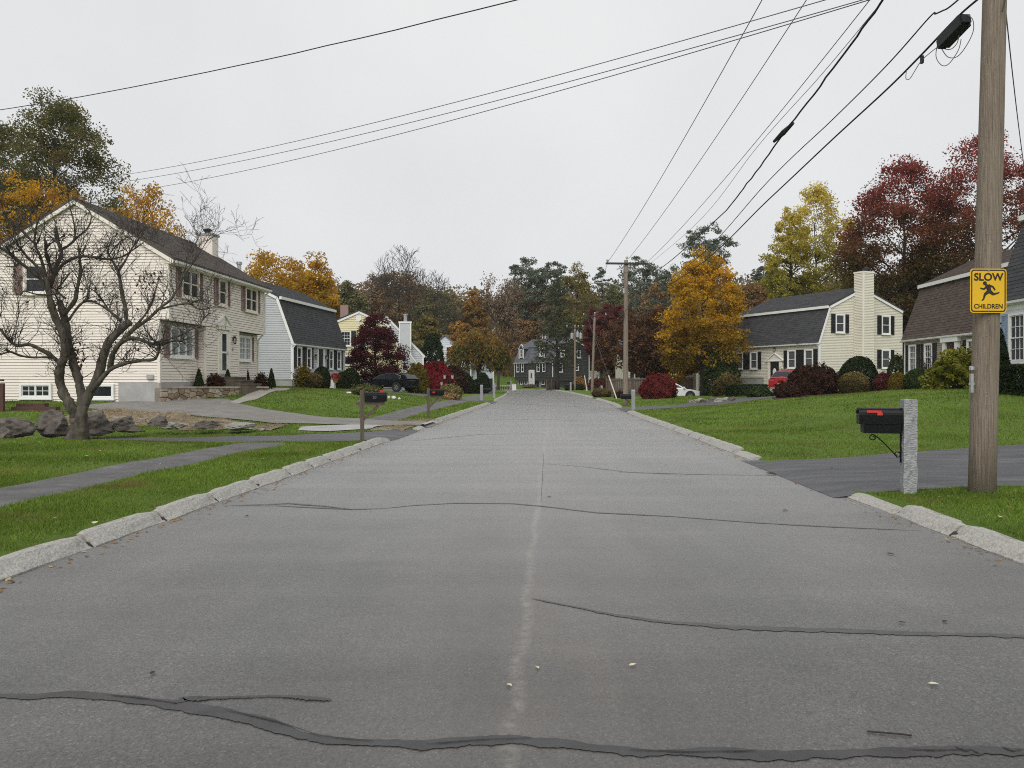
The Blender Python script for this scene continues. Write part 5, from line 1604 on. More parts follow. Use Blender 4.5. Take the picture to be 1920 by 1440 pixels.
TWIG_MB = MB
def make_tree(name, label, x, y, h, wdt, base, leaf, shape='egg', clumps=90, per=55, lsz=.16, seed=1, group=None, bark='darkbark', trunk_r=None, crad=.17, flat=.65, droop=0.0, sparse=0.0, z=None, limb=True, lean=0.0, dz=1.0, lob=.22, cat='tree', depth=1.0):
    """h: overall height, wdt: crown width, base: height where the crown begins"""
    z0 = gz1(x, y) - .05 if z is None else z
    root = empty(name, (x, y, z0), 0, label, cat, group)
    r = np.random.default_rng(seed + 100)
    P = crown_points(shape, clumps, seed, sparse, lob)
    ch = h - base
    C = P * np.array([wdt / 2, wdt / 2 * depth, ch]) + np.array([0, 0, base])
    C[:, 0] += lean * (C[:, 2] / h)
    rc = crad * wdt
    n = len(C)
    per = int(per * 1.55); lsz = lsz * .78
    q = r.normal(0, 1, (n, per, 3))
    q *= (r.random((n, per, 1)) ** .45) * .95 / np.maximum(np.linalg.norm(q, axis=2, keepdims=True), 1e-6)
    scl = r.uniform(.6, 1.35, (n, 1, 1))
    Q = C[:, None, :] + q * scl * np.array([rc, rc, rc * flat])
    Q = Q.reshape(-1, 3)
    if droop:
        Q[:, 2] -= np.abs(r.normal(0, 1, len(Q))) * droop * rc
    face = None
    V = leaf_quads(Q, lsz, .35, droop, seed=seed)
    me = np_mesh('crown', V, 4, L[leaf])
    tr = trunk_r or (.016 * h + .05)
    mb = MB()
    top = base + ch * .72
    pts, rad = [], []
    k = 8
    for i in range(k + 1):
        t = i / k
        pts.append((lean * t * top / h + r.normal(0, .012) * h * .3 * t, r.normal(0, .012) * h * .3 * t, -.25 + (top + .25) * t)); rad.append(tr * (1.25 if i == 0 else 1) * (1 - .82 * t))
    mb.tube(pts, rad, 7)
    if limb:
        idx = r.permutation(n)[:min(n, 46)]
        for i in idx:
            c = Vector(C[i])
            zz = max(base * .85, min(top * .95, c.z - (.35 + .25 * r.random()) * math.hypot(c.x, c.y)))
            t = (zz + .25) / (top + .25)
            a_ = int(min(k - 1, t * k)); f = t * k - a_
            s = Vector(pts[a_]).lerp(Vector(pts[a_ + 1]), f)
            m_ = s.lerp(c, .5) + Vector((r.normal(0, .03) * wdt, r.normal(0, .03) * wdt, .05 * wdt))
            r0 = tr * (1 - .8 * t) * .42
            mb.tube([s, m_, c], [r0, r0 * .6, r0 * .18], 4, cap=False)
    mb.build('trunk', M[bark], root, smooth=True)
    link('crown', me, root)
    return root

def make_bare(name, label, x, y, h, wdt, seed=1, depth=5, r0=.3, bark='twig', base=.3, group=None, leaf=None, nleaf=0, lsz=.1, z=None, spread=.62, rmin=.004):
    z0 = gz1(x, y) - .05 if z is None else z
    root = empty(name, (x, y, z0), 0, label, 'tree', group)
    rr = random.Random(seed)
    tb, tw = MB(), MB()
    ends = []
    def grow(p, d, ln, rad, lev):
        k = 4
        pts, rs = [p], [rad]
        for i in range(k):
            d = (d + Vector((rr.gauss(0, .11), rr.gauss(0, .11), rr.gauss(.05, .07)))).normalized()
            p = p + d * ln / k
            pts.append(p); rs.append(max(rmin, rad * (1 - .42 * (i + 1) / k)))
        (tb if lev < 2 else tw).tube(pts, rs, 6 if lev < 2 else (4 if lev < 4 else 3), cap=False)
        if lev >= depth:
            ends.append(p); return
        nb = 3 if lev < 3 else rr.choice((2, 3, 3))
        for b in range(nb):
            ax = Vector((rr.gauss(0, 1), rr.gauss(0, 1), rr.gauss(.1, .5))).normalized()
            nd_ = (d * (1 - spread * .5) + ax * spread * rr.uniform(.65, 1.15)).normalized()
            s = pts[-1] if b < 2 else pts[rr.choice((2, 3))]
            grow(s, nd_, ln * rr.uniform(.62, .86), rs[-1] * rr.uniform(.6, .85), lev + 1)
    grow(Vector((0, 0, -.2)), Vector((0, 0, 1)), h * base, r0, 0)
    # fit the drawn height and width
    allv = np.array(tb.v + tw.v)
    sx = wdt / 2 / max(1e-3, np.percentile(np.abs(allv[:, :2]), 98)); sz = h / allv[:, 2].max()
    for m_ in (tb, tw): m_.v = [(a * sx, b * sx, c * sz if c > 0 else c) for a, b, c in m_.v]
    o = tb.build('trunk', M[bark], root, smooth=True)
    tw.build('branches', M[bark], root, smooth=True)
    if leaf:
        E = np.array([tuple(e) for e in ends]) * np.array([sx, sx, sz])
        r = np.random.default_rng(seed)
        Q = E[r.integers(0, len(E), nleaf)] + r.normal(0, .035 * wdt, (nleaf, 3))
        link('crown', np_mesh('crown', leaf_quads(Q, lsz, seed=seed), 4, L[leaf]), root)
    return root

def make_shrub(name, label, x, y, wdt, h, leaf, seed=1, n=3500, lsz=.05, shape='dome', depth=None, group=None, z=None, rough=.10, sk=.0, cat='shrub', inner=True, stems=True):
    z0 = gz1(x, y) if z is None else z
    root = empty(name, (x, y, z0), 0, label, cat, group)
    r = np.random.default_rng(seed)
    dp = depth or wdt
    a = r.uniform(0, 2 * np.pi, n); t = r.random(n)
    if shape == 'dome':
        ct = r.uniform(-.55, 1, n); st = np.sqrt(1 - ct ** 2)
        U = np.c_[st * np.cos(a), st * np.sin(a), (ct + .55) / 1.55]
    elif shape == 'cone':
        t = 1 - np.sqrt(r.random(n)) ; rad = (1 - t) ** .8 * np.minimum(1, (t + .06) * 9) ** .5
        U = np.c_[rad * np.cos(a), rad * np.sin(a), t]
    elif shape == 'box':
        P = r.uniform(-1, 1, (n, 3)); k = r.integers(0, 5, n)
        P[k == 0, 0] = 1; P[k == 1, 0] = -1; P[k == 2, 1] = -1; P[k == 3, 1] = 1; P[k == 4, 2] = 1
        U = P * np.array([1, 1, .5]) + np.array([0, 0, .5])
    elif shape == 'loose':
        ct = r.uniform(-.5, 1, n); st = np.sqrt(1 - ct ** 2)
        U = np.c_[st * np.cos(a), st * np.sin(a), (ct + .5) / 1.5] * (r.random(n) ** .35)[:, None] * r.uniform(.8, 1.15, n)[:, None]
    ph = r.uniform(0, 6.28, 8)
    w_ = np.sin(5 * a + ph[0] + U[:, 2] * 5) * np.sin(U[:, 2] * 9 + ph[1] + 2 * a) + .6 * np.sin(11 * a + ph[2]) * np.sin(U[:, 2] * 17 + ph[3])
    w_ = w_ + (1.1 if rough > .055 else .25) * np.sin(3 * a + ph[4] + 2 * U[:, 2]) * np.cos(5 * U[:, 2] + ph[5] + a)
    sc = (1 + rough * w_ - np.abs(r.normal(0, .06, n)))[:, None]
    cen = np.array([0, 0, .45])
    Q = (cen + (U - cen) * sc) * np.array([wdt / 2, dp / 2, h])
    Q[:, 2] = np.maximum(Q[:, 2], .02)
    if rough > .055 and shape != 'cone':
        ks = 46                         # sprigs that grow out past the rest
        pick = r.integers(0, n, ks); m_ = max(8, int(n * .0028))
        base = Q[pick]; dr = (U[pick] - cen) * np.array([wdt / 2, dp / 2, h]); dr /= np.linalg.norm(dr, axis=1)[:, None]
        dr[:, 2] = np.abs(dr[:, 2]) + .25
        tt = r.random((ks, m_, 1)) * (.10 * min(wdt, 2.2) * r.uniform(.5, 1.5, (ks, 1, 1)))
        Sx = (base[:, None, :] + dr[:, None, :] * tt + r.normal(0, lsz * .5, (ks, m_, 3))).reshape(-1, 3)
        Q = np.concatenate([Q, Sx]); U = np.concatenate([U, np.repeat(U[pick], m_, 0)])
    Nf = (U - cen); Nf /= np.maximum(np.linalg.norm(Nf, axis=1)[:, None], 1e-6)
    V = leaf_quads(Q, lsz, .2, seed=seed, face=Nf * 1.0)
    link('foliage', np_mesh('foliage', V, 4, L[leaf]), root)
    mb = MB()
    if stems:
        for i in range(9):
            b = rnd.uniform(0, 6.28); q = rnd.uniform(.25, .6)
            mb.tube([(rnd.uniform(-.08, .08) * wdt, rnd.uniform(-.08, .08) * dp, -.08), (math.cos(b) * q * wdt * .25, math.sin(b) * q * dp * .25, h * .4), (math.cos(b) * q * wdt * .5, math.sin(b) * q * dp * .5, h * .72)], [.018 + .008 * wdt, .012 + .005 * wdt, .006], 5)
        mb.build('stems', M['darkbark'], root)
    return root

# ---- the old bare crab-apple on the west lawn, limbs traced as they grow
def lawn_tree():
    Y0 = 18.0
    x0 = gx(146, Y0); z0 = gz1(x0, Y0)
    root = empty('bare_tree', (x0, Y0, z0 - .05), 0, 'gnarled bare tree with mossy forked trunk on the west lawn', 'tree')
    rr = random.Random(21)
    tb, tw = MB(), MB()
    lim = []
    def q(px, py, dy):
        Y = Y0 + dy
        return Vector((gx(px, Y) - x0, dy, gzp(py, Y) - z0 + .05))
    def limb(pts, r0, r1, d0, d1, bark=True):
        r0 *= .70; r1 *= .74
        n = len(pts)
        P = [q(px, py, d0 + (d1 - d0) * i / (n - 1) + (rr.uniform(-.05, .05) if 0 < i < n - 1 else 0)) for i, (px, py) in enumerate(pts)]
        # smooth: Catmull-Rom
        O, RR = [], []
        for i in range(n - 1):
            a, b, c, d = P[max(0, i - 1)], P[i], P[i + 1], P[min(n - 1, i + 2)]
            for k in range(6):
                t = k / 6
                O.append(.5 * ((2 * b) + (c - a) * t + (2 * a - 5 * b + 4 * c - d) * t * t + (3 * b - a - 3 * c + d) * t ** 3))
                RR.append((r0 + (r1 - r0) * ((i + t) / (n - 1))) * rr.uniform(.92, 1.1))
        O.append(P[-1]); RR.append(r1)
        tb.tube(O, RR, 14 if r0 > .08 else 8, jit=.30 if r0 > .08 else .22, jf=4.5)
        lim.append((O, RR))
    # trunk: two stems fused at the foot
    limb([(139, 832), (141, 820), (145, 800), (145, 782), (141, 764)], .25, .17, 0, 0)
    limb([(153, 832), (153, 808), (152, 785), (155, 762)], .22, .155, -.05, -.05)
    limb([(122, 826), (128, 820), (138, 812), (142, 800)], .05, .14, -.1, 0)
    limb([(168, 827), (164, 818), (158, 806)], .06, .12, .1, 0)
    limb([(143, 780), (130, 757), (118, 738), (112, 712), (113, 690), (120, 668), (122, 650), (116, 622), (104, 595), (94, 560), (88, 520)], .17, .085, 0, -.35)
    limb([(154, 778), (154, 745), (147, 712), (137, 680), (130, 650), (126, 620), (120, 592), (112, 565)], .155, .09, 0, .3)
    limb([(152, 776), (165, 742), (182, 708), (193, 672), (203, 645), (222, 622), (245, 603)], .165, .10, 0, .35)
    # low west limbs
    limb([(116, 686), (98, 668), (76, 655), (55, 646), (32, 648), (18, 638), (6, 624), (-12, 600)], .075, .03, -.05, -.7)
    limb([(104, 672), (88, 670), (58, 670), (36, 666), (18, 660), (-8, 668)], .045, .02, 0, -1.1)
    # crown from the west stems
    limb([(92, 550), (78, 525), (55, 505), (38, 492), (22, 478), (4, 466), (-14, 460)], .07, .028, -.3, -.9)
    limb([(38, 492), (28, 500), (12, 500)], .03, .015, -.6, -.7)
    limb([(92, 545), (84, 510), (76, 480), (66, 458), (68, 430), (76, 405)], .06, .018, -.3, -.8)
    limb([(88, 525), (70, 500), (52, 482), (36, 462), (28, 450)], .05, .03, -.35, -.2)
    limb([(66, 458), (40, 432), (18, 412), (-6, 398)], .03, .012, -.7, -1.2)
    limb([(94, 540), (104, 505), (116, 476), (108, 450), (105, 428)], .075, .045, -.2, .2)
    limb([(100, 512), (88, 480), (86, 452)], .05, .035, -.2, -.6)
    limb([(112, 470), (130, 460), (146, 445), (165, 428), (172, 404), (160, 388)], .05, .012, .2, .9)
    limb([(100, 520), (120, 495), (146, 482), (176, 482), (200, 486), (228, 482), (248, 470), (270, 455)], .055, .02, .1, 1.0)
    limb([(138, 455), (142, 430), (136, 405), (130, 380), (127, 352)], .028, .009, .3, .2)
    limb([(118, 592), (140, 565), (146, 538), (152, 508), (150, 485), (148, 462)], .075, .03, .2, .8)
    limb([(124, 560), (108, 545), (118, 530), (132, 512)], .04, .02, 0, -.4)
    limb([(110, 548), (96, 552), (70, 552), (46, 546), (40, 552)], .035, .015, -.2, -.8)
    limb([(128, 602), (150, 572), (168, 564), (192, 574), (228, 600)], .04, .03, .2, .6)
    # east side
    limb([(168, 738), (186, 716), (206, 694), (232, 682), (262, 676), (288, 674), (296, 664), (300, 650)], .085, .035, .1, -.5)
    limb([(206, 694), (212, 664), (228, 642), (250, 634), (276, 642), (300, 646), (322, 640), (345, 638)], .09, .028, .05, -.4)
    limb([(238, 608), (236, 580), (230, 555), (226, 528), (222, 508)], .07, .045, .3, .6)
    limb([(222, 510), (212, 490), (204, 474), (206, 458)], .04, .018, .6, .9)
    limb([(222, 510), (236, 488), (248, 466), (262, 448), (270, 438)], .04, .014, .6, 1.2)
    limb([(226, 602), (208, 585), (194, 566), (180, 548), (164, 538)], .04, .012, .4, .8)
    limb([(228, 640), (250, 618), (276, 600), (300, 578), (322, 560), (336, 535), (344, 510)], .07, .022, .3, .9)
    limb([(250, 615), (268, 596), (280, 578), (288, 560), (294, 536)], .045, .014, .4, 1.1)
    limb([(300, 580), (330, 572), (356, 570), (374, 580), (394, 578)], .038, .016, .5, .6)
    limb([(356, 570), (376, 562), (393, 565)], .022, .012, .5, .4)
    limb([(292, 642), (330, 632), (358, 618), (374, 612), (380, 600), (394, 586)], .032, .018, -.3, -.2)
    limb([(276, 643), (296, 656), (306, 664), (330, 664)], .028, .012, -.3, -.6)
    limb([(336, 536), (350, 512), (362, 494), (378, 470), (392, 450), (420, 436), (444, 430)], .024, .006, .9, 1.4)
    limb([(344, 512), (356, 480), (370, 452), (380, 424), (376, 402)], .02, .005, .8, 1.0)
    limb([(200, 486), (216, 464), (238, 446), (262, 444), (286, 452), (310, 462), (330, 480)], .022, .007, .7, 1.3)
    limb([(20, 648), (30, 610), (36, 580), (28, 540), (8, 510)], .014, .005, -.5, -1.0)
    # twigs: every limb throws crooked shoots
    def twig(p, d, ln, rad, lev):
        k = 5
        pts, rs = [p], [rad]
        for i in range(k):
            d = (d + Vector((rr.gauss(0, .20), rr.gauss(0, .2), rr.gauss(.07, .16)))).normalized()
            p = p + d * ln / k
            pts.append(p); rs.append(max(.0034, rad * (1 - .7 * (i + 1) / k)))
        tw.tube(pts, rs, 4 if lev == 0 else 3, cap=False)
        if lev < 2:
            for b in range(rr.choice((2, 3, 4)) if lev == 0 else rr.choice((1, 2, 3))):
                i = rr.randint(1, k)
                ax = Vector((rr.gauss(0, 1), rr.gauss(0, 1), rr.gauss(.25, .8))).normalized()
                twig(pts[i], (d * .55 + ax * .75).normalized(), ln * rr.uniform(.4, .8), rs[i] * .75, lev + 1)
        tips.append(pts[-1])
    tips = []
    for (O, RR_) in lim:
        if RR_[0] > .2 or RR_[0] < .0: continue
        n = len(O)
        Ls = sum((O[i + 1] - O[i]).length for i in range(n - 1))
        for t in range(int(Ls * 8.5) + 3):
            i = rr.randint(int(n * .30), n - 1)
            if O[i].z < 1.35: continue
            d = (O[min(n - 1, i + 1)] - O[max(0, i - 1)]).normalized()
            ax = Vector((rr.gauss(0, .8), rr.gauss(0, .8), rr.gauss(.85, .6))).normalized()
            twig(O[i], (d * .4 + ax).normalized(), rr.uniform(.28, .95), min(.013, RR_[i] * .5), 0)
    tb.build('trunk', M['mossbark'], root, smooth=True)
    tw.build('twigs', M['twig'], root, smooth=True)
    r = np.random.default_rng(3)
    Q = []
    for (px, py, dy, n, s) in ((150, 664, .2, 26, .10), (152, 680, .2, 14, .07), (148, 645, .2, 12, .07), (268, 527, .6, 34, .15), (285, 520, .7, 16, .12)):
        c = q(px, py, dy)
        Q.append(np.array(c) + r.normal(0, s, (n, 3)))
    T = np.array([tuple(t) for t in tips])
    Q.append(T[r.integers(0, len(T), 90)])
    Q = np.concatenate(Q)
    link('leaves', np_mesh('leaves', leaf_quads(Q, .045, droop=.8, seed=9), 4, L['darkrust']), root)
lawn_tree()

# ---- trees behind the cream house
def T(px, Y, top, wpx, base_py, **k):
    """place by where the trunk stands, crown top and width in the photograph, at distance Y"""
    x = gx(px, Y); z0 = gz1(x, Y) - .05
    h = gzp(top, Y) - z0
    return dict(x=x, y=Y, h=h, wdt=wpx / F * Y, base=max(.5, gzp(base_py, Y) - z0), **k)
make_tree('oak_tree', 'tall olive green oak rising behind the cream house', seed=3, leaf='oak', shape='egg', clumps=190, per=130, lsz=.105, crad=.13, sparse=.35, **T(105, 50, 192, 235, 440), lob=.3)
make_tree('oak_tree', 'olive green oak cut by the left picture edge behind the cream house', seed=4, leaf='oak', shape='egg', clumps=110, per=120, lsz=.105, crad=.14, **T(-40, 52, 230, 190, 460))
make_tree('birch_tree', 'amber yellow tree behind the left slope of the cream house roof', seed=5, leaf='gold', shape='round', clumps=90, per=90, lsz=.10, crad=.14, droop=.3, **T(60, 43, 338, 170, 520))
make_tree('birch_tree', 'loose golden birch behind the ridge of the cream house', seed=6, leaf='gold', shape='egg', clumps=80, per=75, lsz=.10, crad=.13, droop=.8, sparse=.2, **T(272, 46, 340, 150, 520), bark='twig')
make_tree('maple_tree', 'golden brown maple above the blue grey gambrel roof', seed=7, leaf='goldgreen', shape='round', clumps=140, per=90, lsz=.17, crad=.13, **T(535, 78, 480, 170, 640))
make_tree('maple_tree', 'orange gold maple at the far end of the blue grey gambrel roof', seed=8, leaf='maplegold', shape='egg', clumps=110, per=80, lsz=.17, crad=.14, **T(597, 80, 488, 90, 660))
make_bare('bare_tree', 'tall leafless tree standing clear of the woods behind the purple maple', gx(782, 106), 106, 19.2, 165 / F * 112, seed=15, depth=7, r0=.42, base=.2, rmin=.018, spread=.7)
# ---- woods beyond the houses, many leaf colours lightened in place of thicker haze
wood = 'trees of the far woods'
def bg(name, label, px, Y, top, wpx, base_py, leaf, shape, seed, **k):
    a = dict(clumps=125, per=75, lsz=.23, crad=.15)
    a.update(k)
    return make_tree(name, label, leaf=leaf, shape=shape, seed=seed, group=wood, **T(px, Y, top, wpx, base_py), **a)
bg('broadleaf_tree', 'dull green tree between the golden maple and the brown woods', 655, 118, 536, 70, 640, 'green', 'egg', 31)
bg('broadleaf_tree', 'brown leaved tree left of the tall leafless tree', 698, 125, 520, 85, 640, 'greybrown', 'egg', 32, per=36)
bg('oak_tree', 'russet oak behind the tall leafless tree', 748, 128, 512, 110, 640, 'rust', 'round', 33)
bg('broadleaf_tree', 'dark green brown tree right of the tall leafless tree', 818, 122, 545, 100, 660, 'green', 'egg', 34)
bg('maple_tree', 'yellow olive tree below the leafless tree near the chimney', 800, 105, 590, 70, 680, 'olive', 'egg', 35)
bg('maple_tree', 'soft orange tree left of the twiggy brown tree', 888, 120, 545, 60, 680, 'orange', 'egg', 36)
make_bare('broadleaf_tree', 'twiggy grey brown tree thinning to bare branches above the road end', gx(935, 112), 112, 17, 105 / F * 112, seed=9, depth=6, r0=.3, base=.2, leaf='greybrown', nleaf=5200, lsz=.15, group=wood, spread=.5, rmin=.03)
bg('maple_tree', 'small bright orange tree left of the weeping tree', 866, 100, 608, 62, 690, 'orange', 'round', 37, per=80)
bg('maple_tree', 'soft orange tree between the twiggy tree and the spruce', 990, 152, 535, 60, 690, 'orange', 'egg', 38)
bg('pine_tree', 'broad dark pine on the skyline left of the spruce', 985, 150, 492, 80, 620, 'pine', 'round', 39, flat=.6, sparse=.2, clumps=170, crad=.12, per=50, lob=.34)
bg('pine_tree', 'smaller dark pine on the skyline directly left of the gold green maple', 1038, 152, 496, 62, 620, 'pine', 'round', 40, flat=.6, sparse=.2, clumps=170, crad=.12, per=50, lob=.34)
bg('maple_tree', 'tall gold green maple behind the charcoal house', 1082, 140, 500, 78, 690, 'olive', 'egg', 41, clumps=130)
bg('maple_tree', 'wide gold brown maple behind the roof of the charcoal house', 1105, 146, 545, 95, 700, 'olive', 'egg', 42)
bg('pine_tree', 'grey green pine with open branches left of the crossarm pole', 1128, 155, 503, 52, 640, 'pine', 'egg', 43, flat=.5, sparse=.4, clumps=110, crad=.12, per=40, lob=.34)
bg('pine_tree', 'dense dark pine directly behind the crossarm pole', 1200, 150, 490, 95, 650, 'pine', 'round', 44, flat=.6, sparse=.2, clumps=170, crad=.12, per=50, lob=.34)
bg('pine_tree', 'dark pine between the crossarm pole and the orange maple', 1255, 150, 505, 80, 660, 'pine', 'round', 45, flat=.6, sparse=.2, clumps=170, crad=.12, per=50, lob=.34)
bg('pine_tree', 'tallest pine on the skyline above the orange maple', 1322, 140, 428, 88, 560, 'pine', 'vase', 46, flat=.6, sparse=.2, clumps=170, crad=.12, per=50, lob=.34)
bg('maple_tree', 'crimson maple left of the crossarm pole', 1128, 112, 578, 62, 690, 'crimson', 'round', 47)
bg('maple_tree', 'crimson maple behind the crossarm pole', 1163, 114, 574, 55, 680, 'crimson', 'round', 48)
bg('broadleaf_tree', 'dull green tree behind the crimson maples', 1150, 130, 540, 70, 680, 'green', 'egg', 49)
bg('oak_tree', 'red brown oak left of the orange maple top', 1228, 112, 525, 75, 680, 'rust', 'egg', 50, clumps=80)
bg('oak_tree', 'rust oak between the orange maple and the ivory house', 1412, 100, 528, 70, 640, 'rust', 'egg', 51)
bg('pine_tree', 'dark evergreen behind the ridge of the ivory house', 1440, 120, 506, 80, 620, 'pine', 'round', 52, flat=.6, crad=.12, clumps=150)
bg('broadleaf_tree', 'brown tree filling the woods behind the charcoal house', 1030, 150, 545, 90, 700, 'brown', 'egg', 53)
bg('broadleaf_tree', 'rust brown tree behind the left end of the charcoal house', 965, 148, 600, 90, 715, 'rust', 'round', 54)
bg('broadleaf_tree', 'dark rust maple right of the third pole', 1164, 98, 610, 95, 715, 'darkrust', 'round', 55, clumps=90, per=70)
make_tree('maple_tree', 'big dark maroon maple between the second pole and the orange maple', seed=56, leaf='darkrust', shape='round', clumps=130, per=80, lsz=.19, crad=.14, **T(1222, 78, 588, 150, 702))
make_tree('maple_tree', 'dark maroon maple low behind the red bush', seed=57, leaf='darkrust', shape='round', clumps=100, per=80, lsz=.17, crad=.14, **T(1275, 74, 610, 110, 700))
make_tree('spruce_tree', 'tall dark spruce standing before the charcoal house', seed=58, leaf='spruce', shape='cone', clumps=170, per=46, lsz=.15, crad=.13, flat=.2, droop=.25, sparse=.5, **T(1045, 116, 512, 92, 684), lob=.25)
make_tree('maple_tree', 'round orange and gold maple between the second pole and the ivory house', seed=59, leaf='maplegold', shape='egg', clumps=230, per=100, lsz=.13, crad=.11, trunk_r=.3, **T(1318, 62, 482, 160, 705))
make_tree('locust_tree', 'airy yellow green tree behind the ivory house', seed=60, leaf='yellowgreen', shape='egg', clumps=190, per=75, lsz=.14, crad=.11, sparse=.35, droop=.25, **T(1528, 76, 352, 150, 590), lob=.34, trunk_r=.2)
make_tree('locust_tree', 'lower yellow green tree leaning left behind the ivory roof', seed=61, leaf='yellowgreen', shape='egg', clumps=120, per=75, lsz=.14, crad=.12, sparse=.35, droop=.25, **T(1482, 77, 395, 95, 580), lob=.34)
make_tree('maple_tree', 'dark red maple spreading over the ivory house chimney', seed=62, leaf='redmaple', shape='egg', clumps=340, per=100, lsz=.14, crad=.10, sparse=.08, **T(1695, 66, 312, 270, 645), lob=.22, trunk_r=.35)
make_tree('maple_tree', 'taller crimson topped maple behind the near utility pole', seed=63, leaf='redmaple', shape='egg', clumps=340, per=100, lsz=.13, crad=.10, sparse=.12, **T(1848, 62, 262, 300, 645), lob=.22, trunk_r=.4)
make_tree('broadleaf_tree', 'dull gold tree low between the ivory house and the brown roofed house', seed=64, leaf='goldgreen', shape='round', clumps=50, per=60, lsz=.14, crad=.16, **T(1690, 70, 600, 90, 715))
make_tree('broadleaf_tree', 'green tree behind the upper windows of the ivory house', seed=65, leaf='redmaple', shape='round', clumps=60, per=70, lsz=.14, crad=.16, **T(1650, 75, 480, 120, 640))

def woodland():
    """the mass of the far wood: crowns beyond telling apart"""
    r = np.random.default_rng(77)
    out = []
    for i in range(520):
        Y = r.uniform(156, 240); px = r.uniform(540, 1750)
        x = gx(px, Y); z0 = gz1(x, Y)
        h = r.uniform(10, 16.5); w_ = r.uniform(3, 5.5)
        P = r.normal(0, 1, (170, 3)); P /= np.linalg.norm(P, axis=1)[:, None]
        P *= r.uniform(.5, 1, (170, 1))
        C = P * np.array([w_, w_, h * .42]) + np.array([x, Y, z0 + h * .55])
        out.append(C)
    return np.concatenate(out)
L['wood'] = leafmat('far_wood_leaves', [(0.12, 0.095, 0.055), (0.20, 0.14, 0.07), (0.165, 0.15, 0.075)], 0.2)  # lightened leaf colours stand in for haze over the far wood
WC = woodland()
link('woodland', np_mesh('woodland', leaf_quads(WC, .52, seed=5), 4, L['wood']), kind='stuff')

# ---- garden trees and shrubs, west
make_tree('japanese_maple', 'purple japanese maple before the yellow house', seed=70, leaf='purple', shape='egg', clumps=210, per=90, lsz=.09, crad=.12, flat=.62, **T(704, 64, 594, 108, 716), bark='darkbark', sparse=.12, lob=.3)
def weeping():
    Y = 84; x = gx(897, Y); z0 = gz1(x, Y)
    root = empty('weeping_tree', (x, Y, z0), 0, 'weeping cherry with trailing orange and green branches beside the road', 'tree')
    r = np.random.default_rng(12)
    wd2, top, bot = 118 / F * Y / 2, gzp(618, Y) - z0, gzp(700, Y) - z0
    Q = []
    mb = MB()
    mb.tube([(0, 0, -.2), (.1, 0, 1.2), (-.1, .1, 2.6), (.1, 0, 4.2)], [.28, .2, .17, .1], 8)
    for i in range(170):
        a = r.uniform(0, 6.28); u = r.random() ** .55
        R_ = wd2 * u
        zt = top * (1 - .32 * u ** 2.2) * r.uniform(.86, 1.03)
        ln = r.uniform(1.4, 3.6) * (.5 + .7 * u)
        zb = max(bot * r.uniform(.75, 1.4), zt - ln)
        n = int(34 * (zt - zb)) + 12
        t = r.random(n)
        cx, cy = R_ * math.cos(a), R_ * math.sin(a)
        Q.append(np.c_[cx * (1 + .10 * t) + r.normal(0, .16, n), cy * (1 + .10 * t) + r.normal(0, .16, n), zt + (zb - zt) * t])
        if i % 5 == 0:
            mb.tube([(0, 0, 2.4), (cx * .5, cy * .5, zt * .98), (cx, cy, zt)], [.07, .045, .02], 4, cap=False)
    Q = np.concatenate(Q)
    mb.build('trunk', M['darkbark'], root, smooth=True)
    link('crown', np_mesh('crown', leaf_quads(Q, .15, droop=1.2, aspect=.4, seed=4), 4, L['weeping']), root)
weeping()
def shrub_px(name, label, px, Y, base_py, top_py, wpx, leaf, seed, z=None, **k):
    x = gx(px, Y)
    z0 = gz1(x, Y) if z is None else z
    h = gzp(top_py, Y) - z0
    return make_shrub(name, label, x, Y, wpx / F * Y, h, leaf, seed, z=z0, **k)
shrub_px('arborvitae', 'large dark rounded evergreen beside the pale grey house chimney', 811, 90, 700, 626, 46, 'darkgreen', 1, shape='dome', n=6000, lsz=.14, rough=.06)
shrub_px('golden_shrub', 'tall gold and green shrub beside the parked black car', 782, 62, 742, 684, 38, 'bushgold', 2, n=7000, lsz=.07, rough=.14)
shrub_px('burning_bush', 'bright crimson bush right of the golden shrub', 818, 72, 730, 680, 58, 'burning', 3, n=8000, lsz=.085, rough=.12)
shrub_px('dark_shrub', 'dark maroon shrub merging into the crimson bush', 852, 76, 728, 688, 50, 'barberry', 4, n=6000, lsz=.09, rough=.14)
shrub_px('dark_shrub', 'low black green shrub left of the weeping tree', 872, 78, 728, 700, 30, 'darkgreen', 5, n=3000, lsz=.09, rough=.12)
shrub_px('round_evergreen', 'round dark evergreen under the weeping tree beside the shed', 905, 80, 731, 699, 26, 'darkgreen', 6, n=4000, lsz=.09, rough=.05)
shrub_px('dark_shrub', 'dark shrub left of the round evergreen under the weeping tree', 888, 79, 731, 712, 22, 'darkgreen', 7, n=2500, lsz=.09, rough=.1)
shrub_px('perennial_clump', 'straw and green peony clump around the twin lantern post', 845, 53.5, 752, 721, 42, 'drygreen', 8, shape='loose', n=5000, lsz=.075, cat='plant')
shrub_px('dry_fern', 'tan withered fern clump at the pavement below the lantern post', 842, 51.5, 755, 737, 34, 'dry', 9, shape='loose', n=2600, lsz=.07, cat='plant')
shrub_px('clipped_shrub', 'dark round clipped shrub left of the doorstep at the blue grey house', 603, 48.3, 716, 687, 33, 'darkgreen', 10, n=5000, lsz=.05, rough=.04)
shrub_px('clipped_shrub', 'dark round clipped shrub right of the doorstep at the blue grey house', 657, 53, 716, 690, 36, 'darkgreen', 11, n=5000, lsz=.055, rough=.04)
shrub_px('clipped_shrub', 'small dark shrub beside the red mum pot', 642, 51.5, 718, 697, 24, 'darkgreen', 12, n=3000, lsz=.05, rough=.05)
shrub_px('garden_shrub', 'feathery olive shrub at the near corner of the blue grey house', 570, 46.5, 716, 684, 36, 'bushgold', 13, shape='loose', n=3200, lsz=.06)
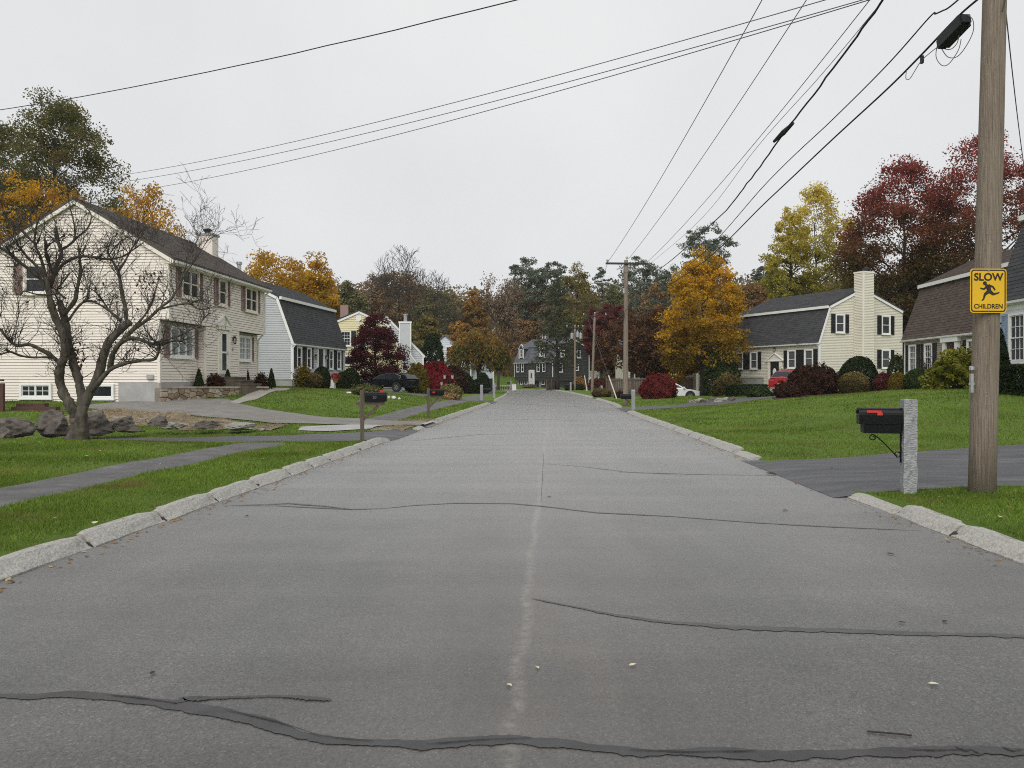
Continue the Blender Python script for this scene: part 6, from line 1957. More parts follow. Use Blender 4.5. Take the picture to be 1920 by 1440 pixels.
shrub_px('garden_shrub', 'low bronze shrub before the left windows of the blue grey house', 590, 46.3, 720, 701, 34, 'bronze', 14, n=3000, lsz=.05, rough=.12)
for px, Y, tp, wpx, lab, sd in ((373, 32.7, 690, 17, 'dwarf conifer left of the red leaved azalea on the stone wall', 15), (427, 34.7, 692, 17, 'dwarf conifer between azalea and entry steps', 16), (464, 38.6, 692, 10, 'small dwarf conifer behind the slate steps', 17), (509, 39.6, 689, 16, 'dwarf conifer at the far corner of the cream house', 18)):
    zz = max(gz1(gx(px, Y), Y), 1.30 if Y < 39 else 1.2)
    shrub_px('dwarf_conifer', lab, px, Y, 726, tp, wpx, 'midgreen', sd, z=zz, shape='cone', n=2600, lsz=.045, group='dwarf conifers along the cream house', stems=True, rough=.05)
shrub_px('azalea', 'red brown azalea between two dwarf conifers on the stone wall', 403, 33.5, 726, 702, 34, 'barberry', 19, z=1.26, shape='loose', n=1800, lsz=.05)
shrub_px('azalea', 'red brown azalea right of the slate steps', 489, 38.9, 722, 699, 26, 'barberry', 20, z=1.15, shape='loose', n=1500, lsz=.05)
# ---- garden shrubs, east
shrub_px('round_evergreen', 'blue green rounded evergreen at the left corner of the ivory house', 1352, 60, 738, 653, 62, 'midgreen', 21, n=9000, lsz=.08, rough=.08)
shrub_px('bronze_shrub', 'spreading bronze shrub before the ivory house', 1364, 56, 740, 702, 50, 'bronze', 22, n=5000, lsz=.06, rough=.12)
make_shrub('clipped_hedge', 'low dark clipped hedge before the ivory house basement windows', gx(1400, 54), 54, 70 / F * 54, .8, 'darkgreen', 23, n=4500, lsz=.06, shape='box', depth=1.2, rough=.04, cat='hedge')
shrub_px('juniper', 'low spreading green juniper beside the red car', 1424, 50, 746, 727, 44, 'midgreen', 24, n=3500, lsz=.06, rough=.12)
shrub_px('garden_shrub', 'small brown shrub by the ivory house door behind the red car', 1468, 57, 725, 688, 28, 'bronze', 25, shape='loose', n=2200, lsz=.06)
shrub_px('barberry_hedge', 'large dark maroon barberry hedge right of the red car', 1526, 47, 745, 687, 92, 'barberry', 26, n=13000, lsz=.065, rough=.11, depth=2.4)
shrub_px('barberry_shrub', 'low rounded brown shrub left of the maroon hedge', 1478, 45.5, 748, 717, 48, 'barberry', 27, n=5000, lsz=.055, rough=.06)
shrub_px('clipped_shrub', 'golden bronze clipped globe right of the maroon hedge', 1601, 45, 738, 697, 55, 'bronze', 28, n=7000, lsz=.05, rough=.035)
shrub_px('round_evergreen', 'large dark green globe behind the bronze clipped globe', 1610, 49, 738, 668, 68, 'darkgreen', 29, n=9000, lsz=.07, rough=.045)
shrub_px('garden_shrub', 'grey green shrub at the rear corner of the ivory house', 1682, 50, 722, 668, 36, 'midgreen', 30, n=3000, lsz=.07, rough=.12)
shrub_px('red_shrub', 'low dark red shrub between the globe and the tan house', 1655, 47, 724, 700, 28, 'crimson', 31, n=2200, lsz=.06)
shrub_px('clipped_shrub', 'lime green clipped shrub at the corner of the brown roofed house', 1684, 41, 728, 699, 34, 'bushgold', 32, n=4000, lsz=.05, rough=.04)
shrub_px('clipped_shrub', 'dark green clipped globe before the brown roofed house', 1720, 40, 728, 691, 46, 'midgreen', 33, n=6000, lsz=.05, rough=.035)
shrub_px('clipped_shrub', 'small conical green shrub right of the dark clipped globe', 1744, 38.5, 728, 701, 17, 'darkgreen', 34, n=2500, lsz=.045, rough=.03)
make_bare('bare_shrub', 'bare brown shrub before the windows of the brown roofed house', gx(1745, 41), 41, 2.6, 1.9, seed=4, depth=5, r0=.05, bark='darkbark', base=.2, leaf='barberry', nleaf=320, lsz=.05, spread=.8)
shrub_px('golden_cypress', 'billowing golden green cypress left of the near pole', 1808, 33, 727, 662, 104, 'limegold', 35, n=13000, lsz=.07, rough=.24)
shrub_px('conical_spruce', 'dark green conical spruce right of the near pole', 1872, 27.2, 725, 606, 54, 'darkgreen', 36, shape='cone', n=8000, lsz=.06, rough=.07)
make_shrub('clipped_hedge', 'dark clipped yew hedge below the blue shutters', 16.75, 24.6, 1.1, .98, 'darkgreen', 37, n=16000, lsz=.045, shape='box', depth=4.2, rough=.04, cat='hedge')
shrub_px('laceleaf_maple', 'low crimson laceleaf maple mound beside the second pole', 1234, 57, 744, 703, 67, 'japmaple', 38, n=10000, lsz=.075, rough=.09)
shrub_px('bronze_shrub', 'brown rounded shrub by the kerb at the third pole', 1128, 66, 748, 729, 34, 'bronze', 39, n=3200, lsz=.07, rough=.06)
shrub_px('bronze_shrub', 'low brown shrub before the board fence', 1163, 62, 745, 734, 22, 'barberry', 40, n=1800, lsz=.06)
shrub_px('orange_shrub', 'orange shrub at the right end of the charcoal house', 1086, 112, 726, 708, 22, 'orange', 41, n=2000, lsz=.12)
shrub_px('dark_shrub', 'dark low hedge before the charcoal house', 1078, 108, 732, 721, 36, 'darkgreen', 42, n=2500, lsz=.12, depth=1.5)
shrub_px('red_shrub', 'dark red shrub below the white rail of the charcoal house', 1122, 105, 728, 710, 40, 'crimson', 43, n=2500, lsz=.12)
# ------------------------------------------------------------------ rocks
def rock_mesh(sx, sy, sz, seed, m):
    import bmesh
    r = random.Random(seed)
    bm = bmesh.new()
    bmesh.ops.create_icosphere(bm, subdivisions=4, radius=1)
    sd = Vector((seed * 3.7, seed * 1.9, seed * .7))
    planes = [(Vector((r.gauss(0, 1), r.gauss(0, 1), r.gauss(0, .7))).normalized(), r.uniform(.5, .82)) for _ in range(14)]
    ph = [r.uniform(0, 6) for _ in range(6)]
    for v in bm.verts:
        p = v.co.copy()
        for n, d in planes:
            e = p.dot(n) - d
            if e > 0: p -= n * e * .96
        p *= 1 + .07 * math.sin(6 * p.x + ph[0]) * math.sin(7 * p.y + ph[1]) + .05 * math.sin(13 * p.z + ph[2]) * math.sin(11 * p.x + ph[3])
        p *= 1 + .13 * noise.fractal(p * 2.2 + sd, 1.0, 2.1, 4) 
        if p.z < -.1: f_ = 1 / math.sqrt(max(.35, 1 - min(.95, p.z * p.z))); p.x *= min(f_, 1.5); p.y *= min(f_, 1.5)
        v.co = Vector((p.x * sx / 2, p.y * sy / 2, p.z * sz / 2))
    me = bpy.data.meshes.new('boulder')
    bm.to_mesh(me); bm.free()
    me.materials.append(m)
    return me
def boulder(px, Y, base_py, top_py, wpx, seed, label, m='boulder', name='boulder', dpt=.8, group='boulders along the west bank', cat='boulder', rz=None):
    x = gx(px, Y); wd = wpx / F * Y * 1.16
    zb, zt = gzp(base_py, Y), gzp(top_py + 6, Y)
    h = (zt - zb) * 1.5
    o = link(name, rock_mesh(wd, wd * dpt, h, seed, M[m]), None, (x, Y, zt - h * .42), rz if rz is not None else rnd.uniform(-.2, .2))
    return tag(o, label, cat, group)
boulder(32, 19.8, 814, 779, 72, 1, 'dark grey boulder at the left picture edge with pale lichen')
boulder(8, 18.4, 828, 800, 34, 2, 'low mossy red brown rock cut by the left picture edge', dpt=.6)
boulder(100, 20.6, 806, 766, 66, 3, 'tall dark boulder left of the bare tree trunk')
boulder(74, 20.3, 806, 794, 18, 4, 'small rock wedged between the two dark boulders left of the bare tree')
boulder(180, 21.4, 803, 762, 62, 5, 'dark boulder directly right of the bare tree trunk')
boulder(229, 21.7, 804, 775, 68, 6, 'long brown grey boulder second right of the bare tree')
boulder(298, 22.6, 796, 775, 38, 7, 'small brown boulder at the edge of the straw bed')
boulder(330, 22.4, 802, 785, 40, 8, 'pale mossy flat rock in the middle of the straw bed edge', 'paleboulder')
boulder(390, 22.6, 800, 780, 46, 9, 'grey ridged boulder with mossy foot before the straw bed', 'boulder')
boulder(455, 22.8, 804, 787, 62, 10, 'long low pale topped rock at the east end of the boulder row', 'paleboulder')
boulder(492, 23, 806, 797, 16, 11, 'small pale stone at the end of the boulder row', 'paleboulder')
boulder(262, 21.6, 806, 800, 12, 12, 'tiny rock in the grass under the long brown grey boulder')
# garden bed stones on the blue grey house's lawn
bedg = 'white stones around the lawn flower bed'
for i, (px, py, wp, hp, lab) in enumerate(((654, 741, 11, 6, 'white stone at the left end of the flower bed'), (716, 751, 9, 6, 'leaning white stone right of the flower bed'), (729, 752, 6, 5, 'small pointed white stone right of the flower bed'),
        (738, 746, 13, 6, 'flat white stone behind the pointed stones of the flower bed'), (741, 753, 5, 3, 'smallest white stone nearest the lawn edge of the flower bed'), (729, 742, 7, 4, 'white stone in the leaves of the flower bed'), (749, 747, 7, 4, 'low grey stone at the right end of the flower bed'))):
    Y = 41.5 + i * .15
    x = gx(px, Y); z = gz1(x, Y)
    wd = wp / F * Y
    o = link('garden_stone', rock_mesh(wd, wd, hp * 1.5 / F * Y, 40 + i, M['whiterock']), None, (x, Y, z + hp * .3 / F * Y))
    tag(o, lab, 'stone', bedg)
make_shrub('flower_bed_plants', 'leafy flower bed plants on the lawn behind the near west mailbox', gx(689, 42.3), 42.3, 62 / F * 42, .62, 'flower', 60, shape='loose', n=2600, lsz=.06, depth=1.0, cat='plant')
# stone ring right of the second east drive
RING = ['stone at the right end of the planting ring by the ivory house drive', 'dark stone at the back right of the planting ring', 'pale stone at the back of the planting ring', 'dark stone at the back left of the planting ring', 'pale stone at the far left of the planting ring', 'dark stone at the front left of the planting ring', 'pale stone at the front of the planting ring left of its middle', 'dark stone at the front of the planting ring right of its middle', 'pale stone at the front right of the planting ring']
for i in range(9):
    a = 2 * math.pi * i / 9
    Y = 46.5 + .8 * math.sin(a); x = gx(1335, 46.5) + 1.25 * math.cos(a)
    o = link('ring_stone', rock_mesh(.75, .5, .32, 70 + i, M['paleboulder' if i % 2 else 'boulder']), None, (x, Y, gz1(x, Y) + .1), a + 1.57)
    tag(o, RING[i], 'stone', 'stones of the ring by the ivory house drive')

# ------------------------------------------------------------------ mailboxes
def box_shell(Lb, wb, hb):
    """arched mailbox body along x, from 0 to Lb"""
    r = wb / 2
    prof = [(-r, 0), (r, 0), (r, hb - r)] + [(r * math.cos(t), hb - r + r * math.sin(t)) for t in np.linspace(0, math.pi, 10)[1:-1]] + [(-r, hb - r)]
    return prof
def granite_post(root, wx, wy, h):
    import bmesh
    bm = bmesh.new()
    n = 14
    r = random.Random(4)
    rings = []
    for i in range(n + 1):
        z = -.2 + (h + .2) * i / n
        ring = []
        for k in range(16):
            s = k / 16 * 4; e = int(s); f = s - e
            cx = [(-1, -1), (1, -1), (1, 1), (-1, 1), (-1, -1)]
            x = cx[e][0] + (cx[e + 1][0] - cx[e][0]) * f; y = cx[e][1] + (cx[e + 1][1] - cx[e][1]) * f
            j = .006 if f == 0 else .011
            ring.append(bm.verts.new((x * wx / 2 + r.uniform(-j, j), y * wy / 2 + r.uniform(-j, j), z + (r.uniform(-.004, .004) if i == n else 0))))
        rings.append(ring)
    for a, b in zip(rings[:-1], rings[1:]):
        for k in range(16): bm.faces.new((a[k], a[(k + 1) % 16], b[(k + 1) % 16], b[k]))
    bm.faces.new(rings[-1])
    me = bpy.data.meshes.new('post'); bm.to_mesh(me); bm.free(); me.materials.append(M['granitepost'])
    return link('post', me, root)
# near east: granite post, black box with a newspaper tube under it, scroll bracket
Y = 10.35; x = gx(1704, Y)
mbx = empty('mailbox', (x, Y, gz1(x, Y)), R(-14), 'black mailbox with red flag on a rough granite post beside the near utility pole', 'mailbox')
granite_post(mbx, .165, .20, 1.265)
hb, zb = .20, .93
mb = MB(); mb.prism([(y, z + zb) for y, z in box_shell(.5, .19, .22)], 'x', -.60, -.09); bd = mb.build('box', M['blackmetal'], mbx, smooth=False)
mb = MB(); mb.prism([(y * 1.06, z * 1.03 + zb - .004) for y, z in box_shell(.5, .19, .22)], 'x', -.635, -.602); dr_ = mb.build('door', M['blackmetal'], bd)
mb = MB(); mb.bb(-.66, -.636, -.02, .02, zb + .14, zb + .19); mb.build('latch', M['blackmetal'], dr_)
mb = MB(); mb.prism([(y * 1.05, z * 1.03 + zb - .003) for y, z in box_shell(.5, .19, .22)], 'x', -.105, -.088); mb.build('rear_lip', M['blackmetal'], bd)
mb = MB(); mb.bb(-.54, -.36, -.108, -.098, zb + .155, zb + .185); mb.bb(-.41, -.345, -.109, -.099, zb + .12, zb + .156); mb.build('flag', M['red'], bd)
mb = MB(); mb.bb(-.57, -.11, -.085, .085, zb - .125, zb - .004); pb = mb.build('newspaper_box', M['blackmetal'], mbx)
mb = MB(); mb.bb(-.59, -.572, -.07, .07, zb - .115, zb - .015); mb.build('opening', M['black'], pb)
mb = MB()
pts = []
for t in np.linspace(0, 1, 14):            # the scroll bracket: an S-curve with curled ends
    pts.append((-.44 + .30 * t + .0 * t, 0, zb - .15 - .30 * t ** 1.25))
curl1 = [(-.44 - .055 * math.sin(a) * (1 - a / 9), 0, zb - .19 + .045 * math.cos(a) * (1 - a / 9)) for a in np.linspace(0, 7, 16)]
curl2 = [(-.125 - .03 * 0 + .05 * math.sin(a) * (1 - a / 9) - .02, 0, zb - .405 - .045 * math.cos(a) * (1 - a / 9)) for a in np.linspace(0, 7, 16)]
mb.tube(list(reversed(curl1)) + pts + curl2, .008, 6)
mb.bb(-.108, -.09, -.014, .014, zb - .52, zb + .02)
mb.build('scroll_bracket', M['blackmetal'], mbx)

def wooden_mailbox(px, Y, label, face, post_top_py, lean=0, number=None, hb_py=None, L_=.52):
    x = gx(px, Y); z0 = gz1(x, Y)
    h = gzp(post_top_py, Y) - z0
    root = empty('mailbox', (x, Y, z0), face, label, 'mailbox')
    mb = MB(); mb.box((0, 0, h / 2 - .1), (.10, .10, h + .2)); p = mb.build('post', M['oldwood'], root)
    za = h - .30
    mb = MB(); mb.bb(-.16, .56, -.052, .052, za - .09, za); mb.build('arm', M['oldwood'], root)
    mb = MB(); mb.bar((.0, 0, za - .48), (.40, 0, za - .10), .07, .07, up=(0, 1, 0)); mb.build('brace', M['oldwood'], root)
    mb = MB(); mb.prism([(y, z + za + .005) for y, z in box_shell(.5, .20, .235)], 'x', .06, .06 + L_); b = mb.build('box', M['blackmetal'], root)
    mb = MB(); mb.prism([(y * 1.06, z * 1.03 + za + .002) for y, z in box_shell(.5, .20, .235)], 'x', .06 + L_ + .002, .06 + L_ + .03); mb.build('door', M['blackmetal'], b)
    return root, b, za
r_, b_, za = wooden_mailbox(679, 19.4, 'black mailbox on a weathered wooden post by the dark driveway mouth', R(14), 731, number='20')
t_ = text_mesh('20', .10, M['digits'], -.001)
o = link('numerals', t_, b_, (.30, -.103, za + .11)); o.rotation_euler = (R(90), 0, 0)
mb = MB(); mb.bb(.45, .56, .102, .110, za + .20, za + .29); mb.build('flag', M['red'], b_)
r_, b_, za = wooden_mailbox(803, 29.8, 'black mailbox on a dark wooden post at the pale driveway', R(16), 727)
mb = MB(); mb.bb(.15, .24, -.112, -.103, za + .10, za + .15); mb.build('flag', M['red'], b_)

def post_mailbox(px, Y, top_py, label, box_side=0, gable=.16, face=0.0, group=None):
    x = gx(px, Y); z0 = gz1(x, Y)
    h = gzp(top_py, Y) - z0
    root = empty('mailbox', (x, Y, z0), face, label, 'mailbox', group)
    mb = MB(); w_ = .19
    mb.prism([(-w_ / 2, -.2), (w_ / 2, -.2), (w_ / 2, h - .06), (w_ * .3, h), (-w_ * .3, h), (-w_ / 2, h - .06)], 'x', -w_ / 2, w_ / 2)
    mb.build('post', M['granitepost'], root)
    if box_side:
        zb_ = h - .46
        a, b = (.12, .62) if box_side > 0 else (-.62, -.12)
        mb = MB(); mb.prism([(y, z + zb_) for y, z in box_shell(.5, .2, .23)], 'x', a, b); bx_ = mb.build('box', M['blackmetal'], root)
        e = b if box_side > 0 else a
        mb = MB(); mb.prism([(y * 1.06, z * 1.03 + zb_) for y, z in box_shell(.5, .2, .23)], 'x', min(e, e + .03 * box_side), max(e, e + .03 * box_side)); mb.build('door', M['blackmetal'], bx_)
        mb = MB(); mb.bar((box_side * .10, 0, zb_ - .28), (box_side * .42, 0, zb_ - .01), .03, .03, up=(0, 1, 0)); mb.build('bracket', M['blackmetal'], root)
        mb = MB(); mb.bb(min(a, b), max(a, b), -.08, .08, zb_ - .03, zb_ - .001); mb.build('shelf', M['blackmetal'], root)
    return root
post_mailbox(1187, 39.5, 730.5, 'slim granite post with a black mailbox beside the second utility pole', -1)
post_mailbox(903, 53.5, 721.5, 'granite post with black mailbox at the west pavement', 1)
o = post_mailbox(926.5, 62, 719, 'plain granite post nearer the bend on the west verge', 0); o['category'] = 'post'; o.name = 'granite_post'
post_mailbox(1070, 92, 717, 'far granite post with dark mailbox before the charcoal house', -1)
post_mailbox(1128, 72, 723, 'small granite mailbox post by the third utility pole', -1)

# ------------------------------------------------------------------ utility poles, sign and wires
def insulator(mb, c, s=1.0):
    mb.lathe(c, [(.02 * s, 0), (.02 * s, .05 * s), (.055 * s, .06 * s), (.05 * s, .09 * s), (.075 * s, .10 * s), (.05 * s, .15 * s), (.03 * s, .17 * s)], 8)
def pole(px, Y, base_z, top_z, r0, r1, label, lean=(0, 0), group='utility poles along the east verge'):
    x = gx(px, Y)
    root = empty('utility_pole', (x, Y, base_z), 0, label, 'utility pole', group)
    mb = MB()
    h = top_z - base_z
    k = 10
    mb.tube([(lean[0] * i / k, lean[1] * i / k, -.3 + (h + .3) * i / k) for i in range(k + 1)], [r0 + (r1 - r0) * i / k for i in range(k + 1)], 18)
    mb.build('shaft', M['polewood'], root, smooth=True)
    return root
x1 = gx(1841, 10.2)
P1 = pole(1841, 10.2, .13, 10.6, .168, .125, 'thick weathered wooden utility pole in the near right verge', (.25, .02))
def arm(root, x, z, half, ang, m='armwood', dz=.1, y=0.0):
    mb = MB(); mb.box((x, y, z), (half * 2, .09, .11), ang); a = mb.build('crossarm', M[m], root)
    mb = MB()
    for s in (-1, 1):
        mb.bar((x + s * half * .42 * math.cos(ang), y + s * half * .42 * math.sin(ang), z - .03), (x, y, z - .52), .03, .008)
    mb.build('arm_brace', M['steel'], a)
    return a
a1 = arm(P1, .31, 10.1, 1.2, R(3))
# fixings on its lower shaft
mb = MB()
mb.lathe((-.165, -.05, 1.62), [(.02, -.03), (.035, -.02), (.035, .02), (.02, .03)], 8); mb.bb(-.185, -.15, -.07, -.03, 1.30, 1.55); mb.bb(-.20, -.13, -.06, -.04, 1.40, 1.43)
mb.build('bracket', M['steel'], P1)
mb = MB(); mb.tube([(.10, -.155, 6.55), (.16, -.17, 6.72), (.12, -.18, 6.90), (.2, -.16, 7.02), (.05, -.18, 6.98)], .012, 5); mb.tube([(.17, -.17, 6.75), (.19, -.19, 6.5), (.13, -.19, 6.25)], .009, 5); mb.build('cable_tail', M['cable'], P1)
# staples and nails left by old notices
mb = MB()
for i in range(26):
    a_ = rnd.uniform(R(215), R(325)); z_ = rnd.uniform(1.1, 3.4)
    lx, ly = .25 * z_ / 10.5, .02 * z_ / 10.5
    rr0 = .168 - .043 * z_ / 10.5 + .001
    p_ = Vector((lx + rr0 * math.cos(a_), ly + rr0 * math.sin(a_), z_))
    mb.box(p_, (.012, .008, rnd.choice((.004, .004, .012))), a_ + R(90))
mb.build('staples', M['steel'], P1, kind='stuff')
# the yellow sign
sg = empty('road_sign', (gx(1854, 10.0), 10.02, gzp(545, 10.0)), R(2), 'yellow SLOW CHILDREN sign with black border nailed to the near utility pole', 'sign')
SW, SH = .485, .575
def rrect(w_, h_, r_, n=6):
    p = []
    for cx_, cy_, a0 in ((w_ / 2 - r_, h_ / 2 - r_, 0), (-w_ / 2 + r_, h_ / 2 - r_, 90), (-w_ / 2 + r_, -h_ / 2 + r_, 180), (w_ / 2 - r_, -h_ / 2 + r_, 270)):
        for i in range(n + 1):
            a = R(a0 + 90 * i / n); p.append((cx_ + r_ * math.cos(a), cy_ + r_ * math.sin(a)))
    return p
def plate(poly, y0, y1):
    mb = MB(); mb.prism(poly, 'y', y0, y1); return mb
plate(rrect(SW, SH, .04), -.004, .0).build('panel', M['signyellow'], sg)
o_, i_ = rrect(SW - .025, SH - .025, .036), rrect(SW - .055, SH - .055, .026)
mb = MB(); n = len(o_)
mb.add([(p[0], -.0062, p[1]) for p in o_] + [(p[0], -.0062, p[1]) for p in i_], [(j, (j + 1) % n, (j + 1) % n + n, j + n) for j in range(n)])
mb.build('border', M['signblack'], sg)
for s_, sz, zz in (('SLOW', .135, .175), ('CHILDREN', .083, -.205)):
    o = link('lettering', text_mesh(s_, sz, M['signblack'], .0035 if s_ == 'SLOW' else .0015, .0006), sg, (0, -.0072, zz)); o.rotation_euler = (R(90), 0, 0)
    o.scale = (1.02 if s_ == 'SLOW' else .97, 1, 1)
# running figure: plain black silhouette
def flat(polys, name):
    mb = MB()
    for p in polys:
        mb.add([(a, -.0068, b) for a, b in p], [tuple(range(len(p)))])
        
    return mb.build(name, M['signblack'], sg)
hd = [(-.048 + .026 * math.cos(t), .098 + .026 * math.sin(t)) for t in np.linspace(0, 6.283, 17)[:-1]]
def limbq(a, b, r0, r1):
    a, b = Vector((a[0], a[1], 0)), Vector((b[0], b[1], 0)); d = (b - a).normalized(); n_ = Vector((-d.y, d.x, 0))
    return [tuple((a + n_ * r0)[:2]), tuple((a - n_ * r0)[:2]), tuple((b - n_ * r1)[:2]), tuple((b + n_ * r1)[:2])]
flat([hd], 'figure_head')
mb = MB()
for i, p in enumerate([limbq((-.012, .078), (.012, -.005), .034, .026), limbq((-.022, .055), (-.062, .018), .014, .011), limbq((-.058, .020), (-.108, .034), .011, .009),
          limbq((.005, .068), (.060, .052), .015, .012), limbq((.058, .055), (.088, .008), .012, .010),
          limbq((.012, .0), (-.048, -.048), .026, .018), limbq((-.045, -.042), (-.066, -.112), .017, .010), limbq((-.064, -.108), (-.088, -.128), .010, .008),
          limbq((.012, -.004), (.066, -.046), .026, .017), limbq((.062, -.046), (.118, -.032), .015, .010), limbq((.114, -.034), (.146, -.020), .010, .007), limbq((-.046, .088), (-.02, .07), .012, .014)]):
    mb.add([(a, -.0066 - .00012 * i, b) for a, b in p], [(0, 1, 2, 3)])
mb.build('figure_body', M['signblack'], sg)
mb = MB()
for zz in (.262, -.262): mb.lathe((0, 0, 0), [(.012, 0), (.012, .004)], 8)
b_ = mb.mesh('bolt', M['steel'])
for zz in (.258, -.258):
    o = link('bolt', b_, sg, (0, -.005, zz)); o.rotation_euler = (R(90), 0, 0)

# second pole with crossarm and street lamp
P2 = pole(1173, 45, gz1(gx(1173, 45), 45), gzp(488, 45), .165, .115, 'wooden utility pole with dark crossarm and street lamp arm behind the slim granite mailbox post', (.02, 0))
h2 = gzp(488, 45) - P2.location.z
a2 = arm(P2, .02, h2 - .22, 1.22, R(4), y=-.13)
mb = MB()
for dx, hz in ((-1.1, h2 - .16), (.05, h2 + .02), (1.12, h2 - .16)): insulator(mb, (.02 + dx, -.13 if dx != .05 else 0, hz), 1.2)
mb.build('insulators', M['lampglass'], P2)
mb = MB(); pts = [(-.12, -.05, h2 - 1.72), (-.55, -.2, h2 - 1.50), (-1.05, -.35, h2 - 1.40), (-1.45, -.45, h2 - 1.40)]; mb.tube(pts, .03, 6); mb.bb(-.16, -.08, -.1, .02, h2 - 1.95, h2 - 1.65); la = mb.build('lamp_arm', M['steel'], P2)
mb = MB(); mb.lathe((0, 0, 0), [(.03, -.03), (.12, -.02), (.14, .03), (.08, .07), (.03, .08)], 10); lh = mb.build('lamp_head', M['steel'], la, (-1.62, -.5, h2 - 1.42)); lh.scale = (2.2, 1, .8)
mb = MB(); mb.lathe((0, 0, -.07), [(.04, 0), (.10, .04)], 10); mb.build('lens', M['lampglass'], lh)
mb = MB(); mb.bb(-.22, -.13, -.22, -.1, h2 - 3.35, h2 - 3.0); mb.tube([(-.2, -.18, h2 - 3.2), (-.35, -.3, h2 - 3.35)], .05, 6); mb.build('terminal_box', M['black'], P2)
# third and fourth
P3 = pole(1110, 80, gz1(gx(1110, 80), 80), gzp(590, 80), .16, .11, 'leaning brown utility pole standing before the right corner of the charcoal house', (.28, 0))
h3 = gzp(590, 80) - P3.location.z
a3 = arm(P3, .28, h3 - .15, 1.25, R(3), y=-.13)
mb = MB()
for dx, hz in ((-1.15, h3 - .1), (.0, h3 + .02), (1.15, h3 - .1)): insulator(mb, (.28 + dx, -.1, hz), 1.3)
mb.build('insulators', M['steel'], P3)
P4 = pole(1078, 107, gz1(gx(1078, 107), 107), gzp(612, 107), .15, .11, 'farthest utility pole carrying grey transformers in front of the charcoal house gable', (0, 0))
h4 = gzp(612, 107) - P4.location.z
a4 = arm(P4, 0, h4 - .2, 1.25, R(2), y=-.12)
mb = MB()
for dx in (-1.1, 0, .45, 1.1): insulator(mb, (dx, -.1, h4 - .12), 1.5)
mb.build('insulators', M['steel'], P4)
for dx, dz in ((-.42, -1.75), (.34, -1.55), (.78, -1.75)):
    mb = MB(); mb.lathe((dx, -.2, h4 + dz), [(.21, 0), (.24, .05), (.24, .72), (.18, .78), (.05, .80), (.05, .98), (.02, 1.0)], 12); mb.build('transformer', M['steel'], P4)
# guy wires with their guards
for px0, py0, px1, py1, Y, pp, hp, lab in ((1157, 741, 1141, 704, 60, None, 0, 'pale guard sleeve of the guy wire before the board fence'), (1101, 728, 1096, 704, 98, None, 0, 'pale guard sleeve of the guy wire at the charcoal house')):
    a, b = W(px0, py0, Y), W(px1, py1, Y)
    z0 = gz1(a[0], a[1])
    root = empty('guy_wire', (a[0], a[1], z0), 0, lab, 'guy wire', 'guy wire guards')
    mb = MB(); mb.tube([(0, 0, -.1), (b[0] - a[0], 0, b[2] - z0)], .05 if Y < 70 else .06, 6); mb.build('guard', M['creamtrim'], root)
    d = Vector((b[0] - a[0], 0, b[2] - z0))
    mb = MB(); mb.tube([d, d * (3.4 if Y < 70 else 2.6)], .012, 4); mb.build('wire', M['wire'], root)

def wire(label, a, b, sag, r=.008, m='wire', name='power_line', n=36, grp=None, wob=0.0, mids=None):
    a, b = Vector(a), Vector(b)
    pts = []
    for i in range(n + 1):
        t = i / n
        p = a.lerp(b, t)
        p.z -= sag * 4 * t * (1 - t)
        if wob and 0 < i < n: p += Vector((rnd.uniform(-wob, wob), 0, rnd.uniform(-wob, wob)))
        pts.append(p - a)
    root = empty(name, a, 0, label, 'power line' if m == 'wire' else 'cable', grp)
    mb = MB(); mb.tube([tuple(p) for p in pts], r, 5); mb.build('strand', M[m], root, smooth=True)
    return root, [p + a for p in pts]
top1 = Vector((x1 + .31, 10.2, 10.28))
p2w = Vector(P2.location)
prim = 'primary wires between the first two poles'
wire('thin primary wire from the left end of the second pole crossarm', W(1140, 491, 45), (5.35, 10.3, 10.1 + .25), .35, .011, grp=prim)
wire('thin primary wire from the top pin of the second pole', W(1178, 486, 45), (x1 + .3, 10.3, 10.75), .35, .011, grp=prim)
wire('thin primary wire from the right end of the second pole crossarm', W(1214, 491, 45), (7.75, 10.4, 10.5), .45, .011, grp=prim)
# twisted service cable and the two communication cables, first pole to second
def curve_px(label, pts, r, m, name='cable', wob=0.0, grp=None):
    """a hanging cable through points seen at known distances"""
    P = [Vector(W(*p)) for p in pts]
    O = []
    n = len(P)
    for i in range(n - 1):
        a, b, c, d = P[max(0, i - 1)], P[i], P[i + 1], P[min(n - 1, i + 2)]
        for k in range(8):
            t = k / 8
            p = .5 * ((2 * b) + (c - a) * t + (2 * a - 5 * b + 4 * c - d) * t * t + (3 * b - a - 3 * c + d) * t ** 3)
            O.append(p + Vector((rnd.uniform(-wob, wob), 0, rnd.uniform(-wob, wob))))
    O.append(P[-1])
    root = empty(name, O[0], 0, label, 'power line' if m == 'wire' else 'cable', grp)
    mb = MB(); mb.tube([tuple(p - O[0]) for p in O], r, 6); mb.build('strand', M[m], root, smooth=True)
    return root, O
sc_, O = curve_px('heavy twisted service cable with a black splice between first and second pole', [(1175, 540, 45), (1240, 502, 34), (1340, 415, 24), (1400, 345, 19.5), (1468, 252, 16.2), (1560, 130, 13.2), (1650, 8, 11.4), (1760, -150, 10.4)], .017, 'cable', wob=.012)
o0 = O[0]
for i in (24 + 4 * 2, ):
    c = Vector(W(1468, 251, 16.2)) - o0
    mb = MB(); mb.tube([c + Vector((-.10, .3, -.08)), c + Vector((.0, .0, .02)), c + Vector((.10, -.3, .12))], [.03, .06, .03], 6); mb.build('splice', M['black'], sc_)
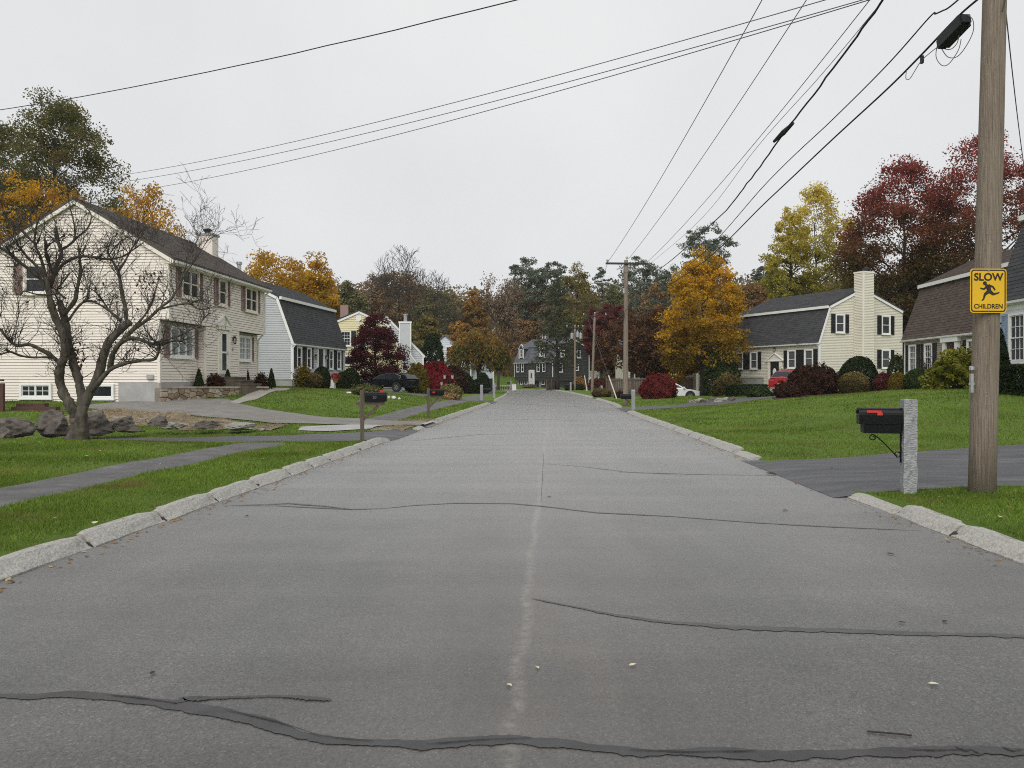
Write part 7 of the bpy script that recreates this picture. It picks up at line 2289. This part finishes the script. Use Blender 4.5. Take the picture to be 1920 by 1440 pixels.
curve_px('slim neutral wire running just above the twisted service cable', [(1178, 527, 45), (1300, 425, 27), (1420, 275, 18), (1540, 140, 13.8), (1660, -5, 11.6), (1780, -150, 10.4)], .006, 'wire', name='power_line')
curve_px('upper black communication cable from the near pole to the second pole', [(1176, 575, 45), (1300, 490, 28), (1440, 340, 18.5), (1560, 225, 14.6), (1660, 125, 12.4), (1740, 35, 11.1), (1752, 28, 10.95), (1765, 22, 10.8), (1782, 12, 10.6), (1842, -40, 10.25)], .011, 'cable')
cc_, O = curve_px('thick lower communication cable carrying the black splice case near the pole', [(1172, 582, 45), (1300, 505, 28), (1440, 375, 18.5), (1560, 262, 14.8), (1660, 170, 12.6), (1725, 105, 11.5), (1795, 32, 10.7), (1842, -8, 10.3)], .016, 'cable')
o0 = O[0]
a = Vector(W(1766, 82, 11.05)) - o0; b = Vector(W(1806, 40, 10.6)) - o0
mb = MB(); mb.bar(a, b, .17, .16); d = (b - a).normalized(); mb.bar(a - d * .05, a + d * .03, .12, .13); mb.bar(b - d * .03, b + d * .05, .12, .12); cs = mb.build('splice_case', M['black'], cc_)
c = Vector(W(1727, 107, 11.5)) - o0
mb = MB(); mb.box((c.x, c.y, c.z - .05), (.035, .05, .11)); mb.build('cable_tag', M['cable'], cc_)
def loop(pts, r=.006):
    P = [Vector(W(*p)) - o0 for p in pts]
    O2 = []
    n = len(P)
    for i in range(n - 1):
        a_, b_, c_, d_ = P[max(0, i - 1)], P[i], P[i + 1], P[min(n - 1, i + 2)]
        for k in range(6):
            t = k / 6
            O2.append(.5 * ((2 * b_) + (c_ - a_) * t + (2 * a_ - 5 * b_ + 4 * c_ - d_) * t * t + (3 * b_ - a_ - 3 * c_ + d_) * t ** 3))
    O2.append(P[-1])
    mb = MB(); mb.tube(O2, r, 5); mb.build('drop_loop', M['wire'], cc_, smooth=True)
loop([(1763, 92, 11.1), (1775, 108, 11), (1792, 108, 10.8), (1808, 90, 10.6), (1822, 62, 10.5), (1822, 40, 10.5), (1813, 30, 10.55)])
loop([(1755, 88, 11.2), (1753, 105, 11.1), (1758, 118, 11), (1768, 125, 10.9), (1780, 118, 10.8), (1795, 95, 10.7), (1800, 75, 10.7)])
loop([(1765, 92, 11.1), (1780, 94, 10.9), (1792, 83, 10.75), (1796, 68, 10.7)])
loop([(1698, 133, 11.9), (1697, 148, 11.85), (1704, 149, 11.75), (1715, 132, 11.65), (1726, 115, 11.5), (1745, 98, 11.3), (1756, 90, 11.15)])
# three service lines over to the west side
svc = 'three service wires over the road to the west'
for lab, pa, pb, zb_ in (('upper of the three service wires crossing the road to the west', (228, 322), (1742, -2), 7.05), ('middle of the three service wires crossing the road to the west', (236, 333), (1690, 12), 6.9), ('lowest of the three service wires crossing the road to the west', (272, 348), (1700, 16), 6.9)):
    a = Vector(W(pa[0], pa[1], 29)); c = Vector(W(pb[0], pb[1], 11.3))
    a2_ = a + (a - c) * .16
    wire(lab, a2_, Vector((x1 + .1, 10.2, zb_ + .22)), .42, .008, grp=svc)
wire('single heavier wire crossing the upper left sky', W(-260, 238, 26), Vector((x1 + .2, 10.2, 8.35)), .55, .011, 'cable', name='power_line', wob=.006)
wire('thin wire leaving the near pole towards the house with blue shutters', (x1 + .3, 10.2, gzp(22, 10.2)), (11.0, 16.5, gzp(52, 10.2) - .2), .12, .008)
# low wires far off past the second pole
far = 'far wires beyond the second pole'
wire('far wire from second pole to third pole crossarm', W(1140, 491, 45), (gx(1110, 80) + .28 - 1.15, 80, P3.location.z + h3 + .1), .5, .012, grp=far)
wire('far wire from the right end of the second pole crossarm to the third pole', W(1214, 491, 45), (gx(1110, 80) + .28 + 1.15, 80, P3.location.z + h3 + .1), .5, .012, grp=far)
wire('low cable from second pole to third pole', W(1172, 582, 45), (gx(1110, 80) + .2, 80, P3.location.z + h3 - 2.6), .5, .02, 'cable', grp=far)
wire('cable from the second pole across the dark maples to the right', W(1176, 545, 45), W(1560, 660, 57), .3, .012, grp=far)
wire('faint wire past the willow and pale grey chimney', W(600, 648, 72), W(985, 645, 120), .3, .014, grp=far)

# ------------------------------------------------------------------ cars
def car(label, x, y, z, ang, paint, kind='suv', name='parked_car'):
    root = empty(name, (x, y, z), ang, label, 'car')
    # side profile, nose at +x; (x, z) pairs
    if kind == 'suv':
        Lc, wd = 4.65, 1.86
        low = [(2.28, .42), (2.32, .62), (2.22, .86), (1.55, 1.02), (1.05, 1.07), (-2.05, 1.10), (-2.28, 1.02), (-2.32, .62), (-2.25, .36)]
        roof = [(1.12, 1.06), (.45, 1.50), (-.3, 1.64), (-1.35, 1.60), (-1.85, 1.48), (-2.22, 1.08)]
    else:
        Lc, wd = 4.75, 1.84
        low = [(2.30, .36), (2.36, .52), (2.24, .72), (1.45, .88), (.95, .93), (-1.75, .98), (-2.2, .99), (-2.36, .88), (-2.36, .50), (-2.25, .32)]
        roof = [(1.12, .92), (.35, 1.36), (-.35, 1.50), (-1.35, 1.47), (-2.02, 1.32), (-2.34, .99)]
    pts = low
    body = MB()
    # body side as layered loft: section widths shrink to the sills and shoulders
    n = len(pts)
    yl = []
    secs = [(-wd / 2 * .90, .0), (-wd / 2, .02), (wd / 2, .02), (wd / 2 * .90, .0)]
    def ring(y, inset):
        cx_ = 0; cz_ = .7
        return [((p[0] - cx_) * (1 - inset) + cx_, y, (p[1] - cz_) * (1 - inset * 1.6) + cz_) for p in pts]
    rings = [ring(-wd / 2 * .985, .05), ring(-wd / 2 * .97, .0), ring(-wd / 2 * .5, -.012), ring(0, -.02), ring(wd / 2 * .5, -.012), ring(wd / 2 * .97, 0), ring(wd / 2 * .985, .05)]
    base = 0
    for r_ in rings: body.v += r_
    for k in range(len(rings) - 1):
        for i in range(n):
            j = (i + 1) % n
            body.f.append((k * n + i, k * n + j, (k + 1) * n + j, (k + 1) * n + i)); body.m.append(0)
    body.f.append(tuple(range(n - 1, -1, -1))); body.m.append(0)
    body.f.append(tuple((len(rings) - 1) * n + i for i in range(n))); body.m.append(0)
    # cabin
    m = len(roof)
    rr_ = []
    for y, sc in ((-1, 0), (-.94, 1), (0, 1.03), (.94, 1), (1, 0)):
        for (px_, pz_) in roof:
            t = (pz_ - roof[0][1]) / (max(q[1] for q in roof) - roof[0][1])
            hw = wd / 2 * (.95 - .20 * max(0, t))
            yy = y * hw if abs(y) == 1 else (y / .94 * hw * .9 if y else 0)
            zz = pz_ - (.035 if abs(y) == 1 and t > .5 else 0) + (.02 if y == 0 else 0)
            rr_.append((px_, yy, zz))
    b0 = len(body.v)
    body.v += rr_
    for k in range(4):
        for i in range(m - 1):
            body.f.append((b0 + k * m + i, b0 + k * m + i + 1, b0 + (k + 1) * m + i + 1, b0 + (k + 1) * m + i)); body.m.append(0)
    body.f.append(tuple(b0 + i for i in range(m))); body.m.append(0)
    body.f.append(tuple(b0 + 4 * m + i for i in reversed(range(m)))); body.m.append(0)
    body.build('body', M[paint], root, smooth=False)
    zr0 = roof[0][1]; zmx = max(q[1] for q in roof)
    def hwz(z): return wd / 2 * (.95 - .20 * max(0, (z - zr0) / (zmx - zr0))) + .006
    def side_glass(poly, name='side_window'):
        for s in (-1, 1):
            mb = MB()
            mb.add([(a, s * hwz(b), b) for a, b in poly], [tuple(range(len(poly))) if s < 0 else tuple(reversed(range(len(poly))))])
            mb.build(name, M['glass'], root)
    if kind == 'suv':
        side_glass([(.86, 1.13), (.32, 1.48), (-.28, 1.55), (-.28, 1.13)]); side_glass([(-.36, 1.13), (-.36, 1.55), (-1.15, 1.53), (-1.30, 1.13)]); side_glass([(-1.38, 1.14), (-1.25, 1.50), (-1.72, 1.42), (-1.95, 1.18)])
        trim = [(-1.95, 1.12), (.9, 1.09)]
    else:
        side_glass([(.78, .99), (.20, 1.28), (-.35, 1.37), (-.35, .99)]); side_glass([(-.42, .99), (-.42, 1.37), (-1.22, 1.36), (-1.70, 1.20), (-1.62, 1.04)])
        trim = None
    def slope_glass(p, q, name):
        (xa, za), (xb, zb_) = p, q
        wa_, wb_ = hwz(za) * .90, hwz(zb_) * .86
        d = Vector((zb_ - za, 0, xa - xb)).normalized()
        if d.z < 0: d = -d
        o_ = d * .012
        mb = MB(); mb.add([(xa + o_.x, -wa_, za + o_.z), (xa + o_.x, wa_, za + o_.z), (xb + o_.x, wb_, zb_ + .02 + o_.z), (xb + o_.x, -wb_, zb_ + .02 + o_.z)], [(0, 1, 2, 3)])
        mb.build(name, M['glass'], root)
    slope_glass((roof[0][0] - .05, roof[0][1] + .04), (roof[1][0] + .04, roof[1][1] - .02), 'windscreen')
    slope_glass((roof[-1][0] + .06, roof[-1][1] + .06), (roof[-2][0] - .04, roof[-2][1] - .02), 'rear_window')
    if kind != 'suv':
        for s in (-1, 1):
            mb = MB(); pl = [(.84, .97), (.2, 1.31), (-.35, 1.40), (-1.22, 1.39), (-1.74, 1.22), (-1.66, 1.02)]
            mb.tube([(a, s * (hwz(b) + .004), b) for a, b in pl], .014, 4); mb.build('window_trim', M['chrome'], root)
    wr_ = .34
    ty = MB(); ty.lathe((0, 0, 0), [(.20, -.10), (.32, -.11), (wr_, -.08), (wr_, .08), (.32, .11), (.20, .10)], 22)
    rm = MB(); rm.lathe((0, 0, 0), [(.05, .075), (.205, .09), (.215, .112), (.19, .105), (.18, .085)], 18)
    for k in range(7):
        a = 2 * math.pi * k / 7
        rm.bar((.03 * math.cos(a), .03 * math.sin(a), .10), (.19 * math.cos(a), .19 * math.sin(a), .105), .055, .02)
    tm, rmm = ty.mesh('tyre', M['black']), rm.mesh('rim', M['chrome'])
    ar = MB(); ar.lathe((0, 0, 0), [(.40, -.02), (.40, .02)], 24); arm_ = ar.mesh('wheel_arch', M['black'])
    for xx in (1.42, -1.40):
        for s in (-1, 1):
            wh = empty('wheel', (xx, s * (wd / 2 - .10), wr_)); wh.parent = root; wh.rotation_euler = (R(90) if s < 0 else R(-90), 0, 0)
            link('tyre', tm, wh); link('rim', rmm, wh)
            oa = link('wheel_arch', arm_, root, (xx, s * (wd / 2 - .012), wr_ + .03)); oa.rotation_euler = (R(90), 0, 0)
    for s in (-1, 1):
        mb = MB(); mb.box((-2.24, s * .66, .92 if kind == 'suv' else .82), (.22, .42, .13)); mb.build('tail_light', M['tail'], root)
        mb = MB(); mb.box((2.17, s * .66, .76 if kind == 'suv' else .64), (.26, .40, .12)); mb.build('headlight', M['lampglass'], root)
        mb = MB(); mb.box((.92, s * (wd / 2 + .06), 1.02 if kind != 'suv' else 1.15), (.14, .2, .13)); mb.build('mirror', M[paint], root)
    mb = MB(); mb.box((-2.36, 0, .66), (.03, .36, .15)); mb.build('number_plate', M['lampglass'], root)
    mb = MB(); mb.box((-2.33, 0, .42), (.08, 1.5, .08)); mb.build('rear_bumper', M['black' if kind != 'suv' else 'steel'], root)
    return root
xb, yb = gx(727, 60.5), 60.5
car('glossy black car parked nose in under the purple maple', xb, yb, gz1(xb, yb) + .02, math.atan2(.42, -.907), 'carblack', 'sedan')
xb, yb = gx(1478, 51.5), 51.5
car('red car showing its rear beside the maroon barberry hedge', xb + .9, yb + .3, gz1(xb, yb) + .04, R(38), 'carred', 'suv')
xb, yb = gx(1258, 63), 63.0
car('white car half hidden behind the crimson laceleaf maple', xb, yb, gz1(xb, yb) - .28, R(-4), 'carwhite', 'sedan')

# ------------------------------------------------------------------ fences, lamps and small things
def board_fence(label, a, b, h, post=2.3, m='fencewood'):
    a, b = Vector(a), Vector(b)
    d = b - a; Lf = Vector((d.x, d.y, 0)).length
    root = empty('board_fence', a, math.atan2(d.y, d.x), label, 'fence')
    k = int(Lf / .15)
    def zt(u): return (b.z - a.z) * u / Lf
    bm_ = MB(); bm_.bb(-.068, .068, -.011, .011, 0, 1); bme = bm_.mesh('board', M[m])
    for i in range(k):
        u = (i + .5) * Lf / k
        o = link('board', bme, root, (u, 0, zt(u) + .04)); o.scale = (1, 1, h * rnd.uniform(.98, 1.01))
    pm = MB(); pm.bb(-.06, .06, -.06, .06, -.2, h + .12); pme = pm.mesh('post', M[m])
    u = 0
    while u <= Lf: link('post', pme, root, (u, -.075, zt(u))); u += post
    for q in (.25, .92):
        mb = MB(); mb.bar((0, -.035, h * q), (Lf, -.035, zt(Lf) + h * q), .04, .09); mb.build('rail', M[m], root)
    return root
board_fence('brown board fence behind the crimson laceleaf maple', G(1137, 67), G(1226, 66.5), 1.55)
board_fence('brown board fence between the laceleaf maple and the garage', G(1226, 66.5), G(1300, 68), 1.5)
board_fence('grey brown board fence at the foot of the spruce', G(1024, 112), G(1041, 116), 1.45)
# low post and rail along the bend
a, b = Vector(G(926, 119)), Vector(G(962, 123))
root = empty('rail_fence', a, 0, 'low timber rail fence at the outside of the bend', 'fence')
d = b - a
for i in range(9):
    p = d * (i / 8)
    mb = MB(); mb.box((p.x, p.y, p.z + .35), (.16, .16, .9)); mb.build('post', M['fencewood'], root)
mb = MB(); mb.bar(Vector((0, 0, .65)), d + Vector((0, 0, .65)), .14, .18); mb.build('rail', M['creamtrim'], root)
x, y, z = G(964, 117)
bx_ = empty('utility_box', (x, y, z), 0, 'small white ground box before the charcoal house lawn', 'utility box')
mb = MB(); mb.box((0, 0, .45), (.62, .5, .9)); mb.build('cabinet', M['white'], bx_); mb = MB(); mb.box((0, 0, .93), (.68, .56, .06)); mb.build('lid', M['white'], bx_)
x, y, z = G(958, 117)
lp = empty('lamp_post', (x, y, z), 0, 'short grey post with dark mailbox beside the white ground box', 'post')
mb = MB(); mb.box((0, 0, .7), (.18, .18, 1.5)); mb.build('post', M['granitepost'], lp); mb = MB(); mb.prism([(yy, zz + 1.0) for yy, zz in box_shell(.5, .2, .24)], 'x', -.6, -.1); mb.build('box', M['blackmetal'], lp)
# twin lantern post and the single one
def lamp(px, Y, top_py, twin, label):
    x, y, z = G(px, Y)
    h = gzp(top_py, Y) - z
    root = empty('lamp_post', (x, y, z), 0, label, 'lamp post')
    mb = MB(); mb.tube([(0, 0, -.1), (0, 0, h - (.45 if twin else .3))], .045, 8); mb.build('post', M['blackmetal'], root)
    for dx in ((-.27, .27) if twin else (0,)):
        if twin:
            mb = MB(); mb.tube([(0, 0, h - .62), (dx * .6, 0, h - .5), (dx, 0, h - .40)], .022, 6); mb.build('arm', M['blackmetal'], root)
        mb = MB(); mb.lathe((dx, 0, h - .12), [(.13, 0), (.06, .08), (.02, .14)], 8); mb.lathe((dx, 0, h - .42), [(.03, 0), (.07, .04)], 8)
        o = mb.build('lantern', M['blackmetal'], root)
        mb = MB(); mb.lathe((dx, 0, h - .38), [(.065, 0), (.10, .25)], 8); mb.build('lamp_glass', M['lampglass'], o)
lamp(841, 53.5, 700, True, 'black lamp post with two lanterns in the straw coloured peony')
lamp(828, 57, 713, False, 'single white globe lamp post left of the twin lantern post')
# red mum in a pot
x = gx(629, 50.2); z = 1.40
pt = empty('flower_pot', (x, 50.2, z), 0, 'round pot of red mums on the white doorstep', 'flower pot')
mb = MB(); mb.lathe((0, 0, 0), [(.13, 0), (.2, .26), (.2, .3)], 12); mb.build('pot', M['terracotta'], pt)
r = np.random.default_rng(8); U = r.normal(0, 1, (500, 3)); U /= np.linalg.norm(U, axis=1)[:, None]; U[:, 2] = np.abs(U[:, 2])
link('blooms', np_mesh('blooms', leaf_quads(U * np.array([.34, .34, .3]) + np.array([0, 0, .3]), .04, seed=1), 4, L['mum']), pt)
# deck at the left picture edge
dk = empty('wooden_deck', (gx(-22, 26.5), 26.5, .5), R(3), 'dark red brown wooden deck stair at the left picture edge beside the cream house', 'deck')
mb = MB()
for i in range(8):
    o = MB(); o.bb(-.6 + i * .14, -.475 + i * .14, -.02, .02, -.1, 1.05 - max(0, i - 4) * .07); o.build('board', M['deckwood'], dk)
mb.bb(-.7, .5, -.05, .06, 1.05, 1.12); mb.bb(.40, .52, -.06, .07, -.2, .98); mb.build('rail', M['deckwood'], dk)
mb = MB()
for i in range(3): mb.bb(.53, 2.6 - i * .55, .1 + i * .3, .1 + (i + 1) * .3, -.2, .02 + i * .12)
mb.build('stair', M['deckwood'], dk)
# leaves fallen on the road, each where it lies
def leaf_obj(px, py, z, s, label, m='fallen', near=True):
    Y = (CAMZ - z) * F / (py - HY)
    x = gx(px, Y)
    mb = MB()
    a = rnd.uniform(0, 6.28); c_, s_ = math.cos(a), math.sin(a)
    pr = [(-1, 0, .0), (-.3, .55, .18), (.35, .42, .22), (1, 0, .10), (.35, -.42, .25), (-.3, -.55, .15), (0, 0, .05)]
    vs = [((p[0] * c_ - p[1] * s_) * s, (p[0] * s_ + p[1] * c_) * s, p[2] * s + .004) for p in pr]
    mb.add(vs, [(0, 1, 6), (1, 2, 6), (2, 3, 6), (3, 4, 6), (4, 5, 6), (5, 0, 6)])
    o = mb.build('fallen_leaf', m if not isinstance(m, str) else L[m], None, (x, Y, z))
    tag(o, label, 'leaf', 'leaves fallen on the road and verge')
M['paleleaf'] = mat('pale_fallen_leaf', (0.55, 0.50, 0.34), 0.8, 0.1, 20)
M['darkleaf'] = mat('dark_fallen_leaf', (0.045, 0.03, 0.02), 0.8, 0.2, 20)
for px, py, s, mt, lab in ((955, 1287, .022, 'paleleaf', 'pale leaf on the paving joint above the wide tar seal'), (1008, 1254, .020, 'paleleaf', 'small pale leaf right of the paving joint'), (1187, 1249, .026, 'paleleaf', 'pale leaf in the middle of the east lane'), (1752, 1285, .028, 'paleleaf', 'pale leaf low in the east lane'),
        (1692, 1169, .026, 'darkleaf', 'dark leaf above the curved tar seal'), (1773, 1167, .026, 'darkleaf', 'dark scrap right of the dark leaf above the curved seal'), (1446, 890, .13, 'darkleaf', 'dark leaf litter at the mouth of the near driveway'), (1472, 958, .045, 'darkleaf', 'dark leaf in the gutter lane before the near driveway'),
        (1670, 1040, .04, 'darkleaf', 'brown leaf near the east kerb'), (462, 968, .04, 'darkleaf', 'brown leaf near the west kerb by the thin seal'), (285, 1264, .025, 'darkleaf', 'dark scrap left of the short tar seal'), (1030, 932, .035, 'darkleaf', 'dark leaf beside the paving joint')):
    leaf_obj(px, py, .005, s, lab, M[mt])
for px, py, s, mt, lab in ((177, 981, .05, 'paleleaf', 'white leaf in the west verge grass'), (165, 855, .06, 'paleleaf', 'pale leaf on the west lawn'), (494, 861, .06, 'paleleaf', 'pale leaf in the far verge grass'), (1877, 970, .055, 'paleleaf', 'pale leaf in the east verge grass')):
    Y = (CAMZ - .2) * F / (py - HY)
    zz = gz1(gx(px, Y), Y) + .05
    leaf_obj(px, py, zz, s, lab, M[mt])
# a twig lying in the east lane
tx, ty_ = unp(1665, 1379)
tg = MB(); tg.tube([(-.08, .02, .006), (0, 0, .008), (.06, -.012, .008), (.10, -.02, .006)], .004, 5); o = tg.build('twig', M['darkbark'], None, (tx, ty_, 0)); tag(o, 'short dark twig lying above the wide tar seal', 'twig')
# litter too small to count, along the gutters
r = np.random.default_rng(19)
Q = []
for fn, sg_, n in ((XL, 1, 900), (XR, -1, 700)):
    y = r.uniform(4, 60, n); x = fn(y) + sg_ * (.03 + np.abs(r.normal(0, .12, n)))
    Q.append(np.c_[x, y, np.full(n, .008)])
n = 900; y = r.uniform(12, 60, n); x = XR(y) + r.uniform(.4, 14, n); Q.append(np.c_[x, y, gz(x, y) + .05])
n = 800; y = r.uniform(7, 56, n); x = XL(y) - r.uniform(.4, 12, n); Q.append(np.c_[x, y, gz(x, y) + .05])
for px, Y, rad, n in ((1318, 61, 4.5, 900), (1234, 56, 2.6, 260), (1526, 45, 3.0, 240), (704, 60, 3.2, 320), (150, 18.2, 2.6, 160), (1850, 9.2, 1.2, 26), (545, 44, 3.5, 160), (845, 51, 1.6, 140)):
    a = r.uniform(0, 6.28, n); q = rad * np.sqrt(r.random(n))
    x = gx(px, Y) + q * np.cos(a); y = Y + q * np.sin(a)
    ok = (x < XL(y) - .3) | (x > XR(y) + .3)
    x, y = x[ok], y[ok]
    Q.append(np.c_[x, y, gz(x, y) + .055])
Q = np.concatenate(Q)
link('leaf_litter', np_mesh('leaf_litter', leaf_quads(Q, .026, up=4, seed=2), 4, L['fallen']), kind='stuff')

# ------------------------------------------------------------------ the damp air
HAZE = 0.00022
hm = bpy.data.materials.new('haze')
hm.use_nodes = True
hn = hm.node_tree
hn.nodes.clear()
ho = nd(hn, 'ShaderNodeOutputMaterial')
hv = nd(hn, 'ShaderNodeVolumePrincipled')
hv.inputs['Color'].default_value = (0.93, 0.95, 0.97, 1)
hv.inputs['Density'].default_value = HAZE
hv.inputs['Anisotropy'].default_value = 0.2
hn.links.new(hv.outputs[0], ho.inputs['Volume'])
mb = MB(); mb.bb(-440, 440, -70, 625, -1.6, 36); mb.build('haze', hm, kind='stuff')
S.cycles.volume_bounces = 1
